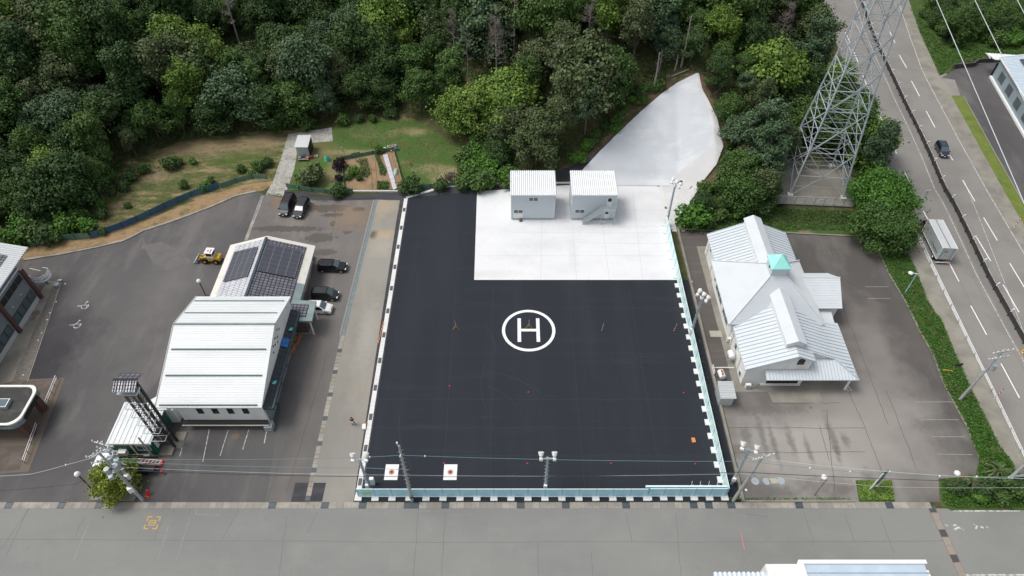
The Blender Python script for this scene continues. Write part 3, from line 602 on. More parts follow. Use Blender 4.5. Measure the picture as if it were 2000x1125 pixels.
for k in range(9):
    o = W(rr_.uniform(820, 1250), rr_.uniform(620, 900)); a0 = rr_.uniform(0, 6.28); rad = rr_.uniform(6, 16); b.strip([(o[0] + rad * math.cos(a0 + t * .06), o[1] + rad * math.sin(a0 + t * .06)) for t in range(12) if XL + 1 < o[0] + rad * math.cos(a0 + t * .06) < XR - 2 and FY + 1 < o[1] + rad * math.sin(a0 + t * .06) < 72] or [(0, 60), (1, 60)], .07, .0345 + k * .0002)
struct(b, 'helipad_paving_seams', mat('pad_seam', (.033, .034, .038), .9))
# manholes & small ground covers
def disc(b, u, v, r, z, n=20):
    o = W(u, v); b.add([(o[0] + r * math.cos(2 * math.pi * i / n), o[1] + r * math.sin(2 * math.pi * i / n), z) for i in range(n)], [tuple(range(n))])
b = MB()
for u, v, r in [(1475, 940, .48), (1497, 940, .48), (1525, 939, .5), (1386, 861, .35)]: disc(b, u, v, r, .016)
struct(b, 'manhole_covers', 'steel')
b = MB()
for u, v, r in [(324, 897, .5), (268, 918, .5), (460, 852, .5), (70, 612, .6), (64, 622, .4), (1555, 797, .25), (1584, 796, .2)]: disc(b, u, v, r, .024)
struct(b, 'rusty_manhole_covers', mat('manhole_rust', (.15, .115, .095), .8))
b = MB()
for u, v, r in [(1351, 550, .16), (1368, 565, .2), (1358, 577, .14), (1374, 654, .14), (1245, 572, .07), (1457, 957, .15), (1445, 970, .12)]: disc(b, u, v, r, .03)
struct(b, 'white_caps', 'paint')
b = MB(); rect(b, 1388, 646, 1408, 658, .018); rect(b, 1504, 934, 1516, 944, .016); struct(b, 'square_covers', mat('sq', (.36, .34, .28), .8))
b = MB()
P = [(275, 487), (281, 465), (285, 478), (315, 472), (330, 478), (352, 492), (375, 510), (370, 520), (352, 512), (338, 514), (336, 528), (322, 528), (318, 520), (300, 515), (290, 500), (283, 485)]
b.quad(*[(*W(u, v)[:2], .008) for u, v in P[::-1]])
struct(b, 'dusty_trace', mat('dust', (.125, .119, .114), .9, [((.105, .1, .097), .8, .4, .65, .9, U1)]))
# ================================================================== CONCRETE SLOPE AND BARE SOIL ROUND IT
def drape(name, left, right, m, lift, nr=60, nc=36, rough=.0):
    Lp = resample(left, nr); Rp = resample(right, nr); V = []; 
    for i in range(nr):
        for j in range(nc):
            t = j / (nc - 1); u = Lp[i][0] * (1 - t) + Rp[i][0] * t; v = Lp[i][1] * (1 - t) + Rp[i][1] * t
            p = WT(u, v); e = math.sin(math.pi * t)
            lf = lift if p[2] > 1 else .3 * lift + .7 * lift * p[2]; V.append((p[0], p[1], p[2] + lf + rough * min(1, p[2]) * (math.sin(p[0] * 1.3) * math.cos(p[1] * 1.1) + .5 * math.sin(p[0] * 3.1 + p[1] * 2.3))))
    F = [(i * nc + j, (i + 1) * nc + j, (i + 1) * nc + j + 1, i * nc + j + 1) for i in range(nr - 1) for j in range(nc - 1)]
    b = MB(); b.add(V, F); o = b.build(name, m, smooth=True); setp(o, kind='structure'); return o
cl = [(1360, 146), (1322, 165), (1290, 188), (1250, 222), (1205, 265), (1170, 300), (1143, 329), (1112, 362)]
cr = [(1364, 147), (1371, 178), (1385, 205), (1400, 235), (1412, 290), (1398, 325), (1372, 358), (1345, 400), (1322, 447), (1308, 450)]
cmid = [(1362, 147), (1366, 180), (1378, 215), (1392, 255), (1392, 285), (1362, 312), (1330, 335), (1315, 360), (1306, 364), (1302, 440)]
drape('bare_soil', [(1300, 145), (1240, 200), (1200, 248), (1150, 300), (1080, 335), (1060, 350), (1060, 362)], [(1395, 145), (1412, 190), (1425, 230), (1440, 290), (1430, 340), (1405, 390), (1380, 440)], 'forest_soil', .10, nr=50, nc=40)
drape('concrete_slope', cl, cmid[:-1], 'slope_concrete', .40, rough=.05)
drape('concrete_slope_edge', [(u, v) for u, v in cmid], cr, 'slope_edge_concrete', .42, nc=14, rough=.06)
drape('slope_liner', [(1200, 266), (1165, 298), (1120, 324), (1060, 345), (1000, 352), (925, 359)], [(1204, 268), (1172, 303), (1142, 330), (1110, 364), (1000, 369), (925, 374)], 'new_asphalt', .14, nr=40, nc=8)
# ================================================================== BUILDINGS
def seams(b, a0, a1, c0, c1, n, wd=.09, ht=.09, ends=False):
    """n bars from edge a0-a1 to edge c0-c1"""
    a0, a1, c0, c1 = map(Vector, (a0, a1, c0, c1)); up = Vector((0, 0, ht / 2))
    for i in range(n + 1) if ends else range(1, n):
        t = i / n; b.bar(a0.lerp(a1, t) + up, c0.lerp(c1, t) + up, wd, ht)
def window_xz(parent, x0, x1, z0, z1, y, pane='glass', fr='frame_white', split=2, name='window', th=.12, facing=-1):
    """window on a wall that faces -Y (facing=-1): frame with a glass sub-part"""
    f = MB(); g = MB(); w_ = .07; yo, yi = y + facing * .05, y + facing * .02
    for xa, xb, za, zb in [(x0, x1, z0, z0 + w_), (x0, x1, z1 - w_, z1), (x0, x0 + w_, z0 + w_, z1 - w_), (x1 - w_, x1, z0 + w_, z1 - w_)]: f.bx(xa, xb, min(y, yo), max(y, yo), za, zb)
    for k in range(1, split):
        xm = x0 + (x1 - x0) * k / split; f.bx(xm - .035, xm + .035, min(y, yo), max(y, yo), z0 + w_, z1 - w_)
    fo = f.build(name, fr, parent); g.bx(x0 + .04, x1 - .04, min(y, yi), max(y, yi), z0 + .04, z1 - .04); g.build('pane', pane, fo); return fo
def window_yz(parent, y0, y1, z0, z1, x, facing, pane='glass', fr='frame_white', split=2, name='window'):
    f = MB(); g = MB(); w_ = .07; xo, xi = x + facing * .05, x + facing * .02
    for ya, yb, za, zb in [(y0, y1, z0, z0 + w_), (y0, y1, z1 - w_, z1), (y0, y0 + w_, z0 + w_, z1 - w_), (y1 - w_, y1, z0 + w_, z1 - w_)]: f.bx(min(x, xo), max(x, xo), ya, yb, za, zb)
    for k in range(1, split):
        ym = y0 + (y1 - y0) * k / split; f.bx(min(x, xo), max(x, xo), ym - .035, ym + .035, z0 + w_, z1 - w_)
    fo = f.build(name, fr, parent); g.bx(min(x, xi), max(x, xi), y0 + .04, y1 - .04, z0 + .04, z1 - .04); g.build('pane', pane, fo); return fo
# ---- two storey unit houses on the white apron
def unit_house(x0, x1, y0, y1, label):
    t = thing('unit_house', label, 'unit house', ((x0 + x1) / 2, (y0 + y1) / 2, .05), group='two storey unit houses on the white apron')
    b = MB(); b.bx(x0, x1, y0, y1, .25, 5.45); b.build('wall', 'unit_wall', t)
    b = MB(); n = 46; w_ = (x1 - x0 + .3) / n
    V = []; F = []
    for i in range(n + 1):
        z = 5.68 if i % 2 else 5.50; x = x0 - .15 + i * w_
        V += [(x, y0 - .22, z), (x, y1 + .22, z + .12)]
    for i in range(n): F.append((2 * i, 2 * i + 2, 2 * i + 3, 2 * i + 1))
    m = len(V); V += [(v[0], v[1], 5.40) for v in V]; F += [(a + m, d + m, c + m, b_ + m) for a, b_, c, d in F]
    F += [(2 * i, m + 2 * i, m + 2 * i + 2, 2 * i + 2) for i in range(n)] + [(2 * i + 1, 2 * i + 3, m + 2 * i + 3, m + 2 * i + 1) for i in range(n)]
    b.add(V, F); b.build('roof', 'unit_roof', t)
    for x in (x0 + .25, (x0 + x1) / 2, x1 - .25):
        for y in (y0 + .2, y1 - .2): b = MB(); b.box(x, y, .05, .35, .3, .2); b.build('base_block', 'steel', t)
    for ye in (y0 + .035, y1 - .035): b = MB(); b.bx(x0, x1, ye - .065, ye + .065, .25, .38); b.build('base_beam', 'steel', t)
    return t
ya = W(0, 430)[1] + .1
t = unit_house(-.15, 7.2, ya, ya + 5.9, 'light grey two-storey prefab unit house without an outside stair, white ribbed roof')
window_xz(t, 2.75, 4.35, 4.1, 4.95, ya); window_xz(t, .25, 1.85, 1.45, 2.3, ya)
b = MB(); b.bx(.22, 1.88, ya - .04, ya, .4, 1.42); b.build('door', 'pale_wall', t)
t = unit_house(10.0, 17.35, ya, ya + 5.9, 'light grey two-storey prefab unit house with a steel outside stair to its upper door')
window_xz(t, 10.55, 12.2, 1.5, 2.35, ya)
def door(t, x0, x1, z0, z1, y):
    b = MB(); b.bx(x0, x1, y - .05, y, z0, z1); o = b.build('door', 'pale_wall', t)
    b = MB(); b.bx(x0 + .12, x1 - .12, y - .07, y - .052, z1 - .85, z1 - .15); b.build('pane', 'dark_glass', o)
door(t, 15.75, 16.6, 2.95, 4.9, ya); door(t, 15.55, 16.35, .3, 2.2, ya)
window_yz(t, ya + 1.2, ya + 2.4, 1.4, 2.4, 10.0, -1); window_yz(t, ya + 3.6, ya + 4.8, 1.4, 2.4, 10.0, -1)
st = thing('outside_stair', None, None); bpy.data.objects.remove(st)
b = MB(); xt, xb_, zt = 14.9, 11.9, 2.95; y1_, y2_ = ya - 1.25, ya - .15
for y in (y1_, y2_): b.bar((xt, y, zt - .1), (xb_, y, .1), .06, .28)
for i in range(13):
    q = (i + .5) / 13; b.box(xb_ + (xt - xb_) * q, (y1_ + y2_) / 2, .1 + (zt - .15) * q, .26, 1.1, .04)
b.bx(xt, 17.2, y1_, y2_, zt - .12, zt)
for x in (xt + .1, 17.1): b.bar((x, y1_, 0.05), (x, y1_, zt), .1)
s_ = b.build('stair', 'steel', t)
b = MB()
for k in (.35, .7, 1.05):
    b.bar((xt, y1_, zt + k), (xb_, y1_, .1 + k), .05); b.bar((xt, y1_, zt + k), (17.2, y1_, zt + k), .05); b.bar((17.2, y1_, zt + k), (17.2, y2_, zt + k), .05)
for i in range(30):
    q = i / 29; x = xb_ + (xt - xb_) * q; z = .1 + (zt - .1) * q; b.bar((x, y1_, z), (x, y1_, z + 1.05), .03)
for i in range(18): x = xt + i * .135; b.bar((x, y1_, zt), (x, y1_, zt + 1.05), .03)
b.build('railing', 'steel', s_)
o = W(1017, 431); b = MB(); b.cyl(o[0], o[1] - .15, .05, .35, .26, n=14); b.tube([(o[0], o[1] - .15, .35), (o[0], o[1] - .15, .36)], .2, 12)
setp(b.build('ash_bucket', 'brown_steel'), 'small dark round bucket on the white concrete in front of the stairless unit house', 'bucket')
# ---- gambrel roofed hall
def hall():
    x0, x1 = -44.5, -31.2; yf = W(0, 796, 5.)[1]; yr = W(0, 633, 8.4)[1]; yb = W(0, 579, 6.)[1]
    t = thing('fire_station_hall', 'large white hall with a ribbed two-slope roof and dark glazed canopy along its side', 'building', (-37.8, (yf + yb) / 2, 0))
    wy = W(0, 831)[1]
    b = MB(); P = [(wy, 4.75), (yr, 8.1), (yb - .3, 5.8)]
    n = len(P); prof = [(wy, 0.)] + P + [(yb - .3, 0.)]
    xa, xb = x0 + .35 + 1.9, x1 - .25
    V = [(xa, y, z) for y, z in prof] + [(xb, y, z) for y, z in prof]; k = len(prof)
    b.add(V, [tuple(range(k)), tuple(range(k, 2 * k))[::-1]] + [(i, k + i, k + (i + 1) % k, (i + 1) % k) for i in range(k)]); b.build('wall', 'pale_wall', t)
    b = MB(); q = [(yf, 5.), (yr, 8.4), (yb, 6.)]
    V = [(x, y, z) for x in (x0, x1) for y, z in q] + [(x, y, z - .22) for x in (x0, x1) for y, z in q]
    b.add(V, [(0, 3, 4, 1), (1, 4, 5, 2), (6, 7, 10, 9), (7, 8, 11, 10), (0, 1, 7, 6), (1, 2, 8, 7), (3, 9, 10, 4), (4, 10, 11, 5), (0, 6, 9, 3), (2, 5, 11, 8)]); r = b.build('roof', 'white_roof', t)
    b = MB(); nr = 34
    for i in range(1, nr): s = i / nr; b.bar((x0 + .02, yf + (yr - yf) * s, 5.0 + 3.4 * s), (x1 - .02, yf + (yr - yf) * s, 5.0 + 3.4 * s), .05, .04)
    for i in range(1, 10): s = i / 10; b.bar((x0 + .02, yr + (yb - yr) * s, 8.42 - 2.4 * s), (x1 - .02, yr + (yb - yr) * s, 8.42 - 2.4 * s), .04, .03)
    b.build('lap', 'lap', r)
    def zr(y): return 5 + 3.4 * (y - yf) / (yr - yf) if y < yr else 8.4 - 2.4 * (y - yr) / (yb - yr)
    for v in (792, 734, 683):
        y = yf
        for _ in range(30): y = W(0, v, zr(y))[1]
        b = MB(); b.bar((x0 + .5, y, zr(y) + .12), (x1 - .6, y, zr(y) + .12), .14, .14)
        for i in range(40): b.box(x0 + .6 + i * .31, y, zr(y) - .01, .05, .2, .12)
        b.build('snow_bar', 'snow_bar', t)
    for s in (.18, .62):
        y = yr + (yb - yr) * (1 - s); b = MB(); b.bar((x0 + .3, y, zr(y) + .08), (x1 - .5, y, zr(y) + .08), .12, .12); b.build('snow_bar', 'snow_bar', t)
    b = MB(); b.bar((x0, yr, 8.46), (x1, yr, 8.46), .28, .1); b.build('ridge_cap', 'grey_green_metal', t)
    b = MB(); b.bar((x0 - .02, yf, 4.95), (x0 - .02, yr, 8.35), .06, .3); b.bar((x0 - .02, yr, 8.35), (x0 - .02, yb, 5.95), .06, .3); b.build('verge_trim', 'cream_trim', t)
    for i in range(4):
        x = W(369 + 30 * i + 13, 811, 4.)[0] + .1; window_xz(t, x - .38, x + .38, 2.9, 4.55, wy, 'dark_glass', 'frame_dark', 1)
    b = MB(); b.bx(xa, xb, wy - .55, wy, 1.15, 1.4); b.bx(xa - .1, xb + .2, wy - .62, wy - .5, 1.05, 1.2); b.build('ledge', 'frame_dark', t)
    b = MB(); b.bar((xa - .1, wy - .66, 1.12), (xb + .2, wy - .66, 1.12), .12); b.build('downpipe', 'cream_trim', t)
    b = MB(); b.bx(xb - .5, xb + .5, wy - .9, wy + .2, 0, .9); b.build('service_box', 'steel', t)
    for k, (y, z) in enumerate([(58.6, 6.1), (58., 6.7), (57.4, 5.9), (56.7, 6.5), (56.1, 5.9), (55.5, 6.3), (55., 5.6), (57., 5.3)]):
        b = MB(); b.tube([(xb, y, z), (xb + .03, y, z)], .17, 12); b.build('round_window', 'dark_glass', t)
    # canopy along the east wall
    cy0, cy1 = W(0, 797, 3.9)[1], W(0, 608, 3.9)[1]; cx0, cx1 = x1 - .25, -30.35
    b = MB(); b.slab([(cx0, cy0, 4.2), (cx1, cy0, 3.75), (cx1, cy1, 3.75), (cx0, cy1, 4.2)], .1); c = b.build('canopy', 'black_panel', t)
    b = MB()
    for i in range(19): y = cy0 + (cy1 - cy0) * i / 18; b.bar((cx0, y, 4.24), (cx1, y, 3.79), .08, .06)
    for q in (.25, .5, .75): b.bar((cx0 + (cx1 - cx0) * q, cy0, 4.23 - .45 * q), (cx0 + (cx1 - cx0) * q, cy1, 4.23 - .45 * q), .045, .05)
    b.build('canopy_frame', 'dark_blue_steel', c)
    b = MB(); b.bx(cx1, cx1 + .22, cy0, cy1, 3.5, 3.95); b.bx(cx0, cx1 + .22, cy0 - .1, cy0, 3.6, 4.0); b.build('gutter', 'dark_blue_steel', c)
    b = MB(); b.bx(xb, xb + .06, wy + .4, cy1 - .5, .2, 3.4); b.build('shutter', 'dark_glass', t)
    for i in range(5):
        y = wy + 1.6 + i * 3.1; b = MB(); b.bx(xb + .0, xb + .12, y - 1.3, y + 1.3, .05, 3.3); b.build('garage_door', 'grey_green_metal', t)
    for v in (690, 722, 728, 818):
        o = W({690: 566, 722: 555, 728: 551, 818: 527}[v], v); b = MB()
        b.tube([(o[0], o[1], 0), (o[0], o[1], 1.5)], .12, 10); p_ = b.build('bollard', 'yellow', None); setp(p_, {690: 'yellow post beside the stacked brown boards under the hall canopy', 722: 'yellow post, the farther of the close pair beside the hall', 728: 'yellow post, the nearer of the close pair beside the hall', 818: 'yellow post at the front corner of the white hall'}[v], 'bollard', 'yellow guard posts beside the hall')
    return t
hall_t = hall()
b = MB(); b.slab([(-31.4, 57.1, 4.36), (-30.5, 57.1, 3.96), (-30.45, 58.5, 3.96), (-31.35, 58.6, 4.36)], .05); setp(b.build('tarpaulin', 'blue_tarp'), 'blue tarpaulin spread on the dark canopy beside the hall roof', 'tarpaulin')
for u, v, lab in ((568, 643, 'green cloth scrap on the far part of the dark canopy'), (536, 747, 'green cloth scrap on the near part of the dark canopy')):
    o = W(u, v, 4.1); b = MB(); b.slab([(o[0] - .25, o[1] - .3, 4.22), (o[0] + .15, o[1] - .25, 4.06), (o[0] + .25, o[1] + .35, 4.04), (o[0] - .1, o[1] + .2, 4.17)], .03); setp(b.build('cloth_scrap', 'teal'), lab, 'cloth')
o = W(575, 677); b = MB(); rnd = random.Random(2)
for i in range(16): b.box(o[0] + rnd.uniform(-.35, .5), o[1] + rnd.uniform(-1.5, 1.4), .05 + .08 * (i % 8), .2, 1.6, .07, rnd.uniform(-.25, .25))
setp(b.build('board_stack', 'orange_brown'), 'stack of rusty brown boards on the ground beside the hall canopy', 'boards')
# ---- tiled annex with solar panels
def annex():
    yb_, ym = 77.6, 63.8; xl, xr, xm = -44.05, -30.8, -37.75; zr_ = 5.5; ze = 3.55
    t = thing('fire_station_office', 'single-storey office with a tiled gable roof and two solar arrays', 'building', (xm, 71, 0))
    b = MB(); ya_, yc = 63., 77.0
    prof = [(xl + .9, 0.), (xl + .9, ze), (xm, zr_ - .25), (xr - .9, ze), (xr - .9, 0.)]
    V = [(x, y, z) for y in (ya_, yc) for x, z in prof]
    b.add(V, [(0, 1, 2, 3, 4)[::-1], (5, 6, 7, 8, 9)] + [(i, i + 1, i + 6, i + 5) for i in range(4)] + [(4, 0, 5, 9)]); b.build('wall', 'pale_wall', t)
    def pl(x0, x1, y0, y1, m, lift, nm, th=.1, uv=None):
        z = lambda x: zr_ - (zr_ - ze) * abs(x - xm) / (xm - xl) + lift
        b = MB(); b.slab([(x0, y0, z(x0)), (x1, y0, z(x1)), (x1, y1, z(x1)), (x0, y1, z(x0))], th); return b.build(nm, m, t, uvn=uv)
    pl(xl, xm, ya_, yb_, 'cream_trim', 0, 'roof_border'); pl(xm, xr, ya_ + 6.4, yb_ + .02, 'cream_trim', 0, 'roof_border'); pl(xm, xr, ya_, ya_ + 6.4, 'grey_green_metal', -.003, 'roof_border')
    UV = ((1.04, 0, 0), (0, 1, 0))
    pl(xl + 1.15, xm - .1, ya_, yb_ - .75, 'silver_tiles', .12, 'tiled_slope', .1, UV); pl(xm + .1, xr - 1.15, ya_, yb_ - .75, 'dark_tiles', .12, 'tiled_slope', .1, UV)
    b = MB(); b.bar((xm, ya_, zr_ + .16), (xm, yb_ - .5, zr_ + .16), .36, .2); b.build('ridge_cap', 'dark_blue_steel', t)
    for (x0, x1, y0, y1) in ((-42.5, -38.65, 69.0, 75.2), (-37.35, -32.3, 70.0, 75.6)):
        o = pl(x0, x1, y0, y1, 'solar', .34, 'solar_array', .08)
        z = lambda x: zr_ - (zr_ - ze) * abs(x - xm) / (xm - xl) + .345; b = MB()
        for i in range(5): x = x0 + (x1 - x0) * i / 4; b.bar((x, y0, z(x)), (x, y1, z(x)), .07, .02)
        for i in range(7): y = y0 + (y1 - y0) * i / 6; b.bar((x0, y, z(x0)), (x1, y, z(x1)), .03, .018)
        b.build('array_frame', 'solar_line', o)
    for y in (75.6, 72.8, 71., 69., 67.4): window_yz(t, y - .7, y + .7, .9, 2.6, xr - .9, 1, 'dark_glass', 'frame_white')
    b = MB(); b.bx(xr - .9, xr - .75, 66, 77, .1, .5); b.build('plinth', 'old_concrete', t)
    # porch
    b = MB(); b.slab([(-32.9, 62.2, 3.75), (-28.3, 62.2, 3.45), (-28.4, 66.0, 3.45), (-32.9, 66.0, 3.75)], .35); p_ = b.build('porch', 'grey_green_metal', t)
    b = MB(); b.slab([(-32.85, 62.9, 3.86), (-29.3, 62.9, 3.63), (-29.3, 65.2, 3.63), (-32.85, 65.2, 3.86)], .08); b.build('porch_tiles', 'dark_tiles', p_, uvn=UV)
    for x, y in ((-28.8, 62.6), (-28.8, 65.4)):
        b = MB(); b.cyl(x, y, 0, 3.2, .12); b.build('porch_post', 'cream_trim', p_)
    b = MB(); b.bx(-32.5, -29.6, 62.9, 65.4, 0, 3.0); b.build('entrance', 'brown_steel', t)
    b = MB(); o = W(598, 648); b.bx(o[0] - 1.8, o[0] + 1.2, o[1] - .5, o[1] + .5, 0, .06); b.build('step', 'old_concrete', t)
annex()
b = MB(); o = W(606, 509)
for i in range(3): b.tube([(o[0] + .2, o[1] - .6 + i * .6, .5), (o[0] + .5, o[1] - .6 + i * .6, .5)], .3, 10)
b.bx(o[0] - .3, o[0] + .2, o[1] - .9, o[1] + .9, 0, 1.1); setp(b.build('outdoor_unit', 'steel'), 'small grey machine unit at the office wall behind the farthest black car', 'air unit')
# ---- green container office
def green_office():
    x0, x1, y0, y1 = -49.8, -44.35, 42.9, 48.9
    t = thing('site_office', 'dark green container office with a white flat roof beside the steel tower', 'container office', (-47, 45.8, 0))
    b = MB(); b.bx(x0 + .1, x1 - .1, y0 + .15, y1 - .1, .25, 3.0); b.build('wall', 'green_wall', t)
    b = MB(); b.bx(x0, x1, y0, y1, 3.0, 3.16); r = b.build('roof', 'white_roof', t)
    b = MB()
    for i in range(9): x = x0 + .25 + i * (x1 - x0 - .5) / 8; b.bar((x, y0, 3.19), (x, y1, 3.19), .05 if i != 4 else .09, .05)
    b.build('rib', 'lap', r)
    b = MB(); b.bx(x0 - .03, x1 + .03, y0 - .04, y0 + .03, 2.85, 3.14); b.bx(x0, x1, y0 + .05, y0 + .14, .2, .35); b.bx((x0 + x1) / 2 - .1, (x0 + x1) / 2 + .1, y0 + .06, y0 + .14, .35, 2.9); b.build('trim', 'cream_trim', t)
    window_xz(t, -46.6, -44.9, 1.3, 2.4, y0 + .15, 'glass'); window_yz(t, 43.5, 44.8, 1.0, 2.5, x1 - .1, 1, 'lamp_glass'); window_yz(t, 45.6, 46.6, 1.0, 2.5, x1 - .1, 1, 'lamp_glass')
    b = MB(); b.bx(-49.3, -48.3, y0 + .1, y0 + .15, .3, 2.5); b.build('door', 'green_wall', t)
    b = MB(); b.bx(x0 + .2, x1 - .2, y0 + .3, y1 - .3, 0, .26); b.build('footing', 'old_concrete', t)
    b = MB(); b.bx(-48.9, -47.9, y0 - .5, y0 + .1, .9, 1.7); b.build('condenser', 'frame_white', t)
green_office()
b = MB(); x0, x1 = -48.0, -44.7
b.slab([W(322, 740, 3.4), W(338, 742, 3.4), W(326, 800, 3.4), W(306, 800, 3.4)], .15); b.slab([W(313, 770, 3.1), W(292, 782, 3.1), W(288, 800, 3.1), W(318, 800, 3.1)], .15)
for u, v in ((300, 798), (322, 798), (330, 745)): o = W(u, v, 3.2); b.cyl(o[0], o[1], 0, 3.1, .07, n=8)
o = W(328, 800, 3.2); b.bx(o[0] - .9, o[0] + .4, o[1] + .1, o[1] + 2.6, 0, 2.8)
ob = b.build('lean_to', ['white_roof']); setp(ob, 'small white lean-to shed between the green office and the big hall', 'shed')
# ---- hose drying tower
def hose_tower():
    cx, cy = -43.6, 44.5
    t = thing('hose_drying_tower', 'tall dark steel hose tower with ladder rungs and a small tiled roof on top', 'tower', (cx, cy, 0))
    b = MB(); b.bx(cx - 1.9, cx + .8, cy - 1.6, cy - .1, 0, .35); b.bx(cx + .2, cx + 1.6, cy - .5, cy + 1.9, 0, .12); b.build('base', 'old_concrete', t)
    for x in (cx - .75, cx + .75):
        for y in (cy - .35, cy + .55):
            b = MB(); b.bar((x, y, .1), (x, y, 13.2), .2 if x < cx else .26); b.build('post', 'black_iron' if x > cx else 'brown_steel', t)
    b = MB()
    for z in np.arange(.8, 13, .45): b.bar((cx - .65, cy - .4, z), (cx + .65, cy - .4, z), .055)
    for z in np.arange(1, 13, 1.6):
        b.bar((cx - .75, cy + .55, z), (cx + .75, cy + .55, z), .08); b.bar((cx - .75, cy + .55, z), (cx + .75, cy + .55, z + 1.6), .06)
        for x in (cx - .75, cx + .75): b.bar((x, cy - .35, z), (x, cy + .55, z), .08); b.bar((x, cy - .35, z), (x, cy + .55, z + 1.6), .05)
    b.build('lattice', 'brown_steel', t)
    for z in (3.2, 5, 6.8, 8.6, 10.4):
        b = MB()
        for p, q in (((-.95, -.5), (.95, -.5)), ((-.95, -1.3), (.95, -1.3)), ((-.95, -1.3), (-.95, -.4)), ((.95, -1.3), (.95, -.4))): b.bar((cx + p[0], cy + p[1], z), (cx + q[0], cy + q[1], z), .07)
        b.build('guard_rail', 'frame_white' if z > 20 else 'steel', t)
    b = MB(); b.bx(cx - 1.1, cx + 1.1, cy - .9, cy + .2, 12.5, 12.75); b.build('hoist_box', 'steel', t)
    zz = 13.5; r = MB()
    r.slab([(cx - 1.25, cy - 1.0, zz), (cx + 1.25, cy - 1.0, zz), (cx + 1.25, cy + .25, zz + .55), (cx - 1.25, cy + .25, zz + .55)], .15); ro = r.build('roof', 'silver_tiles', t, uvn=((1, 0, 0), (0, 1, 0)))
    r = MB(); r.slab([(cx - 1.25, cy + 1.5, zz), (cx + 1.25, cy + 1.5, zz), (cx + 1.25, cy + .25, zz + .55), (cx - 1.25, cy + .25, zz + .55)], .15); r.build('tile_slope', 'dark_tiles', ro, uvn=((1, 0, 0), (0, 1, 0)))
    r = MB(); r.bar((cx - 1.35, cy + .25, zz + .62), (cx + 1.35, cy + .25, zz + .62), .2, .16)
    for i in range(8): x = cx - 1.1 + i * .31; r.bar((x, cy - 1.02, zz + .04), (x, cy + .2, zz + .58), .07)
    r.build('ridge_cap', 'black_iron', ro)
hose_tower()
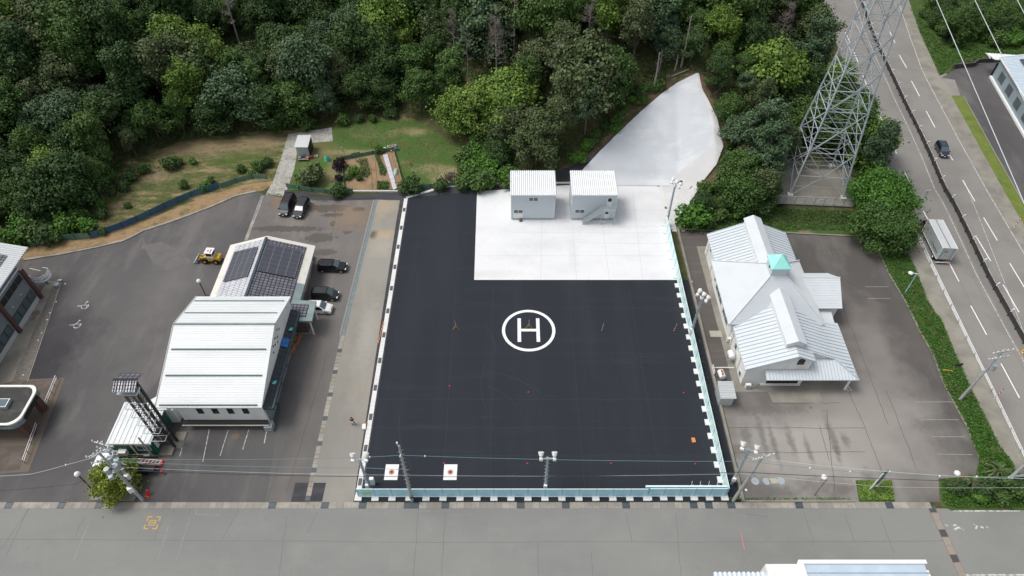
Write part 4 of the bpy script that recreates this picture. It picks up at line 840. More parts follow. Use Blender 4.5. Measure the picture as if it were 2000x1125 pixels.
# ---- restaurant like house on the east lot
def house():
    t = thing('gabled_house', 'large pale house with standing seam metal roofs, raised ridge lights and a teal cupola', 'building', (37, 67, 0))
    XW, XE, Y0, Y1, xm = 31.1, 43.2, 53.6, 79.9, 37.2; ze, zr = 3.8, 6.6
    b = MB(); prof = [(XW + .15, 0.), (XW + .15, ze - .1), (xm, zr - .15), (XE - .3, ze + .1), (XE - .3, 0.)]
    for y0, y1 in ((55.3, 79.6),):
        V = [(x, y, z) for y in (y0, y1) for x, z in prof]; b.add(V, [(0, 1, 2, 3, 4), (9, 8, 7, 6, 5)] + [(i + 1, i, i + 5, i + 6) for i in range(4)])
    V = [(x, y, z) for y in (53.85, 55.4) for x, z in [(XW + .16, 0.), (XW + .16, ze - .12), (xm, zr - .17), (39.45, 5.4), (39.45, 0)]]
    b.add(V, [(0, 1, 2, 3, 4), (9, 8, 7, 6, 5)] + [(i + 1, i, i + 5, i + 6) for i in range(4)]); b.build('wall', 'pale_wall', t)
    def roofplane(P, m='metal_roof', nm='roof', th=.14):
        b = MB(); b.slab(P, th); return b.build(nm, m, t)
    def zW(x): return ze + (zr - ze) * (x - XW) / (xm - XW)
    def zE(x): return ze + .25 + (zr - ze - .25) * (XE - x) / (XE - xm)
    r = roofplane([(XW - .2, Y0 - .1, zW(XW - .2)), (xm, Y0 - .1, zr), (xm, Y1, zr), (XW - .2, Y1, zW(XW - .2))])
    b = MB(); n = 44
    for i in range(n + 1): y = Y0 - .05 + (Y1 - Y0) * i / n; b.bar((XW - .18, y, zW(XW - .18) + .05), (xm, y, zr + .05), .085, .09)
    b.build('standing_seam', 'roof_seam', r)
    r = roofplane([(xm, Y0 - .1, zr), (39.75, Y0 - .1, zE(39.75)), (39.75, 55.1, zE(39.75)), (XE + .1, 55.1, zE(XE + .1)), (XE + .1, Y1, zE(XE + .1)), (xm, Y1, zr)])
    b = MB()
    for i in range(n + 1): y = Y0 - .05 + (Y1 - Y0) * i / n; xe = 39.7 if y < 55.1 else XE + .08; b.bar((xm, y, zr + .05), (xe, y, zE(xe) + .05), .085, .09)
    b.build('standing_seam', 'roof_seam', r)
    # pyramid with flat top under the cupola
    px0, px1, py0, py1, pz = 30.2, 43.6, 61.0, 73.6, 4.15; cx0, cx1, cy0, cy1, cz = 35.85, 38.15, 65.75, 68.2, 8.95
    Q = [(px0, py0, pz), (px1, py0, pz), (px1, py1, pz), (px0, py1, pz)]; T = [(cx0, cy0, cz), (cx1, cy0, cz), (cx1, cy1, cz), (cx0, cy1, cz)]
    b = MB(); b.add([tuple(p) for p in Q + T] + [(p[0], p[1], pz - .2) for p in Q], [(0, 1, 5, 4), (1, 2, 6, 5), (2, 3, 7, 6), (3, 0, 4, 7), (4, 5, 6, 7), (0, 8, 9, 1), (1, 9, 10, 2), (2, 10, 11, 3), (3, 11, 8, 0), (11, 10, 9, 8)]); py = b.build('pyramid_roof', 'metal_roof', t)
    b = MB()
    for i in range(4): b.bar(Vector(Q[i]) + Vector((0, 0, .05)), Vector(T[i]) + Vector((0, 0, .05)), .16, .12)
    for i in range(1, 24):
        s = i / 24; L = [Vector(Q[k]).lerp(Vector(T[k]), s) + Vector((0, 0, .015)) for k in range(4)]
        b.bar(L[0], L[1], .04, .03); b.bar(L[1], L[2], .04, .03)
    b.build('hip_cap', 'lap', py)
    b = MB(); b.bx(px0 + .9, px1 - .7, py0 + .6, py1 - .6, 0, pz - .15); b.build('core_wall', 'pale_wall', t)
    b = MB(); b.bx(cx0 + .05, cx1 - .05, cy0 + .05, cy1 - .05, cz - .5, 10.5); c = b.build('cupola', 'metal_roof', t)
    b = MB(); zq = 10.5; e = .18; C0 = [(cx0 - e, cy0 - e, zq), (cx1 + e, cy0 - e, zq), (cx1 + e, cy1 + e, zq), (cx0 - e, cy1 + e, zq)]; ap = ((cx0 + cx1) / 2, (cy0 + cy1) / 2, 12.0)
    b.add(C0 + [ap] + [(p[0], p[1], zq - .22) for p in C0], [(0, 1, 4), (1, 2, 4), (2, 3, 4), (3, 0, 4), (0, 5, 6, 1), (1, 6, 7, 2), (2, 7, 8, 3), (3, 8, 5, 0), (8, 7, 6, 5)]); b.build('cupola_roof', 'teal_roof', c)
    b = MB(); b.box(cx0 + .03, 66.9, 9.5, .06, .35, .6); b.build('cupola_window', 'dark_glass', c)
    # raised ridge lights
    def monitor(y0, y1, name='ridge_light'):
        b = MB(); prof = [(xm - 1.15, zr - .55), (xm - 1.15, zr + .55), (xm, zr + 1.15), (xm + 1.15, zr + .55), (xm + 1.15, zr - .55)]
        V = [(x, y, z) for y in (y0, y1) for x, z in prof]; b.add(V, [(0, 1, 2, 3, 4), (9, 8, 7, 6, 5), (1, 0, 5, 6), (4, 3, 8, 9)]); o = b.build(name, 'pale_wall', t)
        b = MB()
        b.slab([(xm - 1.35, y0 - .25, zr + .52), (xm, y0 - .25, zr + 1.22), (xm, y1 + .15, zr + 1.22), (xm - 1.35, y1 + .15, zr + .52)], .1)
        b.slab([(xm, y0 - .25, zr + 1.22), (xm + 1.35, y0 - .25, zr + .52), (xm + 1.35, y1 + .15, zr + .52), (xm, y1 + .15, zr + 1.22)], .1)
        b.build('ridge_light_roof', 'metal_roof', o)
    monitor(55.4, 65.0); monitor(69.5, 79.7)
    # east wing
    zt = 5.3; b = MB(); b.slab([(40.6, 64.2, 3.9), (47.2, 64.2, 3.9), (47.9, 68.9, zt), (41.5, 68.9, zt)], .14); r = b.build('wing_roof', 'metal_roof', t)
    b = MB(); b.slab([(41.5, 68.9, zt), (47.9, 68.9, zt), (46.9, 70.6, 4.5), (42.5, 70.6, 4.5)], .14); b.build('wing_back_slope', 'metal_roof', r)
    b = MB(); b.bar((41.5, 68.9, zt + .05), (47.9, 68.9, zt + .05), .14, .1)
    for i in range(1, 12): s = i / 12; b.bar((40.6 + .9 * s, 64.2 + 4.7 * s, 3.92 + 1.4 * s), (47.2 + .7 * s, 64.2 + 4.7 * s, 3.92 + 1.4 * s), .04, .03)
    b.build('wing_seam', 'lap', r)
    b = MB(); b.bx(42.5, 46.9, 64.7, 70.2, 0, 3.8); b.build('wing_wall', 'pale_wall', t)
    b = MB(); b.slab([(43.2, 62.3, 2.7), (45.9, 62.3, 2.7), (45.9, 64.7, 3.2), (43.2, 64.7, 3.2)], .12); b.bx(43.3, 45.7, 62.6, 64.8, 0, 2.6); b.build('side_entry', 'metal_roof', t)
    # porch roof wrapping the south east corner
    A_, B_, C_, D_ = (33.7, 52.45, 2.95), (45.9, 52.45, 2.95), (43.0, 55.45, 4.0), (39.55, 55.45, 4.0)
    b = MB(); b.slab([A_, B_, C_, (39.6, 55.45, 4.0), (39.6, 53.75, 3.42), (33.7, 53.75, 3.42)], .13); r = b.build('porch_roof', 'metal_roof', t)
    b = MB(); b.slab([B_, (46.2, 62.2, 2.95), (42.9, 62.2, 4.0), C_], .13); b.build('porch_east_slope', 'metal_roof', r)
    b = MB(); b.bar(Vector(B_) + Vector((0, 0, .06)), Vector(C_) + Vector((0, 0, .06)), .16, .12)
    for i in range(1, 28):
        x = 33.7 + 12.2 * i / 28; yt = 53.75 if x < 39.6 else (55.45 if x < 43 else 55.45 - (x - 43) * 3 / 2.9); b.bar((x, 52.47, 3.0), (x, yt, 3.0 + (yt - 52.45) * .35), .07, .08)
    for i in range(1, 16):
        y = 52.45 + 9.75 * i / 16; xi = 42.95 if y > 55.45 else 45.9 - (y - 52.45) * 2.9 / 3; b.bar((46.0, y, 3.0), (xi, y, 3.0 + (46.0 - xi) * .34), .07, .08)
    b.build('porch_seam', 'roof_seam', r)
    for x, y in ((45.2, 53.0), (45.2, 60.)): b = MB(); b.cyl(x, y, 0, 2.9, .16); b.build('porch_post', 'frame_white', r)
    b = MB()
    for k in range(2): b.bar((44.9 + k * .45, 52.9, .9), (45.6 + k * .45, 52.65, .1), .06)
    b.build('handrail', 'frame_white', r)
    window_xz(t, 34.6, 38.9, .3, 2.6, 53.84, 'dark_glass', 'frame_dark', 4, 'entrance'); b = MB(); b.bx(33.9, 39.3, 53.6, 53.84, 0, .22); b.build('step', 'pale_wall', t)
    f = window_xz(t, 38.0 - .45, 38.0 + .45, 4.55, 5.45, 53.84, 'dark_glass', 'frame_dark', 1)
    b = MB(); b.tube([(38.0, 53.8, 5.42), (38.0, 53.84, 5.42)], .42, 14); b.build('arch', 'dark_glass', f)
    # west wall windows, pipes and boxes
    for y, y2, z0, z1 in ((76.9, 77.7, 2.3, 3.1), (71.6, 72.4, 1.2, 3), (67.2, 71, .9, 3.1), (63.2, 66.2, .9, 3.1), (58.3, 59.2, 1.4, 2.6), (54.6, 55.4, .3, 1.4)):
        window_yz(t, y, y2, z0, z1, XW + .15 if not 61 < y < 73 else px0 + .9, -1, 'glass', 'frame_white', max(1, int((y2 - y) / 1.1)))
    b = MB()
    for y in (56.2, 60.4, 75., 78.5): b.bar((XW + .05, y, 0), (XW + .05, y, 3.6), .09)
    b.build('downpipe', 'cream_trim', t)
    b = MB(); b.bar((33.6, 52.6, 2.8), (33.0, 53.3, .6), .12); b.bar((33.0, 53.3, .7), (32.8, 53.2, .05), .12); b.build('gutter_pipe', 'steel', t)
house()
def ac(u, v, lab, z=0, s=.9):
    o = W(u, v); t = thing('outdoor_unit', lab, 'air unit', (o[0], o[1], z))
    b = MB(); b.box(o[0], o[1], z + .08, s, .38, .75); b.build('casing', 'frame_white', t)
    b = MB(); b.tube([(o[0], o[1] - .2, z + .45), (o[0], o[1] - .22, z + .45)], .26, 14); b.build('fan_grille', 'steel', t)
ac(1459, 758, 'small white box by the front left corner of the pale house', .1, .7)
ac(1424, 668, 'white outdoor unit on the west wall of the pale house beside two pipes', .1)
def oil_tank(u, v, lab, rust, rz=0):
    o = W(u, v); t = thing('oil_tank', lab, 'tank', (o[0], o[1], 0), group='oil tanks west of the pale house')
    b = MB((o[0], o[1], 0), rz); b.tube([(0, -.62, 1.35), (0, -.55, 1.35), (0, .55, 1.35), (0, .62, 1.35)], [.25, .42, .42, .25], 18); b.build('tank', 'frame_white', t)
    b = MB((o[0], o[1], 0), rz)
    for x in (-.35, .35):
        for y in (-.4, .4): b.bar((x, y, 0), (x * .7, y, 1.1), .06)
    for y in (-.4, .4): b.bar((-.33, y, .5), (.33, y, .5), .05)
    b.build('stand', 'steel', t)
    if rust: b = MB((o[0], o[1], 0), rz); b.slab([(-.16, -.5, 1.785), (.12, -.45, 1.785), (.16, .35, 1.785), (-.1, .5, 1.785)], .03); b.build('rust_patch', 'rust', t)
oil_tank(1405, 742, 'white oil tank with a large rust patch standing free beside the corrugated shed', True, .1)
oil_tank(1424, 704, 'white oil tank against the west wall of the pale house', False, .05)
b = MB(); p = [W(1398, 722), W(1432, 722)]; b.bar((p[0][0], p[0][1], .5), (p[1][0], p[1][1], .5), .1); b.bar((p[0][0] - .6, p[0][1] + .1, .1), (p[0][0] - .6, p[0][1] + .1, 1.1), .07); b.bar((p[0][0] - .6, p[0][1] - 1.2, .1), (p[0][0] - .6, p[0][1] - 1.2, 1.1), .07); b.bar((p[0][0] - .6, p[0][1] - 1.2, 1.1), (p[0][0] - .6, p[0][1] + .1, 1.1), .07); b.bar((p[0][0] - .6, p[0][1] - 1.2, .6), (p[0][0] - .6, p[0][1] + .1, .6), .07); b.bar((p[0][0] - .6, p[0][1] + .1, .5), (p[0][0], p[0][1], .5), .07)
setp(b.build('pipe_rail', 'frame_white'), 'white pipe frame from the rusty oil tank to the house wall', 'pipe rail')
def tin_shed():
    o = W(1415, 780); t = thing('corrugated_shed', 'small corrugated tin shed at the heliport fence near the pale house', 'shed', (o[0], o[1] - .3, 0))
    b = MB(); x, y = o[0] - .2, o[1] - .1; b.box(x, y + .2, 0, 1.75, 2.2, 2.0); b.build('wall', 'aluminium', t)
    b = MB(); n = 14
    for i in range(n): s = i / n; b.bar((x - 1.02, y - 1.1 + 2.5 * s, 2.08 + .30 * s), (x + 1.05, y - 1.1 + 2.5 * s, 2.08 + .30 * s), .16 if i % 2 else .1, .1 if i % 2 else .02)
    b.slab([(x - 1.0, y - 1.15, 2.06), (x + 1.03, y - 1.15, 2.06), (x + 1.03, y + 1.4, 2.36), (x - 1.0, y + 1.4, 2.36)], .05); b.build('roof', 'aluminium', t)
tin_shed()
# ---- western building (left edge)
def west_building():
    xw = -71.9; t = thing('tiled_office_building', 'grey two-storey building with red-brown sloping buttresses at the left edge', 'building', (-76, 62, 0))
    y0, y1 = 44., 72.9
    b = MB(); b.bx(-92, xw, y0, 69.95, 0, 6.3); b.build('wall', 'grey_tile_wall', t)
    sl_ = .28; b = MB(); b.slab([(xw - .35, y0, 6.75), (-92, y0, 6.75 + 5), (-92, y1 + 1, 6.75 + 5), (xw - .35, y1 + .9, 6.75)], .2)
    r = b.build('roof', 'aluminium', t)
    b = MB()
    for i in range(75): y = y0 + (y1 + .9 - y0) * i / 75; b.bar((xw - .37, y, 6.79), (-80, y, 6.79 + (-(-80) + xw - .35) * 5 / 19.75), .09, .07)
    b.build('rib', 'lap', r)
    b = MB(); z_ = lambda x: 6.75 + (xw - .35 - x) * 5 / 19.75; b.slab([(xw - 2.0, y0, z_(xw - 2) + .12), (-92, y0, z_(-92) + .12), (-92, y1 - 1.0, z_(-92) + .12), (xw - 2.0, y1 - 1.4, z_(xw - 2) + .12)], .1); b.build('tiled_slope', 'dark_tiles', r, uvn=((1, 0, 0), (0, 1, 0)))
    for yy in (69.7, 63.05, 56.3, 49.6):
        b = MB(); b.bar((xw - .1, yy, 6.2), (xw + .55, yy, .1), .5, .5) if 0 else b.slab([(xw, yy - .25, 6.25), (xw + .45, yy - .25, 6.25), (xw + .45, yy + .25, 6.25), (xw, yy + .25, 6.25)], 6.25); b.build('buttress', 'brown_pilaster', t)
    for k, yc in enumerate((66.4, 59.7, 53.)):
        for j in range(4):
            ya_ = yc - 2.75 + j * 1.4; window_yz(t, ya_, ya_ + 1.3, .9, 2.5, xw, 1, 'glass', 'frame_dark', 1); window_yz(t, ya_, ya_ + 1.3, 4.7, 5.8, xw, 1, 'dark_glass', 'frame_dark', 1)
        for dy in (-1.6, .8):
            b = MB(); b.ball((xw + .08, yc + dy, 3.5), .11, 8); b.build('wall_lamp', 'frame_white', t)
        b = MB(); b.bx(xw, xw + .1, yc - 2.95, yc + 2.95, 0, .75); b.build('sill_band', 'aluminium', t)
west_building()
sheet('west_building_apron', [(-72, 40), (-69.3, 40.5), (-66.8, 53.5), (-70.2, 73.2), (-72.4, 73.2)], .010, 'old_concrete')
b = MB()
sheet('pebble_strip', WP([(52, 745), (118, 552), (106, 552), (24, 745)]), .016, mat('pebbles', (.17, .155, .135), .9, [((.10, .09, .08), 3, .4, .65, .9, U1), ((.26, .24, .2), 6, .55, .7, .8, U1)], bump=.8, bscale=8))
b = MB(); b.strip([W(54, 745), W(122, 546)], .12, .05); struct(b, 'pebble_strip_kerb', 'old_curb')
for u, v, l in ((128, 555, 'far'), (110, 590, 'second'), (98, 612, 'third'), (93, 625, 'fourth'), (82, 651, 'fifth'), (75, 665, 'sixth'), (46, 733, 'nearest')):
    b = MB(); o = W(u, v); b.ball((o[0], o[1], .06), .13, 8, .8); setp(b.build('reflector_stud', 'frame_white'), {'far': 'white stud farthest along the pebble strip kerb', 'nearest': 'white stud nearest the brown tiled ramp'}.get(l, l + ' white stud, counted from the far end of the pebble strip'), 'stud', 'white studs along the pebble strip')
def canopy_building():
    z = 3.7; t = thing('entrance_canopy', 'flat dark entrance canopy with a rounded white rim on brown pillars', 'canopy', (-66, 48.5, 0))
    P = []; x1, y0, y1 = -61.4, 45.1, 51.1; r = 1.3
    pts = [(-78, y1)] + [(x1 - r * .9 + r * math.sin(a) * .9, y1 - r + r * math.cos(a)) for a in np.linspace(0, math.pi / 2, 7)] + [(x1 + .0 - r * 1.1 + r * 1.1 * math.cos(a), y0 + r * 1.1 - r * 1.1 * math.sin(a)) for a in np.linspace(0, math.pi / 2, 7)] + [(-78, y0)]
    b = MB(); b.prism(pts, z - .9, z - .1); b.build('slab', 'grey_green_metal', t)
    inner = [(p[0] - .32 if p[0] > -70 else p[0], p[1] + (.3 if p[1] < 48 else -.3)) for p in pts]; b = MB(); b.prism(inner, z - .1, z - .05); b.build('roof', 'roof_membrane', t)
    b = MB(); n = len(pts); V = []
    for p, q in zip(pts, inner): V += [(p[0], p[1], z + .12), (q[0], q[1], z + .12), (p[0], p[1], z - .3), (q[0], q[1], z - .1)]
    F = []
    for i in range(n - 1): a = 4 * i; c = a + 4; F += [(a, a + 1, c + 1, c), (a + 2, a, c, c + 2), (a + 1, a + 3, c + 3, c + 1)]
    b.add(V, F); b.build('rim', 'rim_white', t)
    o = W(10, 786, z + .5); b = MB(); b.bx(-68.5, -63.9, o[1] - .65, o[1] + .65, z - .05, z + .45); s_ = b.build('skylight', 'steel', t)
    for k in range(3): b = MB(); b.bx(-68.3 + k * 1.45, -67 + k * 1.45, o[1] - .5, o[1] + .5, z + .45, z + .5); b.build('pane', 'lamp_glass' if 0 else 'glass', s_)
    for u, v in ((90, 800), (64, 849)):
        q = W(u, v); b = MB(); b.box(q[0] - .2, q[1], 0, .8, .8, z - .85); b.build('pillar', 'brown_pilaster', t)
    b = MB(); b.bx(x1 - .02, x1 + .12, 46.4, 49.8, z - .75, z - .25); g_ = b.build('fascia_grille', 'black_iron', t)
canopy_building()
sheet('canopy_paving', WP([(0, 752), (34, 742), (127, 738), (56, 921), (0, 925)]), .022, 'pave_tiles')
sheet('canopy_garden_bed', WP([(45, 745), (110, 740), (92, 778), (76, 778), (60, 760), (40, 760)]), .030, 'dark_tile_paving')
sheet('ramp_surface', WP([(0, 872), (54, 870), (38, 918), (0, 922)]), .030, 'dark_tile_paving')
for (pp, lab) in (([(114, 740), (90, 799)], 'pale handrail on the far side of the canopy ramp'), ([(76, 832), (50, 905)], 'pale handrail on the near side of the canopy ramp')):
    a, c = W(*pp[0]), W(*pp[1]); t = thing('handrail', lab, 'handrail', (*a[:2], 0), group='handrails of the canopy ramp')
    b = MB(); b.bar((a[0], a[1], .85), (c[0], c[1], .85), .06); b.bar((a[0], a[1], .5), (c[0], c[1], .5), .05); b.build('rail', 'frame_white', t)
    for i in range(5): q = i / 4; x, y = a[0] + (c[0] - a[0]) * q, a[1] + (c[1] - a[1]) * q; b = MB(); b.bar((x, y, 0), (x, y, .85), .05); b.build('post', 'frame_dark', t)
# ---- white ring sculpture
def ring():
    RX, RY = -72.6, 73.0
    o = W(62, 574); t = thing('ring_antenna', 'white curved band frame on a grey stand beside the grey building', 'antenna', (-72.6, 73.0, 0))
    cx, cy = RX, RY
    def arc(a0, a1, r, zs, w_=.28):
        b = MB(); V = []; n = 24
        for i in range(n + 1):
            a = R(a0 + (a1 - a0) * i / n); V += [(cx + r * math.cos(a), cy + r * math.sin(a), zs), (cx + r * math.cos(a), cy + r * math.sin(a), zs + w_), (cx + (r - .08) * math.cos(a), cy + (r - .08) * math.sin(a), zs + w_), (cx + (r - .08) * math.cos(a), cy + (r - .08) * math.sin(a), zs)]
        F = []
        for i in range(n):
            for k in range(4): F.append((4 * i + k, 4 * i + (k + 1) % 4, 4 * i + 4 + (k + 1) % 4, 4 * i + 4 + k))
        b.add(V, F); return b
    for k, (a0, a1, zz) in enumerate(((-130, 60, 1.1), (-120, 100, 1.6), (-150, 20, 2.0))): arc(a0, a1, 1.35, zz).build('band', 'frame_white', t)
    b = MB()
    for a in (-120, -70, -20, 30): b.bar((cx + 1.3 * math.cos(R(a)), cy + 1.3 * math.sin(R(a)), .9), (cx + 1.3 * math.cos(R(a)), cy + 1.3 * math.sin(R(a)), 2.3), .08)
    b.bar((cx - 1.2, cy - .9, 1.2), (cx + .9, cy + .4, 1.2), .2, .1); b.build('rib', 'steel', t)
    b = MB(); b.tube([(cx, cy, 0), (cx, cy, 1.3)], .16, 10); b.tube([(cx + .6, cy - .5, 0), (cx + .3, cy - .2, 1.2)], .1, 8); b.build('stand', 'brown_steel', t)
    b = MB(); b.tube([(cx - 2.2, cy + 1.3, 1.7), (cx - .4, cy + .7, 1.8)], .06, 8); b.ball((cx - .35, cy + .7, 1.8), .13, 8); b.build('arm', 'frame_white', t)
ring()
b = MB(); o = W(112, 560); b.bx(o[0] - .35, o[0] + .35, o[1] - .25, o[1] + .45, .02, .5); b.bx(o[0] - .3, o[0] + .3, o[1] + .9, o[1] + 1.3, .3, .36); b.bar((o[0] - .3, o[1] + 1.1, 0), (o[0] - .3, o[1] + 1.1, .3), .05); b.bar((o[0] + .3, o[1] + 1.1, 0), (o[0] + .3, o[1] + 1.1, .3), .05)
setp(b.build('meter_box', 'steel'), 'grey metal box and frame at the far end of the pebble strip', 'box')
# ---- north east building
def ne_building():
    a, c = Vector(W(1936, 151)[:2]), Vector(W(2000, 262)[:2]); d = (c - a).normalized(); n_ = Vector((-d.y, d.x)); 
    if n_.x < 0: n_ = -n_
    Lw = 45; t = thing('grey_warehouse', 'grey-blue clad warehouse with a white metal roof at the top right corner', 'warehouse', (a.x, a.y, 0))
    def P(s, w_, z): p = a + d * s + n_ * w_; return (p.x, p.y, z)
    h = 4.3; b = MB(); b.add([P(0, 0, 0), P(Lw, 0, 0), P(Lw, 14, 0), P(0, 14, 0), P(0, 0, h), P(Lw, 0, h), P(Lw, 14, h), P(0, 14, h)], [(0, 1, 5, 4), (1, 2, 6, 5), (2, 3, 7, 6), (3, 0, 4, 7), (4, 5, 6, 7)]); b.build('wall', 'grey_blue_wall', t)
    b = MB(); b.slab([P(-.3, -.3, h + .1), P(Lw, -.3, h + .1), P(Lw, 8, h + 1.9), P(-.3, 8, h + 1.9)], .15); b.slab([P(-.3, 8, h + 1.9), P(Lw, 8, h + 1.9), P(Lw, 16, h + .1), P(-.3, 16, h + .1)], .15); r = b.build('roof', 'blue_roof', t)
    b = MB()
    for i in range(80): s = i * .56; b.bar(P(s, -.28, h + .15), P(s, 8, h + 1.95), .08, .07)
    b.build('rib', 'lap', r)
    b = MB(); b.bar(P(-.35, -.35, h + .12), P(Lw, -.35, h + .12), .16, .2); b.bar(P(-.35, -.35, h + .15), P(-.35, 8, h + 1.95), .16, .2); b.build('eave_trim', 'frame_white', r)
    b = MB(); b.slab([P(-2.9, -2.2, h - .4), P(-.3, -.9, h - .4), P(-.3, 13, h - .2), P(-2.9, 13, h - .2)], .15); b.build('side_canopy', 'white_roof', t)
    b = MB()
    for i in range(26): b.bar(P(-2.85, -2 + i * .6, h - .33), P(-.35, -2 + i * .6, h - .33), .12, .1)
    b.build('canopy_rib', 'frame_white', t)
    b = MB(); b.add([P(0, -.03, 0), P(Lw, -.03, 0), P(Lw, -.5, 0), P(0, -.5, 0), P(0, -.03, .4), P(Lw, -.03, .4), P(Lw, -.5, .4), P(0, -.5, .4)], [(3, 2, 1, 0), (4, 5, 6, 7)[::-1], (2, 3, 7, 6), (3, 0, 4, 7)]); b.build('plinth', 'frame_white', t)
    for s in (2.6, 7.4, 12.4, 17.4, 22.4):
        b = MB(); b.add([P(s, -.04, 1.1), P(s + 2.6, -.04, 1.1), P(s + 2.6, -.04, 3.0), P(s, -.04, 3.0), P(s, -.0, 1.1), P(s + 2.6, 0, 1.1), P(s + 2.6, 0, 3.0), P(s, 0, 3.0)], [(0, 1, 2, 3)[::-1], (0, 1, 2, 3), (4, 5, 1, 0), (3, 2, 6, 7), (0, 3, 7, 4), (1, 5, 6, 2)]); w_ = b.build('shuttered_window', 'shutter', t)
    b = MB(); b.slab([P(1.5, 2.6, h + .98), P(9, 2.6, h + .98), P(9, 6, h + 1.7), P(1.5, 6, h + 1.7)], .06); b.build('solar_panel', 'solar', t)
    b = MB(); p = P(-.9, .3, 0); b.tube([(p[0], p[1], 0), (p[0], p[1], 2.8)], .25, 10); b.build('dark_tank', 'black_iron', t)
ne_building()
b = MB(); P = [W(u, v) for u, v in ((1860, 133), (1898, 130), (1908, 123), (1960, 119), (2050, 114))]
for i in range(4): b.bar((P[i][0], P[i][1], .5), (P[i + 1][0], P[i + 1][1], .5), .4, 1.0)
setp(b.build('retaining_wall', 'retaining'), 'low dark retaining wall behind the far car park by the warehouse', 'wall')
# ---- building at the bottom edge
def south_building():
    t = thing('low_shop_building', 'pale blue metal roof with a white rim at the bottom edge of the view', 'building', (37, 22, 0)); z = 6
    x0, x1, yt = 29.9, 43.2, 27.6
    b = MB(); b.bx(26.5, x1 - .3, 8, yt - .3, 0, z - .3); b.build('wall', 'pale_wall', t)
    b = MB(); b.slab([(x0 + .4, yt - .35, z - .15), (x1 - .2, yt - .35, z - .15), (x1 + .1, 12, z - 1.6), (x0 + .9, 12, z - 1.6)], .1); b.build('roof', 'blue_roof', t)
    b = MB(); b.bx(x0, x1, yt - .4, yt, z - .2, z + .1); b.slab([(x0, yt, z + .08), (x0 + .45, yt - .35, z + .08), (x0 + 1.0, 12, z + .08), (25.5, 20.5, z + .02)], .2); b.build('rim', 'frame_white', t)
    for y in (26.35, 25.2, 24): b = MB(); b.bar((x0 + .6, y, z - .15 - (yt - .35 - y) * .093), (x1, y, z - .15 - (yt - .35 - y) * .093), .12, .08); b.build('roof_seam', 'steel', t)
    b = MB(); b.bx(x1 - .35, x1 + .1, 12, yt - .9, z - .9, z - .35); b.build('side_gutter', 'frame_white', t)
    t2 = thing('tiled_shed', 'pale corrugated roof strip at the bottom edge left of the blue roof', 'shed', (25, 23, 0))
    b = MB(); x0, x1, yt = 21., 28.3, 26.6
    b.bx(x0 + .2, x1 - .2, 12, yt - .3, 0, 4.7); b.build('wall', 'pale_wall', t2)
    b = MB(); b.slab([(x0, yt, 5.2), (x1, yt, 5.2), (x1, 12, 4.6), (x0, 12, 4.6)], .1); r = b.build('roof', 'blue_roof', t2)
    b = MB()
    for i in range(15): x = x0 + .2 + i * (x1 - x0 - .4) / 14; b.bar((x, yt + .05, 5.25), (x, 12, 4.65), .22, .14)
    b.build('roof_roll', 'frame_white', r)
south_building()
# ================================================================== FENCES
def panel_fence(p, q, label, m, side, grp, name='panel_fence', h=1.95, bead=True, z0=.06):
    """panels between posts standing on white blocks; side = direction the blocks stick out"""
    p, q = Vector(p), Vector(q); L = (q - p).length; d = (q - p) / L; nn = Vector((-d.y, d.x)) * side; an = math.atan2(d.y, d.x); k = int(round(L / 2.02)); s = L / k
    t = thing(name, label, 'fence', (*((p + q) / 2), 0), group=grp)
    for i in range(k):
        a = p + d * (s * i + .04); c = p + d * (s * (i + 1) - .04); b = MB(); mid = (a + c) / 2
        b.box(mid.x, mid.y, .22, s - .08, .05, h - .22, an); o = b.build('panel', m, t)
        b = MB()
        for z in (.8, 1.35): b.box(mid.x, mid.y, z, s - .08, .075, .04, an)
        b.box((a.x * .67 + c.x * .33), (a.y * .67 + c.y * .33), .25, .05, .07, h - .3, an); b.box((a.x * .33 + c.x * .67), (a.y * .33 + c.y * .67), .25, .05, .07, h - .3, an); b.build('rail', m, o)
    for i in range(k + 1):
        c = p + d * s * i; b = MB(); b.box(c.x, c.y, .05, .09, .12, h + .02, an); b.build('post', 'fence_line', t)
        b = MB(); e = c + nn * .22; b.box(e.x, e.y, -.05, .85, .75, .26 + .004 * (name == 'sliding_gate'), an); b.build('footing', 'curb_concrete', t)
    b = MB(); b.bar((*p, h + .02), (*q, h + .02), .09, .06); b.bar((*(p), .12), (*(q), .12), .16, .14); b.build('top_rail', 'fence_white_and_sunlit', t)
    return t
FYf = W(0, 970)[1]
panel_fence((XL + .1, FYf), (16.2, FYf), 'long pale blue panel fence between the black heliport and the street', 'fence_blue', -1, 'pale blue panel fences round the heliport')
t = panel_fence((16.4, FYf + .05), (25.6, FYf + .05), 'sliding gate of pale blue panels with a thick white beam, right end of street fence', 'fence_blue', -1, 'pale blue panel fences round the heliport', 'sliding_gate')
b = MB(); b.bx(15.9, 25.6, FYf + .22, FYf + .42, 1.75, 2.1); b.build('gate_beam', 'fence_white_and_sunlit', t)
for i in range(4):
    x = 21.6 + i * 1.02; b = MB(); b.bar((x - .16, FYf + .45, .05), (x, FYf + .55, 1.9), .07); b.bar((x + .16, FYf + .45, .05), (x, FYf + .55, 1.9), .07); b.bar((x - .16, FYf + .4, 1.0), (x - .05, FYf + 1.0, 2.0), .05); b.build('gate_hoop', 'frame_white', t)
panel_fence((25.8, FYf + .1), (25.8, 86.3), 'panel fence coloured as sunlit along the east side of the heliport next to the pale house', 'fence_white_and_sunlit', 1, 'pale blue panel fences round the heliport')
b = MB(); o = W(717, 968); b.bx(o[0] - .5, o[0] + .7, FYf - .06, FYf - .03, 1.0, 1.3); setp(b.build('green_banner', 'lime'), 'small lime green banner on the left end of the street fence', 'banner')
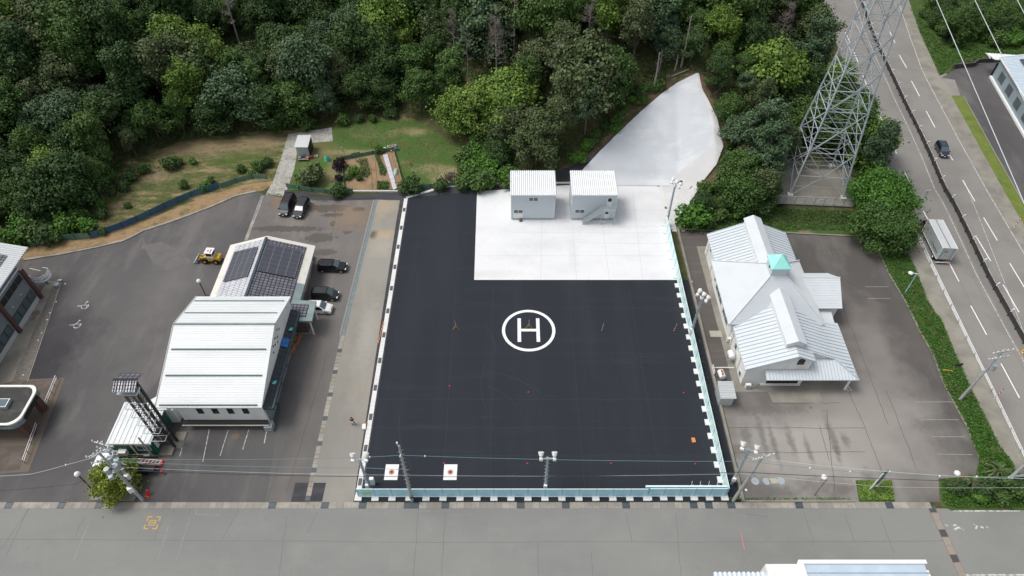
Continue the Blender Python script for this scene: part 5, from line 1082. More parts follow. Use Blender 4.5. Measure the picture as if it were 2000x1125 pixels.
def net_fence(line, label, m, h=1.1, wd=.03, name='net_fence', sp=2.5, grp=None, zf=None):
    P = along(line, sp); t = thing(name, label, 'fence', (P[0][0], P[0][1], 0), group=grp)
    b = MB(); rr = random.Random(len(P))
    n = len(P); zt = [h + rr.uniform(-.08, .08) for _ in P]
    for i in range(n - 1):
        a, c = P[i], P[i + 1]; V = [(a[0], a[1], .03), (c[0], c[1], .03), (c[0], c[1], zt[i + 1]), (a[0], a[1], zt[i])]; V += [(v[0], v[1] + wd, v[2]) for v in V]
        b.add(V, [(0, 1, 2, 3), (7, 6, 5, 4), (3, 2, 6, 7)])
    b.build('net', m, t)
    for i in range(0, n):
        b = MB(); b.bar((P[i][0], P[i][1] - .04, 0), (P[i][0], P[i][1] - .04, zt[i] + .12), .06); b.build('post', 'frame_dark', t)
net_fence(WP([(181, 466), (243, 445), (300, 420), (345, 398), (390, 379), (430, 368)]), 'deep blue netting fence along the bare soil strip of the west car park', 'net_blue', 1.3)
net_fence(WP([(60, 482), (120, 470), (178, 466)]), 'pale green netting fence at the far left behind the grey building', 'net_green', 1.2)
net_fence(WP([(432, 367), (470, 353), (500, 347), (523, 350)]), 'grey-green netting fence that ends at the gravel path', 'net_green', 1.0)
net_fence(WP([(561, 366), (600, 373), (655, 379), (690, 376)]), 'green netting fence behind the two parked vans below the dark shrub', 'net_green', .9)
net_fence(WP([(815, 368), (850, 366), (880, 363), (920, 362)]), 'low netting fence between the two round shrubs on the access path', 'net_green', .8)
net_fence(WP([(668, 313), (700, 307), (750, 297), (768, 294)]), 'green net on the far edge of the vegetable garden', 'net_green', .8, sp=2)
net_fence(WP([(668, 315), (671, 345), (673, 374)]), 'teal pole and net on the left edge of the vegetable garden', 'teal', .7, .05, sp=2)
net_fence(WP([(769, 294), (778, 325), (789, 367)]), 'pale green net on the right edge of the vegetable garden', 'net_green', .7, sp=2)
# ---- pylon
def pylon():
    cx, cy, zb = 53.3, 96.8, .95
    t = thing('lattice_pylon', 'tall grey lattice steel transmission pylon beside the highway', 'pylon', (cx, cy, zb))
    Z = [zb, 5, 9.5, 13.5, 17, 20.5, 23.5, 26.5, 29.5, 32.5, 35.5, 38.5, 41.5, 44.5, 47.5, 50.5, 53.5]
    hw = lambda z: float(np.interp(z, [1, 9.5, 20, 30, 40, 54], [4.5, 3.75, 2.95, 2.3, 1.75, 1.0]))
    ang = R(-6)
    def C(k, z, s=1.): 
        h = hw(z) * s; x, y = ((-h, -h), (h, -h), (h, h), (-h, h))[k % 4]; return Vector((cx + x * math.cos(ang) - y * math.sin(ang), cy + x * math.sin(ang) + y * math.cos(ang), z))
    for k in range(4):
        b = MB(); b.tube([C(k, z) for z in Z], [.16 - .004 * i for i in range(len(Z))], 8); b.build('leg', 'tower_steel', t)
        o = C(k, zb); b = MB(); b.box(o.x, o.y, zb - .3, .9, .9, .7); b.build('footing', 'curb_concrete', t)
    for k in range(4):
        b = MB()
        for i in range(len(Z) - 1):
            z0, z1 = Z[i], Z[i + 1]; a, c, a1, c1 = C(k, z0), C(k + 1, z0), C(k, z1), C(k + 1, z1); th = .105 if i < 6 else .085; m1 = (a1 + c1) / 2; m0 = (a + c) / 2
            b.bar(a1, c1, th); x = a.lerp(c1, hw(z0) / (hw(z0) + hw(z1)))
            if i % 2 == 0: b.bar(a, m1, th); b.bar(c, m1, th); q1, q2 = a.lerp(m1, .5), c.lerp(m1, .5)
            else: b.bar(a1, m0, th); b.bar(c1, m0, th); q1, q2 = a1.lerp(m0, .5), c1.lerp(m0, .5)
            am, cm = a.lerp(a1, .5), c.lerp(c1, .5); b.bar(q1, am, .055); b.bar(q2, cm, .055)
            if i < 5: b.bar(q1, q2, .05)
        b.build('bracing', 'tower_steel', t)
    for z in Z[1:]:
        b = MB()
        M_ = [(C(k, z) + C(k + 1, z)) / 2 for k in range(4)]
        for k in range(4): b.bar(M_[k], M_[(k + 1) % 4], .06)
        b.build('plan_bracing', 'tower_steel', t)
    for z in (45.5, 50, 54):
        b = MB(); L = 6.5 if z < 50 else 5.5
        for s in (-1, 1):
            tip = Vector((cx + s * L, cy, z))
            for dy in (-1, 1):
                b.bar((cx + s * 1.2, cy + dy * 1.2, z), tip, .14); b.bar((cx + s * 1.2, cy + dy * 1.2, z + 1.6), tip, .12)
                for q in (.3, .6): b.bar((cx + s * (1.2 + (L - 1.2) * q), cy + dy * 1.2 * (1 - q), z), (cx + s * (1.2 + (L - 1.2) * q), cy + dy * 1.2 * (1 - q), z + 1.6 * (1 - q)), .07)
        b.build('cross_arm', 'tower_steel', t)
    b = MB()
    for z in np.arange(1.2, 40, .5):
        o = C(2, z); b.bar((o.x - .2, o.y, z), (o.x + .2, o.y, z), .05)
    b.build('step_bolts', 'tower_steel', t)
pylon()
def pylon_fence():
    c = WP([(1513, 398), (1664, 405), (1648, 330), (1512, 330)], .9); h = 1.7; z = .95
    t = thing('pylon_fence', 'grey steel mesh fence enclosing the foot of the pylon', 'fence', (*c[0], z))
    for i in range(4):
        p, q = Vector(c[i]), Vector(c[(i + 1) % 4]); L = (q - p).length; k = max(2, int(L / 1.5)); b = MB()
        b.bar((*p, z + h), (*q, z + h), .07); b.bar((*p, z + .1), (*q, z + .1), .07)
        n = int(L / .22)
        for j in range(n): r = p.lerp(q, j / n); b.bar((*r, z), (*r, z + h), .022)
        for j in range(7): b.bar((*p, z + .25 * j), (*q, z + .25 * j), .02)
        b.build('mesh', 'steel', t)
        for j in range(k): r = p.lerp(q, j / k); b = MB(); b.bar((*r, z - .3), (*r, z + h + .1), .07); b.build('post', 'steel', t)
    b = MB(); p = Vector(c[0]).lerp(Vector(c[1]), .58); b.box(p.x, p.y - .06, z + .9, .7, .03, .5); b.build('notice', 'frame_white', t)
    sheet('pylon_yard', [Vector(q) for q in c], z + .02, 'old_concrete')
pylon_fence()
# ================================================================== POLES, LAMPS, WIRES
def floodpole(u, v, H, lab, heads=2, rz=0, boxy=True, spread=.95):
    o = W(u, v); t = thing('floodlight_pole', lab, 'light pole', (o[0], o[1], .03), group='floodlight poles round the heliport')
    B = lambda: MB((o[0], o[1], 0), rz)
    b = B(); b.tube([(0, 0, 0), (0, 0, H)], [.19, .14], 12); b.build('pole', 'steel', t)
    b = B(); b.bar((-spread, 0, H - .15), (spread, 0, H - .15), .1); b.bar((-spread, .22, H - .45), (spread, .22, H - .45), .08); b.bar((-.1, 0, H), (-.1, 0, H + .25), .08); b.build('cross_arm', 'steel', t)
    for i in range(heads):
        x = -spread * .8 + i * spread * 1.6 / max(1, heads - 1)
        b = B(); b.tube([(x, .05, H + .05), (x, .2, H + .25), (x, .45, H + .5)], [.12, .26, .34], 14); f = b.build('floodlight', 'frame_white', t)
        b = B(); b.tube([(x, .45, H + .49), (x, .47, H + .51)], [.30, .28], 14); b.build('lens', 'lamp_glass', f)
        b = B(); b.box(x, -.1, H - .3, .38, .3, .3); b.build('ballast', 'frame_white', t)
    b = B()
    for k in range(int(H / .45)): b.bar((-.3 if k % 2 else .3, 0, .8 + k * .42), (0, 0, .8 + k * .42), .035)
    b.build('step_bolt', 'steel', t)
    if boxy: b = B(); b.box(-.05, -.25, 1.2, .4, .25, .7); b.build('control_box', 'frame_white', t)
    return t
floodpole(722, 957, 7.6, 'floodlight pole with twin white heads at the left end of the street fence')
floodpole(1065, 958, 8.0, 'floodlight pole with twin white heads at the middle of the street fence')
floodpole(1348, 657, 8.6, 'floodlight pole leaning over the east fence halfway along the black pad', 3, -.9)
floodpole(1301, 441, 8.9, 'floodlight pole at the corner of the white apron beside the concrete slope', 3, -.9)
floodpole(1429, 945, 8.4, 'floodlight pole behind the tall utility pole at the right end of the street fence', 2, -.3)
b = MB(); o = W(728, 950); b.box(o[0], o[1] + .3, .03, .5, .4, 1.5); setp(b.build('control_cabinet', 'frame_white'), 'white control cabinet at the foot of the leftmost floodlight pole', 'cabinet')
def utility(u, v, H, lab, style, rz=0, lean=(0, 0)):
    o = W(u, v); t = thing('utility_pole', lab, 'utility pole', (o[0], o[1], 0), group='concrete utility poles')
    B = lambda: MB((o[0], o[1], 0), rz)
    b = B(); b.tube([(0, 0, 0), (lean[0], lean[1], H)], [.2, .12], 12); b.build('pole', 'pole_concrete', t)
    b = B()
    for k in range(int((H - 2) / .45)): q = (1.8 + k * .45) / H; b.bar((lean[0] * q, lean[1] * q, q * H), (lean[0] * q + (.32 if k % 2 else -.32), lean[1] * q, q * H), .035)
    b.build('step_bolt', 'steel', t)
    X, Y = lean
    def arm(z, w_, n=4, dy=0):
        a = B(); a.bar((X - w_, Y + dy, z), (X + w_, Y + dy, z), .09); ao = a.build('cross_arm', 'steel', t); a = B()
        for i in range(n): x = X - w_ * .9 + i * w_ * 1.8 / max(1, n - 1); a.tube([(x, Y + dy, z + .05), (x, Y + dy, z + .14), (x, Y + dy, z + .3)], [.05, .09, .05], 8)
        a.build('insulator', 'frame_white', ao)
    if style == 'street':
        b = B(); b.bar((X, Y, H - .3), (X - .15, Y, H + .5), .07); b.tube([(X - .15, Y, H + .4), (X - .15, Y, H + .7)], .09, 8); b.bar((X, Y - .1, H - 1.6), (X, Y - .6, H - 1.3), .09); b.build('bracket', 'frame_white', t)
        b = B(); b.cyl(0, 0, 1.0, 1.3, .22); b.build('band', 'frame_dark', t)
    else:
        n = 4
        arm(H - .2, 1.2, n, -.2); arm(H - .9, 1.1, n, .15)
        if style in ('big', 'heavy'): arm(H - 1.5, 1.2, 5, -.25); arm(H - 2.2, .9, 3, .2)
        if style == 'heavy':
            for s in (-.45, .45):
                b = B(); b.tube([(X + s, Y - .25, H - 4.2), (X + s, Y - .25, H - 3.3)], .3, 14); b.build('transformer', 'steel', t)
            b = B(); b.box(X + .1, Y - .4, 2.6, .55, .45, .9); b.build('meter_cabinet', 'frame_white', t)
            b = B(); b.bar((X - .9, Y, H - 4.8), (X + .9, Y, H - 4.8), .1); b.box(X - .6, Y - .3, H - 5.3, .5, .4, .5); b.build('switch_box', 'steel', t)
        if style == 'big':
            b = B(); b.tube([(X, Y - .45, H - 3.6), (X, Y - .45, H - 2.7)], .32, 14); b.build('transformer', 'steel', t)
        b = B(); b.bar((X - .3, Y - .1, H * .62), (X + .3, Y - .1, H * .62), .14); b.build('cable_clamp', 'steel', t)
    return t
utility(805, 978, 13.0, 'slim concrete utility pole in front of the street fence near the two white squares', 'street')
utility(1432, 978, 11.8, 'concrete utility pole at the street corner by the right end of the heliport fence', 'plain', .3, (.3, -.5))
utility(1875, 780, 10.8, 'concrete utility pole with transformer in the grass strip beside the highway', 'big', .2, (.4, .1))
utility(279, 977, 11.6, 'nearer of the two equipment-laden concrete poles standing by the round yellow-green tree', 'heavy', .5, (-.3, .35))
utility(266, 953, 10.4, 'farther of the two equipment-laden concrete poles standing by the round yellow-green tree', 'heavy', -.3, (.1, .4))
b = MB(); b.tube([W(2004, 905), W(1975, 932, 6.0)], [.14, .2], 10); b.tube([(*W(2030, 925)[:2], 0), W(1971, 932, 6.2)], [.17, .13], 10)
setp(b.build('utility_pole', 'pole_concrete'), 'leaning concrete pole cut by the right edge of the frame above the palm', 'utility pole', 'concrete utility poles')
def globe_lamp(u, v, H, lab, lean=(0, 0)):
    o = W(u, v); t = thing('globe_lamp', lab, 'lamp post', (o[0], o[1], 0), group='globe lamps on dark red posts')
    b = MB(); b.tube([(o[0], o[1], 0), (o[0], o[1], H)], .08, 8); b.build('post', 'dark_red', t)
    b = MB(); b.ball((o[0], o[1], H + .22), .34, 16); b.build('globe', 'lamp_glass', t, smooth=True)
    b = MB(); b.cyl(o[0], o[1], H - .05, H + .02, .18, .26); b.build('collar', 'frame_dark', t)
globe_lamp(187, 963, 4.6, 'globe lamp on a dark red post left of the round yellow-green tree')
globe_lamp(402, 577, 3.0, 'globe lamp on a dark red post at the far left corner of the white hall')
def mirror(u, v, H, lab, dx, m='rust'):
    o = W(u, v); t = thing('globe_lamp', lab, 'lamp post', (o[0], o[1], 0), group='globe lamps on rusty posts')
    b = MB(); b.tube([(o[0], o[1], 0), (o[0] + .1, o[1], H), (o[0] + dx, o[1] + .1, H + .35)], .07, 8); b.build('post', m, t)
    b = MB(); b.ball((o[0] + dx * 1.4, o[1] + .1, H + .4), .36, 16, .8); b.build('globe', 'lamp_glass', t, smooth=True)
mirror(1591, 967, 4.0, 'white globe on a rusty post in the east car park left of the grassy island', -.2)
mirror(1854, 958, 3.8, 'white globe on a rusty bent post by the palm at the street corner', -.7)
o = W(1768, 571); t = thing('street_lamp', 'slim pale steel street lamp in the roadside grass near the lorry', 'street lamp', (o[0], o[1], 0))
b = MB(); b.tube([(o[0], o[1], 0), (o[0], o[1], 4.1)], .07, 8); b.build('post', 'fence_blue', t)
b = MB(); b.bar((o[0] + .2, o[1], 4.1), (o[0] - 1.0, o[1] + .1, 4.25), .08); b.ball((o[0] - .9, o[1] + .1, 4.2), .36, 12, .55); b.build('lamp_head', 'lamp_glass', t)
o = W(1792, 410); t = thing('street_lamp', 'grey street lamp half hidden by the round trees at the highway edge', 'street lamp', (o[0], o[1], 0))
b = MB(); b.tube([(o[0], o[1], 0), (o[0], o[1], 4.2)], .08, 8); b.build('post', 'steel', t); b = MB(); b.bar((o[0] - .4, o[1], 4.2), (o[0] + .4, o[1], 4.35), .2, .12); b.build('lamp_head', 'steel', t)
def antenna():
    o = W(322, 690); t = thing('tv_antenna', 'thin grey television antenna on a mast beside the big hall roof', 'antenna', (-45.0, 58.6, 0)); x, y = -45., 58.6
    b = MB(); b.tube([(x, y, 0), (x, y, 6.2)], .06, 8); b.build('mast', 'steel', t)
    b = MB(); b.bar((x - .9, y + .5, 6.0), (x + .5, y - .3, 6.0), .07)
    for k in range(7): q = k / 6; px, py = x - .8 + 1.2 * q, y + .45 - .68 * q; b.bar((px - .25, py - .42, 6.03), (px + .25, py + .42, 6.03), .04)
    b.bar((x - .3, y - .1, 5.4), (x + .6, y - .1, 5.4), .07)
    for k in range(4): b.bar((x - .2 + k * .22, y - .45, 5.43), (x - .2 + k * .22, y + .25, 5.43), .04)
    b.build('elements', 'steel', t)
antenna()
def wire(pts, label, m='wire', r=.02, sag=.4, n=14, beads=(), grp='overhead wires along the street'):
    P = []
    for a, c in zip(pts[:-1], pts[1:]):
        a, c = Vector(a), Vector(c); L = (c - a).length; s = min(sag, L * .015) if sag else 0
        for i in range(n + (1 if c == Vector(pts[-1]) else 0)): q = i / n; p = a.lerp(c, q); p.z -= s * 4 * q * (1 - q); P.append(p)
    b = MB(); b.tube(P, r, 5); t = b
    if beads:
        rt = thing('overhead_wire', label, 'wire', tuple(P[0]), group=grp); b.build('cable', m, rt)
        for q in beads:
            i = min(range(len(P)), key=lambda k: abs(PJ(*P[k])[0] - q)); b = MB(); p = P[i]; b.ball(p, .1, 8, 1.6); b.build('spacer', 'frame_white', rt)
    else: setp(t.build('overhead_wire', m), label, 'wire', grp)
wire([W(205, 895, 11), W(706, 893, 11.2), W(781, 889, 11.4), W(1466, 901, 11), W(1740, 927, 10.5), W(2080, 930, 10.5)], 'upper street wire with white spacers from the tree poles to the right edge', 'teal_wire', .022, beads=(723, 851, 1579, 1658, 1825, 1915))
wire([W(239, 918, 8), W(800, 931, 8), W(1452, 922, 8), W(2080, 944, 8)], 'thick dark middle street wire over the front of the black pad', 'wire', .033)
wire([W(232, 912, 7.6), W(800, 928, 7.6), W(1452, 925, 7.6), W(1740, 951, 7.4), W(2080, 950, 7.4)], 'thin wire just beside the thick dark street wire', 'pale_wire', .014)
wire([W(205, 900, 10.2), W(720, 914, 10), W(800, 917, 10)], 'faint teal wire between the tree poles and the slim pole', 'teal_wire', .025)
wire([W(200, 888, 10.6), W(129, 908, 10.4), W(60, 926, 10), W(-60, 932, 10)], 'grey wire with a white spacer leaving the tree poles to the left edge', 'pale_wire', .022, beads=(129,))
wire([W(205, 905, 8.2), W(150, 945, 8), W(-60, 962, 8)], 'lower dark wire leaving the tree poles to the left edge', 'wire', .025)
wire([W(1460, 892, 11.2), W(1745, 922, 10.9), W(1974, 934, 10.6), W(2080, 935, 10.6)], 'second thin wire above the east car park ending at the palm pole', 'pale_wire', .02)
zc = 45.
for (u0, v0, u1, v1, lab) in ((1829, 0, 1993, 380, 'leftmost pale high-voltage line running from the pylon over the far car park'), (1904, 0, 2000, 196, 'middle pale high-voltage line crossing the warehouse corner'), (1987, 0, 2000, 25, 'pale high-voltage line cutting the top right corner')):
    a, c = Vector(W(u0, v0, zc)), Vector(W(u1, v1, zc)); d = (c - a) / (a.y - c.y); s = a - d * (96.8 - a.y)
    wire([(s.x, 96.8, zc), tuple(a + d * 90)], lab, 'pale_wire', .035, 0, grp='high-voltage lines from the pylon')
# ================================================================== GUARDRAILS, SIGNS
def guardrail(line, label, m, h=.75, sp=2.0, delin=None, double=False, mp='frame_dark', wd=.09):
    P = along(line, sp); P = P[:95]; t = thing('guardrail', label, 'guardrail', (*P[0], 0), group='highway guardrails')
    for z in ((.45, .7) if not double else (.35, .62, .85)):
        b = MB()
        for a, c in zip(P[:-1], P[1:]): b.bar((*a, z), (*c, z), wd, .14)
        b.build('beam', m, t)
    if double:
        b = MB()
        for a, c in zip(P[:-1], P[1:]): b.bar((a[0] + .35, a[1] + .1, .62), (c[0] + .35, c[1] + .1, .62), wd, .14)
        b.build('beam', m, t)
    for i, p in enumerate(P):
        b = MB(); b.bar((*p, 0), (*p, h + .1), .13); b.build('post', mp, t)
        if delin and i % delin == 0: b = MB(); b.box(p[0] + .15, p[1], h + .1, .5, .12, .55, .4); b.build('delineator', 'frame_white' if i % 2 == 0 else 'cream_trim', t)
guardrail(WP(med[1:14]), 'dark double guardrail in the middle of the highway with pale delineator plates', 'frame_dark', .9, 2.6, 2, True)
guardrail(WP([(1779, 440), (1856, 600), (1929, 752), (1986, 872), (2010, 925)]), 'white guardrail between the highway and the roadside pavement', 'frame_white', .6, 3, mp='steel', wd=.05)
guardrail(WP([(1700, 268), (1729, 336), (1745, 370)]), 'short guardrail at the highway edge behind the pylon trees', 'frame_white', .6, 3, mp='steel', wd=.05)
def snowpole(u, v, lab, H=2.4, dx=.9):
    o = W(u, v); t = thing('snow_pole', lab, 'marker pole', (o[0], o[1], 0), group='red and white striped marker poles')
    for k in range(8): b = MB(); b.tube([(o[0], o[1], H * k / 8), (o[0], o[1], H * (k + 1) / 8)], .06, 8); b.build('band', 'red' if k % 2 else 'frame_white', t)
snowpole(1788, 462, 'striped red and white pole beside the lorry cab'); snowpole(1942, 779, 'striped red and white pole by the roadside pavement near the concrete pole'); snowpole(1981, 444, 'striped red and white pole on the far pavement of the highway')
o = W(2003, 690); t = thing('crash_cushion', 'yellow crash cushion with red and white checks at the end of the median guardrail', 'crash cushion', (o[0], o[1], 0))
b = MB(); b.cyl(o[0], o[1], 0, 1.0, .6, n=20); b.cyl(o[0] + .3, o[1] - 1.4, 0, 1.0, .6, n=20); b.build('drum', 'yellow', t)
b = MB(); c = MB()
for (x, y) in ((o[0], o[1]), (o[0] + .3, o[1] - 1.4)):
    for k in range(9):
        for j in range(3):
            a = R(-170 + k * 20); tgt = b if (k + j) % 2 else c; tgt.box(x + .62 * math.cos(a), y + .62 * math.sin(a), .2 + j * .22, .03, .21, .21, a)
            tgt2 = b if (k + j) % 2 else c; tgt2.box(x - .35 + (k % 3) * .24, y - .3 + j * .22, 1.01, .22, .2, .01)
b.build('red_checks', 'red', t); c.build('white_checks', 'frame_white', t)
o = W(1698, 957); t = thing('sign_board', 'weathered dark sign board on posts standing in the grassy entrance island', 'sign', (o[0], o[1], 0))
b = MB(); b.bar((o[0], o[1], 0), (o[0], o[1], 4.2), .12); b.bar((o[0] + .9, o[1] + .3, 0), (o[0] + .9, o[1] + .3, 4.2), .12); b.build('post', 'frame_white', t)
b = MB(); b.slab([(o[0] + .05, o[1] + .1, 4.2), (o[0] + .9, o[1] + .4, 4.2), (o[0] + .85, o[1] + .48, 4.2), (o[0], o[1] + .18, 4.2)], 3.2); b.build('board', 'weathered_sign', t)
b = MB(); b.box(o[0] + .1, o[1] - .1, 0, 1.0, .6, .15); b.build('base', 'old_concrete', t)
b = MB(); b.tube([W(1841, 722, .12), W(1850, 723, .14), W(1861, 725, .12)], .07, 8); setp(b.build('yellow_pipe', 'yellow'), 'yellow pipe cover lying in the roadside grass', 'pipe')
b = MB(); b.tube([W(1867, 714, 5.2), W(1880, 711, 5.2)], .16, 8); setp(b.build('cable_joint_box', 'rubber'), 'short black cable joint hanging over the roadside grass', 'cable joint')
# tank covers on white squares
for u, lab in ((765.5, 'white painted square with a reddish round cover, left of the slim utility pole'), (880, 'white painted square with a reddish round cover, right of the slim utility pole')):
    o = W(u, 917.5); t = thing('tank_cover', lab, 'hatch', (o[0], o[1], .03), group='round hatches on white squares at the front of the black pad')
    a, c = W(u - 13, 929), W(u + 13, 906); s = 1.0
    b = MB(); b.bx(o[0] - .82, o[0] + .82, c[1] - 2.2, c[1] - .1, .03, .06); b.build('white_square', 'paint', t)
    yc = c[1] - 1.15
    b = MB(); b.cyl(o[0], yc, .03, .075, .36, n=24); cv = b.build('cover', mat('cover', (.45, .28, .22), .7), t)
    b = MB(); b.cyl(o[0], yc, .07, .085, .28, n=24); b.build('ring', 'orange_brown', cv); b = MB(); b.box(o[0], yc, .08, .26, .26, .014, .4); b.build('mark', 'navy_paint', cv)
# surveying poles on the pad
def survey_pole(u, v, lab, tripod=True, dx=0, H=1.9):
    o = W(u, v); t = thing('survey_pole', lab, 'survey pole', (o[0], o[1], .035), group='red and white survey poles on the black pad')
    for k in range(9): b = MB(); b.tube([(o[0] + dx * k / 9, o[1], .04 + H * k / 9), (o[0] + dx * (k + 1) / 9, o[1], .04 + H * (k + 1) / 9)], .035, 6); b.build('band', 'red' if k % 2 == 0 else 'frame_white', t)
    if tripod:
        for a in (-150, -30, 90): b = MB(); b.bar((o[0] + .55 * math.cos(R(a)), o[1] + .55 * math.sin(R(a)), .04), (o[0], o[1], 1.0), .03); b.build('leg', 'yellow', t)
survey_pole(891, 642, 'striped survey pole on a tripod left of the white H', True, -.1); survey_pole(1033, 640, 'striped survey pole on a tripod standing on the white H')
survey_pole(1175, 647, 'striped survey pole right of the H, the nearer to it of two', False, .15); survey_pole(1315, 648, 'striped survey pole close to the east fence', False, .25)
b = MB(); o = W(1354, 861); b.box(o[0], o[1], .03, .45, .65, .22, .08); setp(b.build('orange_tray', 'orange'), 'small orange box lying on the black pad near the east fence', 'box')
rs = [(878, 754, 'front left'), (1032, 766, 'centre'), (1335, 767, 'right'), (1030, 905, 'front centre'), (1193, 905, 'front'), (1358, 906, 'front right'), (867, 905, 'beside the right-hand white square')]
b = MB()
for u, v, _ in rs: disc(b, u, v, .10, .046, 8)
struct(b, 'survey_dots', 'red')
b = MB(); o = W(711.5, 835); b.box(o[0], o[1], .02, .45, .75, .3, .1); setp(b.build('white_case', 'frame_white'), 'white case on the dark verge near the standing person', 'case')
o = W(715, 828); b = MB(); b.cyl(o[0], o[1], .02, .06, .2, n=10); b.cyl(o[0], o[1], .06, .65, .15, .03, 12); setp(b.build('traffic_cone', 'orange'), 'orange cone on the heliport kerb beside the white case', 'cone')
b = MB(); o = W(749, 636); 
for k in range(7): oo = W(749 - k * 1.6, 632 + k * 6); b.box(oo[0], oo[1], .02, .12, .5, .12, .1)
setp(b.build('orange_tape', 'orange'), 'orange strap lying along the dark verge left of the heliport', 'strap')
# ================================================================== VEHICLES
def car(label, paint, loc, rz, L=4.6, Wd=1.74, Hh=1.75, hood=.95, shade=False, group='parked cars', kei=False):
    t = thing('parked_car' if 'parked' in label else 'car', label, 'car', loc, rz, group)
    h = L / 2; w_ = Wd / 2; bz = .95 if Hh > 1.5 else .85
    ws = h - hood                                     # base of the windscreen
    S = [(-h, .45, .72, w_ * .86, w_ * .8), (-h + .05, bz, bz + .05, w_ * .95, w_ * .9), (-h + .22, bz + .02, Hh - .12, w_, w_ * .78), (-h + .55, bz + .02, Hh, w_, w_ * .80), (ws - .95, bz, Hh, w_, w_ * .80), (ws - .72, bz, Hh - .05, w_, w_ * .79),
         (ws + .05, bz, bz + .06, w_, w_ * .92), (h - .3, bz - .17, bz - .10, w_ * .96, w_ * .84), (h - .05, .55, .68, w_ * .88, w_ * .78), (h, .45, .55, w_ * .8, w_ * .7)]
    V = []; F = []
    for (x, zb, zt, wb, wt) in S: V += [(x, -wb, .26), (x, -wb, zb), (x, -wt, zt), (x, wt, zt), (x, wb, zb), (x, wb, .26)]
    n = len(S)
    for i in range(n - 1):
        for k in range(6): a = i * 6; F.append((a + k, a + (k + 1) % 6, a + 6 + (k + 1) % 6, a + 6 + k))
    F += [tuple(range(6))[::-1], tuple(range((n - 1) * 6, n * 6))]
    F = [f[::-1] for f in F]
    def LB(): return MB(loc)
    R0 = Matrix.Rotation(0, 3, 'Z')
    b = LB(); b.add(V, F); body = b.build('body', paint, t, smooth=False, bev=.05)
    e = .015
    def P(i, up, side, f):   # point on the greenhouse side between belt and roof
        x, zb, zt, wb, wt = S[i]; return (x, side * (wb + (wt - wb) * f + e), zb + (zt - zb) * f)
    for side in (-1, 1):
        b = LB(); c0 = Vector(P(2, 0, side, .12)) + Vector((.12, 0, 0)); c1 = Vector(P(6, 0, side, .3)) + Vector((-.2, 0, .02)); c2 = Vector(P(5, 0, side, .85)); c3 = Vector(P(3, 0, side, .85)) - Vector((.2, 0, 0)); c1.y = side * (w_ + e - .02); c0.y = side * (w_ - .02 + e)
        b.quad(*([c0, c1, c2, c3] if side < 0 else [c3, c2, c1, c0])); b.build('side_window', 'dark_glass', t)
    def cross(i, f, dx=0, dz=e): x, zb, zt, wb, wt = S[i]; return x, zt, wt
    a, c = S[5], S[6]; b = LB(); q = .06
    p0 = Vector((c[0] - q + .02, 0, c[2] + .06)); p1 = Vector((a[0] + q, 0, a[2] - .02)); nrm = Vector((a[2] - c[2], 0, c[0] - a[0])).normalized() * .02
    b.quad(*[v + nrm for v in (p0 + Vector((0, -c[4] + .1, 0)), p0 + Vector((0, c[4] - .1, 0)), p1 + Vector((0, a[4] - .06, 0)), p1 + Vector((0, -a[4] + .06, 0)))]); b.build('windscreen', 'frame_white' if shade else 'glass', t)
    a, c = S[2], S[1]; b = LB(); b.quad((a[0] - .13, -a[4] + .02, a[2] - .1), (a[0] - .13, a[4] - .02, a[2] - .1), (c[0] - .03, c[4] - .1, c[2] + .06), (c[0] - .03, -c[4] + .1, c[2] + .06)); b.build('rear_window', 'dark_glass', t)
    for x in (-h + .78, h - .80):
        for side in (-1, 1):
            b = LB(); y = side * (w_ - .10); b.tube([(x, y - .1, .32), (x, y + .1, .32)], .32, 18); wo = b.build('wheel', 'rubber', t)
            b = LB(); yy = side * (w_ + .005); b.tube([(x, yy - .01, .32), (x, yy + .01, .32)], .2, 14); b.build('rim', 'rim', wo)
    for side in (-1, 1):
        b = LB(); b.box(h - .13, side * (w_ * .66), .60, .26, .32, .14, 0); b.build('headlight', 'lamp_glass', t)
        b = LB(); b.box(-h + .04, side * (w_ * .78), .75, .12, .18, .3); b.build('tail_light', 'red', t)
        b = LB(); b.box(ws - .15, side * (w_ + .1), bz + .02, .14, .2, .14); b.build('mirror', paint, t)
    b = LB(); b.box(h - .0, 0, .38, .05, .34, .17); b.build('number_plate', 'frame_white', t); b = LB(); b.box(h - .035, 0, .56, .08, w_ * .8, .12); b.build('grille', 'rubber', t)
    if Hh > 1.6:
        b = LB()
        for side in (-1, 1): b.bar((-h + .5, side * w_ * .72, Hh + .03), (ws - 1.0, side * w_ * .72, Hh + .03), .05)
        b.build('roof_rail', 'rubber', t)
    return t
def spot(u, v): o = W(u, v); return (o[0], o[1], .02)
car('dark purple-black parked van, left of the pair by the gravel path', 'purple_black_paint', spot(563, 407), R(-96), 4.8, 1.8, 1.88, .85)
car('dark grey parked car with a white sunshade, right of the pair by the gravel path', 'grey_black_paint', spot(590, 412), R(-97), 4.6, 1.75, 1.55, 1.15, True)
car('glossy black parked car with a long nose, farthest of the three beside the office', 'black_paint', spot(651, 526), R(-2), 4.5, 1.74, 1.62, 1.2)
car('boxy matt black parked car between the white car and the farther black one', 'grey_black_paint', spot(637, 581), R(-3), 4.0, 1.68, 1.80, .75)
car('white parked car half under the office porch roof', 'white_paint', spot(626, 607), R(-3), 3.7, 1.6, 1.72, .85)
hd = Vector(W(1852, 296)[:2]) - Vector(W(1818, 232)[:2])
car('dark navy car driving towards the viewer on the far carriageway', 'navy_paint', spot(1837, 298), math.atan2(hd.y, hd.x), 3.9, 1.65, 1.70, .8, group='vehicles on the highway')
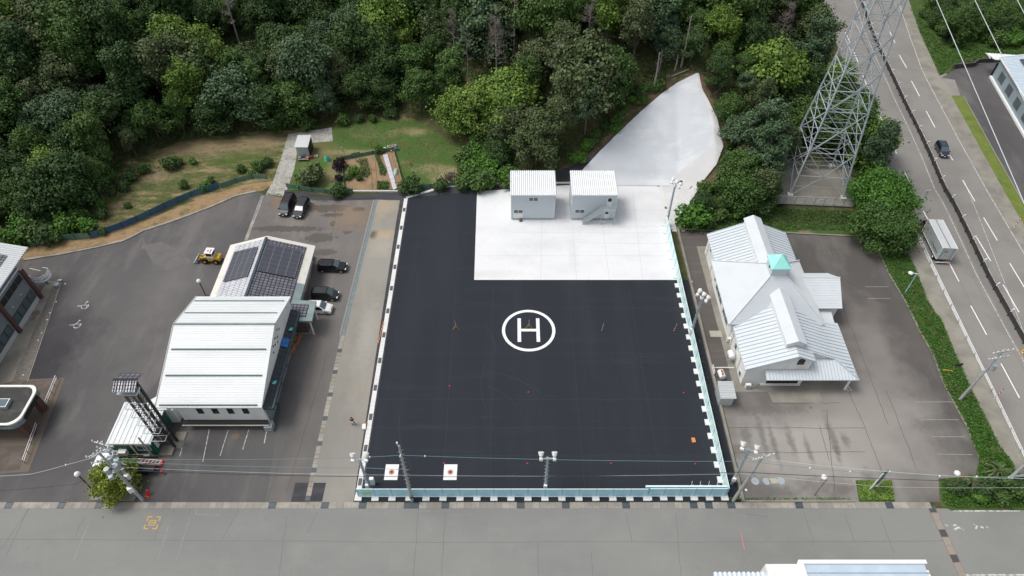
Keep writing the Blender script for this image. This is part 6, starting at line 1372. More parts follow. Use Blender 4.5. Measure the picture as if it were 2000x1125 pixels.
def truck():
    f0, r0 = [Vector(W(*p, 3.35)[:2]) for p in ((1827.5, 429), (1856.5, 485.5))]; d = (f0 - r0); Lb = d.length; rz = math.atan2(d.y, d.x); c = (f0 + r0) / 2; w_ = 1.12
    t = thing('box_lorry', 'box lorry with a grey cargo box and a maroon cab on the near carriageway', 'lorry', (c.x, c.y, .01), rz, 'vehicles on the highway')
    LB = lambda: MB((c.x, c.y, .01)); h = Lb / 2
    b = LB(); b.bx(-h, h, -w_, w_, .95, 3.35); bo = b.build('cargo_box', 'truck_side', t)
    b = LB(); b.bx(-h - .01, h + .01, -w_ - .01, w_ + .01, 3.351, 3.39); b.build('box_roof', 'aluminium', bo)
    b = LB(); b.bx(-h, h, -.07, .07, 3.39, 3.43); b.build('roof_strap', 'maroon', bo); b = LB(); b.bx(-h, h, -.03, .03, 3.43, 3.44); b.build('strap_line', 'aluminium', bo)
    b = LB()
    for y in (-w_, w_): b.bar((-h, y, 3.36), (h, y, 3.36), .08); b.bar((-h, y, .98), (h, y, .98), .08)
    for x in (-h, h):
        for y in (-w_, w_): b.bar((x, y, .95), (x, y, 3.38), .08)
    for x in (-h,): b.bar((x - .02, 0, 1.0), (x - .02, 0, 3.3), .05); b.bar((x - .02, -.4, 1.0), (x - .02, -.4, 3.2), .04); b.bar((x - .02, .4, 1.0), (x - .02, .4, 3.2), .04)
    b.build('edge_trim', 'frame_white', bo)
    # cab
    x0 = h + .12; b = LB(); V = [(x0, .7), (x0, 2.35), (x0 + .9, 2.35), (x0 + 1.45, 1.5), (x0 + 1.55, .6), (x0 + 1.5, .45), (x0, .45)]
    k = len(V); b.add([(x, -w_ + .12, z) for x, z in V] + [(x, w_ - .12, z) for x, z in V], [tuple(range(k)), tuple(range(k, 2 * k))[::-1]] + [(i, k + i, k + (i + 1) % k, (i + 1) % k) for i in range(k)]); cab = b.build('cab', 'maroon', t, bev=.05)
    b = LB(); b.quad((x0 + .97, -.85, 2.27), (x0 + .97, .85, 2.27), (x0 + 1.46, .9, 1.53), (x0 + 1.46, -.9, 1.53)); b.build('windscreen', 'glass', cab)
    for s in (-1, 1): b = LB(); b.bx(x0 + .3, x0 + 1.1, s * (w_ - .12), s * (w_ - .105), 1.45, 2.1) if s > 0 else b.bx(x0 + .3, x0 + 1.1, -(w_ - .105), -(w_ - .12), 1.45, 2.1); b.build('side_window', 'dark_glass', cab); b = LB(); b.box(x0 + 1.3, s * (w_ + .15), 1.6, .08, .22, .45); b.bar((x0 + 1.3, s * (w_ - .1), 2.0), (x0 + 1.3, s * (w_ + .15), 2.05), .04); b.build('mirror', 'rubber', cab)
    b = LB(); b.bx(-h, h + 1.4, -.45, .45, .55, .95); b.bx(-h - .12, -h + .02, -w_, w_, .5, .72); b.build('chassis', 'black_iron', t)
    b = LB(); b.bx(-h - .2, -h - .12, -1.05, .0, .62, .72); b.build('rear_bumper_light', 'orange', t)
    b = LB(); b.bx(-h - .24, -h - .12, -w_, w_, .42, .5); b.build('rear_bumper', 'frame_white', t)
    for x in (-h + 1.1, h + .75):
        for s in (-1, 1): b = LB(); b.tube([(x, s * (w_ - .3), .45), (x, s * (w_ - .02), .45)], .44, 18); wo = b.build('wheel', 'rubber', t); b = LB(); b.tube([(x, s * (w_ - .01), .45), (x, s * (w_ + .0), .45)], .2, 14); b.build('rim', 'frame_white', wo)
    # flower emblem and lettering on the left side and rear doors
    for side, X, Z, sc_ in (('l', h - 1.1, 2.35, .5), ('b', .35, 2.75, .32)):
        r = random.Random(4); g_, r_ = LB(), LB()
        for k in range(7):
            a = k * 2 * math.pi / 7; px, pz = .42 * sc_ * math.cos(a), .42 * sc_ * math.sin(a)
            if side == 'l': r_.box(X + px, w_ + .012, Z + pz - .12, .3 * sc_, .02, .3 * sc_)
            else: r_.box(-h - .045, X + px, Z + pz - .1, .02, .3 * sc_, .3 * sc_)
            px *= 2; pz *= 2
            if k % 2 == 0:
                if side == 'l': g_.box(X + px, w_ + .012, Z + pz - .08, .3 * sc_, .018, .2 * sc_)
                else: g_.box(-h - .045, X + px, Z + pz - .08, .018, .3 * sc_, .2 * sc_)
        e_ = r_.build('emblem', mat('emblem_red', (.5, .10, .05), .6), bo); g_.build('emblem_leaves', mat('emblem_green', (.03, .25, .06), .6), e_)
    def text(s, size, M4, nm, m):
        c_ = bpy.data.curves.new('tmp', 'FONT'); c_.body = s; c_.size = size; c_.extrude = .004; c_.align_x = 'CENTER'
        o_ = bpy.data.objects.new('tmp', c_); sc.collection.objects.link(o_); bpy.context.view_layer.update()
        me = bpy.data.meshes.new_from_object(o_); bpy.data.objects.remove(o_); me.name = nm; me.transform(M4); me.materials.clear(); me.materials.append(M[m])
        q = bpy.data.objects.new(nm, me); sc.collection.objects.link(q); q.parent = bo; return q
    text('Chuetsu', .72, Matrix.Translation((-h + 1.9, w_ + .02, 1.55)) @ Matrix.Rotation(math.pi, 4, 'Z') @ Matrix.Rotation(math.pi / 2, 4, 'X'), 'lettering', 'navy_paint')
truck()
def loader():
    o = W(414, 510); t = thing('wheel_loader', 'small yellow wheel loader with a white cab, bucket towards the left', 'wheel loader', (o[0], o[1], 0), R(176))
    LB = lambda: MB((o[0], o[1], 0))
    b = LB(); b.bx(-1.5, .2, -.6, .6, .55, 1.25); b.bx(-1.75, -1.4, -.55, .55, .6, 1.35); b.bx(.2, 1.0, -.4, .4, .5, 1.0); b.build('body', 'yellow', t, bev=.04)
    b = LB(); b.bx(-.85, .25, -.58, .58, 1.25, 1.35); b.bx(-.85, .25, -.58, .58, 2.2, 2.3)
    for x in (-.82, .22):
        for y in (-.55, .55): b.bar((x, y, 1.3), (x, y, 2.25), .08)
    b.bx(-.86, .26, -.6, .6, 1.3, 1.6); cb = b.build('cab', 'white_paint', t)
    b = LB(); b.bx(-.8, .2, -.56, .56, 1.6, 2.2); b.build('cab_window', 'dark_glass', cb)
    b = LB(); b.bx(-.95, .35, -.66, .66, 2.3, 2.37); rf = b.build('cab_roof', 'white_paint', cb); b = LB(); b.bx(-.3, -.05, -.1, .25, 2.37, 2.385); b.bx(-.7, -.5, -.3, .5, 2.37, 2.385); b.build('rust_patch', 'rust', rf)
    for y in (-.35, .35): b = LB(); b.bar((.5, y, 1.15), (1.5, y, .9), .12, .2); b.bar((1.5, y, .9), (2.0, y, .35), .12, .2); b.bar((.6, y * .6, .9), (1.6, y * .6, 1.1), .08); b.build('lift_arm', 'yellow', t)
    b = LB(); P = [(2.0, .15), (2.05, .85), (2.15, .85), (2.15, .25), (2.75, .12), (2.75, .05), (2.05, .05)]; k = len(P)
    b.add([(x, -.8, z) for x, z in P] + [(x, .8, z) for x, z in P], [tuple(range(k)), tuple(range(k, 2 * k))[::-1]] + [(i, k + i, k + (i + 1) % k, (i + 1) % k) for i in range(k)])
    for y in (-.8, .76): b.add([(2.05, y, .05), (2.75, y, .05), (2.1, y, .85), (2.05, y + .04, .05), (2.75, y + .04, .05), (2.1, y + .04, .85)], [(0, 1, 2), (5, 4, 3), (0, 3, 4, 1), (1, 4, 5, 2)])
    b.build('bucket', 'steel', t)
    for x in (-1.05, .75):
        for s in (-1, 1): b = LB(); b.tube([(x, s * .62 - .16, .5), (x, s * .62 + .16, .5)], .5, 18); wo = b.build('wheel', 'rubber', t); b = LB(); b.tube([(x, s * .79, .5), (x, s * .80, .5)], .2, 12); b.build('rim', 'yellow', wo)
loader()
def crane_truck():
    o = W(205, 918); t = thing('crane_truck', 'white lorry with a red and white folded crane, half hidden behind the round tree', 'lorry', (o[0], o[1], 0)); LB = lambda: MB((o[0] + 3.0, o[1] + .2, 0))
    b = LB(); b.bx(-3.3, -1.7, -.95, .95, .7, 2.3); c = b.build('cab', 'white_paint', t, bev=.08)
    b = LB(); b.bx(-3.33, -3.3, -.8, .8, 1.4, 2.1); b.build('windscreen', 'glass', c); b = LB(); b.bx(-3.0, -2.1, -.97, -.95, 1.4, 2.0); b.build('side_window', 'dark_glass', c)
    b = LB(); b.bx(-1.6, 3.6, -.95, .95, .8, 1.0); b.bx(-1.6, 3.6, -.98, -.92, 1.0, 1.35); b.bx(-1.6, 3.6, .92, .98, 1.0, 1.35); b.build('flatbed', 'black_iron', t)
    b = LB()
    for z in (1.5, 1.85):
        for y in (-.25, .2): b.bar((1.8, y, z + .3), (4.6, y - .1, z), .05)
    for k in range(8): b.bar((1 + k * .48, -.25, 1.8), (1.3 + k * .48, .2, 1.85), .05)
    b.build('crane_boom', 'cream_trim', t)
    b = LB(); b.bx(4.45, 4.75, -.35, .2, 1.4, 1.75); b.bx(4.3, 4.55, -.85, -.55, .3, .7); b.bar((1.8, .22, 1.9), (4.5, .12, 1.7), .06); b.bar((2.5, -.27, 1.95), (4.5, -.37, 1.8), .11); b.build('crane_head', 'red', t)
    for x in (-2.6, 2.4):
        for s in (-1, 1): b = LB(); b.tube([(x, s * .75 - .14, .45), (x, s * .75 + .14, .45)], .45, 16); b.build('wheel', 'rubber', t)
crane_truck()
b = MB(); o = W(289, 968); b.box(o[0], o[1], 0, .5, .5, .12); b.tube([(o[0], o[1], .12), (o[0] + .1, o[1] + .2, .7)], .12, 10); b.ball((o[0] + .12, o[1] + .25, .8), .17, 8); setp(b.build('hydrant', 'red'), 'red hydrant like post at the foot of the nearer tree pole', 'hydrant')
b = MB(); o = W(300, 893); b.tube([(o[0], o[1], 0), (o[0], o[1], 4.8)], [.13, .1], 10); b.box(o[0] + .0, o[1], .0, .5, .5, .15); setp(b.build('short_pole', 'pole_concrete'), 'short bare pole in front of the green container office', 'pole')
b = MB(); o = W(283, 893); b.box(o[0] + .3, o[1], 0, .7, .25, .3); b.bar((o[0] - 1.5, o[1], .2), (o[0] + 1.2, o[1], .2), .07); setp(b.build('painted_boards', 'cream_trim'), 'pale boards lying in front of the green container office', 'boards')
b = MB(); o = W(240, 897); b.bar((o[0], o[1], .2), (o[0] + 1.0, o[1] + 1.1, .6), .09); setp(b.build('yellow_rod', 'yellow'), 'yellow rod leaning in front of the green container office', 'rod')
# ================================================================== PERSON
def person():
    o = W(690, 829); t = thing('person', 'person in black shirt and dark trousers looking down at a tablet beside the heliport', 'person', (o[0], o[1], .015), R(15))
    L = Vector((o[0], o[1], .015))
    def skin(name, V, E, rad, m, root=0):
        me = bpy.data.meshes.new(name); me.from_pydata(V, E, []); q = bpy.data.objects.new(name, me); sc.collection.objects.link(q); q.parent = t; me.materials.append(M[m])
        md = q.modifiers.new('skin', 'SKIN'); md.use_smooth_shade = True
        for i, r in enumerate(rad): me.skin_vertices[0].data[i].radius = (r, r)
        me.skin_vertices[0].data[root].use_root = True
        s = q.modifiers.new('sub', 'SUBSURF'); s.levels = 1; s.render_levels = 2; return q
    J = dict(pel=(0, 0, .92), wst=(0, 0, 1.08), ch=(0, -.01, 1.3), nk=(0, -.02, 1.45), hd0=(0, -.06, 1.53), hd1=(0, -.1, 1.62), hd2=(0, -.09, 1.70),
             hl=(-.09, 0, .88), kl=(-.10, -.05, .48), al=(-.11, .02, .08), tl=(-.12, -.14, .035), hr=(.09, 0, .88), kr=(.15, -.02, .48), ar=(.20, .08, .08), tr_=(.22, -.08, .035),
             sl_=(-.17, 0, 1.38), el=(-.23, -.04, 1.12), wl=(-.13, -.26, 1.10), sr=(.17, 0, 1.38), er=(.23, -.04, 1.12), wr=(.13, -.26, 1.10), pl_=(-.10, -.32, 1.11), pr_=(.10, -.32, 1.11))
    K = list(J); V = [J[k] for k in K]; ix = {k: i for i, k in enumerate(K)}
    rr = dict(pel=.13, wst=.12, ch=.14, nk=.055, hd0=.075, hd1=.095, hd2=.07, hl=.09, kl=.06, al=.04, tl=.035, hr=.09, kr=.06, ar=.04, tr_=.035, sl_=.06, el=.042, wl=.028, sr=.06, er=.042, wr=.028, pl_=.03, pr_=.03)
    Ed = [('pel', 'wst'), ('wst', 'ch'), ('ch', 'nk'), ('nk', 'hd0'), ('hd0', 'hd1'), ('hd1', 'hd2'), ('pel', 'hl'), ('hl', 'kl'), ('kl', 'al'), ('al', 'tl'), ('pel', 'hr'), ('hr', 'kr'), ('kr', 'ar'), ('ar', 'tr_'), ('ch', 'sl_'), ('sl_', 'el'), ('el', 'wl'), ('wl', 'pl_'), ('ch', 'sr'), ('sr', 'er'), ('er', 'wr'), ('wr', 'pr_')]
    E = [(ix[a], ix[b_]) for a, b_ in Ed]; rad = [rr[k] for k in K]
    for s, pk in ((-1, 'pl_'), (1, 'pr_')):
        p = J[pk]
        for f in range(5):
            off = (f - 2) * .018
            if f == 4 * (s > 0): A1 = (p[0] - s * .045, p[1] - .01, p[2] + .02); A2 = (p[0] - s * .06, p[1] - .035, p[2] + .03)
            else: A1 = (p[0] + off * .9, p[1] - .045, p[2] + .0); A2 = (p[0] + off, p[1] - .07, p[2] + .02)
            n = len(V); V += [A1, A2]; E += [(ix[pk], n), (n, n + 1)]; rad += [.009, .008]
    skin('body', V, E, rad, 'skin')
    def sub(keys, edges, name, m, grow):
        k2 = {k: i for i, k in enumerate(keys)}; skin(name, [J[k] for k in keys], [(k2[a], k2[b_]) for a, b_ in edges], [rr[k] + grow for k in keys], m)
    sub(['wst', 'pel', 'ch', 'sl_', 'el', 'sr', 'er'], [('wst', 'pel'), ('wst', 'ch'), ('ch', 'sl_'), ('sl_', 'el'), ('ch', 'sr'), ('sr', 'er')], 'shirt', 'cloth_black', .018)
    sub(['pel', 'hl', 'kl', 'al', 'hr', 'kr', 'ar'], [('pel', 'hl'), ('hl', 'kl'), ('kl', 'al'), ('pel', 'hr'), ('hr', 'kr'), ('kr', 'ar')], 'trousers', 'denim', .018)
    sub(['al', 'tl'], [('al', 'tl')], 'shoe', 'rubber', .015); sub(['ar', 'tr_'], [('ar', 'tr_')], 'shoe', 'rubber', .015)
    b = MB((L.x, L.y, L.z)); b.ball((0, -.055, 1.67), .118, 14, .95, 1, 1.05); b.build('hair', 'cloth_black', t, smooth=True)
    b = MB((L.x, L.y, L.z)); b.ball((0, -.19, 1.60), .016, 6)
    for s in (-1, 1): b.ball((s * .035, -.182, 1.625), .012, 6)
    b.box(0, -.18, 1.565, .05, .012, .01); b.build('face', 'skin', t)
    b = MB((L.x, L.y, L.z), R(15)); b.slab([(-.11, -.42, 1.16), (.11, -.42, 1.16), (.11, -.29, 1.12), (-.11, -.29, 1.12)], .012); setp(b.build('tablet', 'frame_white'), 'white tablet held by the person beside the heliport', 'tablet')
person()
# ================================================================== GARDEN THINGS
def kiosk():
    z = 2.5; c = [W(u, v, z) for u, v in ((574, 287.5), (601, 287.5), (608, 266), (582, 266))]; o = W(591, 308); t = thing('garden_shed', 'small shed with a pale sloping roof and dark side beside the gravel path', 'shed', (o[0], o[1], 0))
    b = MB(); b.slab([(p[0], p[1], z + (.25 if i > 1 else 0)) for i, p in enumerate(c)], .1); b.build('roof', 'aluminium', t)
    x0, x1, y0, y1 = c[0][0] + .2, c[1][0] - .1, c[0][1] + .2, c[2][1] - .1
    b = MB(); b.bx(x0, x1, y0, y1, .1, z - .1); w_ = b.build('wall', 'steel', t); b = MB(); b.bx(x1, x1 + .04, y0 + .1, y1 - .1, .2, z - .15); b.build('side_panel', 'black_iron', t)
    b = MB(); b.bx(x0 + .2, x1 - .1, y0 - 1.2, y0 - .1, .35, .45)
    for x in (x0 + .25, x1 - .15):
        for y in (y0 - 1.15, y0 - .15): b.bar((x, y, 0), (x, y, .4), .09)
    setp(b.build('wooden_bench', 'old_concrete'), 'low weathered platform in front of the small garden shed', 'platform')
    b = MB(); b.box((x0 + x1) / 2, y0 - .6, .46, .8, .5, .2, .2); setp(b.build('folded_sheet', 'navy_paint'), 'folded dark blue sheet on the low platform by the shed', 'sheet')
    b = MB(); b.box(x0 + .5, y0 - .9, .46, .6, .16, .12); b.box(x1 - .5, y0 - .9, .46, .5, .2, .14); setp(b.build('flower_pots', 'rust'), 'row of rusty red pots on the low platform by the shed', 'pots')
    b = MB(); b.box(x1 + 1.0, y0 + .3, 0, .8, .7, .25, .1); setp(b.build('grey_crate', 'steel'), 'grey slab like crate at the right side of the garden shed', 'crate')
    b = MB(); b.box(x1 + .3, y0 - .2, 0, .5, .4, .5, .6); setp(b.build('red_cart', 'red'), 'small dull red cart at the shed corner', 'cart')
kiosk()
o = W(639, 313); t = thing('compost_bin', 'teal round compost bin on the worn grass', 'compost bin', (o[0], o[1], 0)); b = MB(); b.tube([(o[0], o[1], 0), (o[0], o[1], .8), (o[0], o[1], .95)], [.52, .36, .3], 16); b.build('bin', 'teal', t); b = MB(); b.cyl(o[0], o[1], .95, 1.05, .3, .18); b.build('lid', 'net_green', t)
b = MB(); P = WP([(748, 304), (757, 302), (776, 370), (768, 372)]); b.prism(P, .05, .22); setp(b.build('plastic_mulch', 'mulch'), 'long pale plastic mulch strip across the vegetable garden', 'mulch sheet')
b = MB(); o = W(773, 338); b.ball((o[0], o[1] + .1, 0), .9, 12, .7, .5, 1.3); setp(b.build('cloche', mat('cloche', (.3, .38, .34), .6)), 'pale net cloche right of the plastic mulch strip', 'cloche')
for u, v, m, lab, s in ((752, 292, 'frame_white', 'white sack at the left end of the planter row', .5), (762, 289, 'cream_trim', 'cream planter box behind the vegetable garden', .9), (770, 287, 'cream_trim', 'cream planter box at the right end of the row', .8), (775, 293, 'blue_tarp', 'blue crate right of the cream planters', .7), (765, 297, 'yellow', 'small yellow watering can in front of the planters', .3)):
    o = W(u, v); t = thing('planter', lab, 'planter', (o[0], o[1], 0), group='containers at the far edge of the vegetable garden'); b = MB(); b.box(o[0], o[1], 0, s, s * .7, .4, .1); b.build('box', m, t)
    if s > .6: b = MB(); b.box(o[0], o[1], .4, s * .8, s * .5, .02, .1); b.build('soil', 'forest_soil', t)
for u, v, m, lab, h in ((726, 288, 'red', 'thin red stake behind the vegetable garden', 1.3), (669, 296, 'steel', 'grey stake on the lawn above the garden', .8), (802, 322, 'red', 'small pink stake alone on the lawn', .6)):
    o = W(u, v); b = MB(); b.bar((o[0], o[1], 0), (o[0], o[1], h), .12); b.box(o[0], o[1], h, .2, .2, .15); setp(b.build('stake', m), lab, 'stake')
b = MB(); b.bx(W(688, 376)[0], W(778, 371)[0], W(0, 375)[1] - .1, W(0, 375)[1] + .1, 0, .3); setp(b.build('garden_edging', 'curb_concrete'), 'white edging board along the near side of the vegetable garden', 'edging')
# ================================================================== VEGETATION
RN = np.random.default_rng(7)
def leaf_mesh(name, C, N, S, m, tri=False):
    """one mesh of small leaf clumps: centres C, normals N, sizes S"""
    n = len(C); N = N / (np.linalg.norm(N, axis=1, keepdims=True) + 1e-9)
    a = RN.normal(size=(n, 3)); U = np.cross(N, a); U /= np.linalg.norm(U, axis=1, keepdims=True) + 1e-9; Vv = np.cross(N, U)
    s = S[:, None]; asp = RN.uniform(.55, 1., size=(n, 1)); bend = N * s * RN.uniform(-.1, .25, size=(n, 1))
    P = np.stack([C + U * s, C + Vv * s * asp + bend, C - U * s, C - Vv * s * asp + bend], 1).reshape(-1, 3)
    me = bpy.data.meshes.new(name); me.vertices.add(4 * n); me.vertices.foreach_set('co', P.astype(np.float32).ravel())
    me.loops.add(4 * n); me.loops.foreach_set('vertex_index', np.arange(4 * n, dtype=np.int32)); me.polygons.add(n)
    me.polygons.foreach_set('loop_start', np.arange(0, 4 * n, 4, dtype=np.int32)); me.polygons.foreach_set('loop_total', np.full(n, 4, dtype=np.int32))
    me.materials.append(m); me.update(calc_edges=True); me.validate(); return me
def clump_cloud(cl, n, size, up=.25):
    cl = np.array(cl, float); w_ = cl[:, 3] ** 2; w_ /= w_.sum(); k = RN.choice(len(cl), n, p=w_)
    D = RN.normal(size=(n, 3)); D[:, 2] += up; D /= np.linalg.norm(D, axis=1, keepdims=True)
    r = cl[k, 3] * (.55 + .55 * RN.uniform(0, 1, n) ** .5 + np.where(RN.uniform(size=n) < .22, np.minimum(RN.exponential(.35, n), .6), 0)); ax = RN.normal(size=(len(cl), 3)); ax[:, 2] = np.abs(ax[:, 2]) * .6 + .2; ax /= np.linalg.norm(ax, axis=1, keepdims=True)
    E_ = D + ax[k] * (D * ax[k]).sum(1, keepdims=True) * .75; C = cl[k, :3] + E_ * r[:, None] * np.array([1, 1, .8])
    N = D + RN.normal(size=(n, 3)) * .55 + np.array([0, 0, .35]); S = size * RN.uniform(.6, 1.35, n); return C, N, S
def crown_clumps(kind, H, rad, seed):
    r = np.random.default_rng(seed); cl = []
    if kind == 'round':
        n = r.integers(26, 38)
        for i in range(n):
            th = r.uniform(0, 2 * math.pi); q = math.sqrt(r.uniform(0, 1)); rr = rad * .82 * q; z = H * (.55 + .33 * math.sqrt(max(0, 1 - q * q))) + r.uniform(-.9, .7)
            cl.append((rr * math.cos(th), rr * math.sin(th), z, rad * r.uniform(.16, .34)))
        for i in range(9):
            th = r.uniform(0, 2 * math.pi); cl.append((rad * .8 * math.cos(th), rad * .8 * math.sin(th), H * r.uniform(.3, .55), rad * r.uniform(.25, .36)))
        cl.append((0, 0, H * .6, rad * .5))
    elif kind == 'tall':
        for i in range(24):
            z = H * r.uniform(.35, .95); q = rad * (1.05 - .75 * (z / H - .3)); th = r.uniform(0, 2 * math.pi); rr = q * r.uniform(.3, .8)
            cl.append((rr * math.cos(th), rr * math.sin(th), z, rad * r.uniform(.25, .38)))
        cl.append((0, 0, H * .9, rad * .35)); cl.append((0, 0, H * .6, rad * .5))
    elif kind == 'pine':
        for i in range(20):
            z = H * r.uniform(.45, .97); th = r.uniform(0, 2 * math.pi); rr = rad * r.uniform(.3, 1.0) * (1.25 - z / H * .8)
            cl.append((rr * math.cos(th), rr * math.sin(th), z, rad * r.uniform(.16, .28)))
    elif kind == 'bush':
        for i in range(12):
            th = r.uniform(0, 2 * math.pi); rr = rad * r.uniform(.1, .72); cl.append((rr * math.cos(th), rr * math.sin(th), H * r.uniform(.3, .72), rad * r.uniform(.28, .42)))
        cl.append((0, 0, H * .5, rad * .6))
    elif kind == 'cone':
        for i in range(12):
            z = H * (i + .5) / 12; cl.append((r.uniform(-.1, .1), r.uniform(-.1, .1), z, rad * (1.05 - z / H * .85)))
    return cl
def trunk_bm(H, rad, cl, r0, seed, name='trunk', bark='bark', parent=None, dens=7):
    rr = random.Random(seed); b = MB(tuple(root_loc(parent)))
    b.tube([(0, 0, -.6), (rr.uniform(-.1, .1), rr.uniform(-.1, .1), H * .3), (rr.uniform(-.25, .25), rr.uniform(-.25, .25), H * .62), (rr.uniform(-.3, .3), rr.uniform(-.3, .3), H * .86)], [r0 * 1.3, r0, r0 * .6, r0 * .25], 7)
    for c in cl[:dens]: b.tube([(0, 0, H * .3), (c[0] * .5, c[1] * .5, (H * .3 + c[2]) / 2 + .2), (c[0], c[1], c[2])], [r0 * .5, r0 * .3, r0 * .12], 5)
    return b.build(name, bark, parent, smooth=True)
PROTO = {}
def tree_proto(key, kind, H, rad, leaf, n, size, seed, name='broadleaf_tree', bark='bark', r0=.16):
    cl = crown_clumps(kind, H, rad, seed); t = thing(name, '', 'tree', (0, 0, 0)); 
    C, N, S = clump_cloud(cl, n, size)
    if kind in ('round', 'tall'):          # stray sprigs that break the outline
        q = n // 6; A_ = RN.normal(size=(14, 3)); A_[:, 2] = np.abs(A_[:, 2]); A_ /= np.linalg.norm(A_, axis=1, keepdims=True); kk = RN.integers(0, 14, q); tt = RN.uniform(.55, 1.04, q)[:, None]
        C2 = np.array([0, 0, H * .5]) + A_[kk] * np.array([rad, rad, H * .48]) * tt + RN.normal(size=(q, 3)) * .22; C = np.r_[C, C2]; N = np.r_[N, RN.normal(size=(q, 3)) + [0, 0, .6]]; S = np.r_[S, np.full(q, size * .9)]
    me = leaf_mesh('crown', C, N, S, LM[leaf]); o = bpy.data.objects.new('crown', me); sc.collection.objects.link(o); o.parent = t
    KIDS.setdefault(t.name, []).append(o); trunk_bm(H, rad, cl, r0, seed, parent=t, bark=bark); PROTO[key] = t; return t
USED = set()
def plant(key, loc, rz, s, label, cat='tree', group=None, ss=None):
    p = PROTO[key]
    if key in USED: c = copy_tree(p)
    else: USED.add(key); c = p
    c.location = loc; c.rotation_euler = (0, 0, rz); c.scale = ss or (s, s, s); c['label'] = label; c['category'] = cat
    if group: c['group'] = group
    elif 'group' in c.keys(): del c['group']
    return c
NL = 9500
for leaf in ('dark', 'mid', 'blue', 'olive', 'yellow'):
    nm = {'dark': 'broadleaf_tree', 'mid': 'broadleaf_tree', 'blue': 'broadleaf_tree', 'olive': 'broadleaf_tree', 'yellow': 'broadleaf_tree'}[leaf]
    tree_proto(leaf + '0', 'round', 8.5, 3.9, leaf, NL, .19, 10 + len(leaf), nm)
    tree_proto(leaf + '1', 'round', 9.5, 3.4, leaf, NL, .17, 30 + ord(leaf[0]), nm)
    tree_proto(leaf + '2', 'tall', 11., 2.8, leaf, int(NL * .9), .17, 50 + ord(leaf[0]), nm)
tree_proto('pine0', 'pine', 10.5, 3.4, 'blue', 5200, .16, 71, 'pine_tree'); tree_proto('pine1', 'pine', 9.5, 3.8, 'olive', 4800, .16, 72, 'pine_tree')
for leaf in ('dark', 'mid', 'bright', 'olive', 'yellow', 'purple', 'brown'): tree_proto('bush_' + leaf, 'bush', 1.7, 1.25, leaf, 1500, .12, 90 + ord(leaf[0]), 'shrub', r0=.05)
def dead_proto(key, H, spread, seed, n1=26, leafy=0):
    t = thing('dead_tree', '', 'tree', (0, 0, 0)); rr = random.Random(seed); b = MB(); b.tube([(0, 0, -.5), (.1, 0, H * .5), (.25, .1, H)], [.16, .11, .03], 6); b.build('trunk', 'dead_bark', t); b = MB(); tips = []
    for i in range(n1):
        z = H * rr.uniform(.3, .98); a = rr.uniform(0, 6.28); L = spread * (1.15 - z / H * .8) * rr.uniform(.6, 1.1); p1 = Vector((L * .5 * math.cos(a), L * .5 * math.sin(a), z + L * .15)); p2 = Vector((L * math.cos(a + .2), L * math.sin(a + .2), z + L * rr.uniform(.0, .45)))
        b.tube([(0.1, 0, z), p1, p2], [.05, .035, .015], 4, False)
        for j in range(7):
            q = rr.uniform(.3, 1); s = p1.lerp(p2, q); e = s + Vector((rr.uniform(-.6, .6), rr.uniform(-.6, .6), rr.uniform(-.1, .6))); b.tube([s, e], [.022, .008], 3, False); tips.append(e)
            for k in range(3): e2 = e + Vector((rr.uniform(-.35, .35), rr.uniform(-.35, .35), rr.uniform(-.1, .35))); b.tube([s.lerp(e, .6), e2], [.014, .006], 3, False)
    b.build('branches', 'dead_bark', t)
    if leafy:
        C = np.array([tuple(p) for p in tips]); C = np.repeat(C, leafy, 0) + RN.normal(size=(len(tips) * leafy, 3)) * .18; me = leaf_mesh('dry_foliage', C, RN.normal(size=C.shape), np.full(len(C), .07), LM['brown']); o = bpy.data.objects.new('dry_foliage', me); sc.collection.objects.link(o); o.parent = t; KIDS.setdefault(t.name, []).append(o)
    PROTO[key] = t
dead_proto('dead0', 9, 2.0, 1, leafy=6); dead_proto('dead1', 9.5, 1.5, 2, 20)
# --- forest on the hill
slope_poly = [(1360, 128), (1300, 138), (1240, 185), (1190, 245), (1140, 300), (1060, 345), (1105, 372), (1322, 452), (1350, 425), (1385, 380), (1412, 335), (1424, 290), (1412, 225), (1385, 165)]
forest_px = [(-140, 470), (-40, 462), (60, 440), (140, 415), (200, 375), (235, 335), (300, 292), (400, 268), (540, 256), (640, 232), (780, 208), (830, 225), (895, 258), (930, 290), (945, 345), (1060, 345), (1190, 245), (1300, 138), (1360, 128), (1412, 225), (1428, 300), (1400, 380), (1345, 425), (1420, 420), (1510, 400), (1512, 330), (1650, 325), (1648, 345), (1720, 350), (1700, 290), (1672, 205), (1645, 140), (1622, 80), (1600, 20), (1560, -60), (1500, -220), (-200, -220)]
pts = []; rr = random.Random(21); cell = {}
def okd(x, y, dmin):
    for q in pts:
        if (q[0] - x) ** 2 + (q[1] - y) ** 2 < dmin * dmin: return False
    return True
hv = [p[1] for p in hwL[:7]]; hu = [p[0] for p in hwL[:7]]
tries = 0
while tries < 16000:
    tries += 1; x = rr.uniform(-128, 66); y = rr.uniform(78, 156); z = float(TH(x, y)); u, v = PJ(x, y, z)
    if not (-90 < u < 2010 and v > -75): continue
    if not inpoly(u, v, forest_px) or inpoly(u, v, slope_poly): continue
    if 44.5 < x < 63 and 89 < y < 103.5: continue
    if u > 1500 and v > -40 and u > np.interp(v, hv, hu) - 34: continue
    if okd(x, y, 4.25 if v > 40 else 4.6): pts.append((x, y, z, u, v))
def edge_dist(x, y): return y - float(np.interp(x, _kx, _ky))
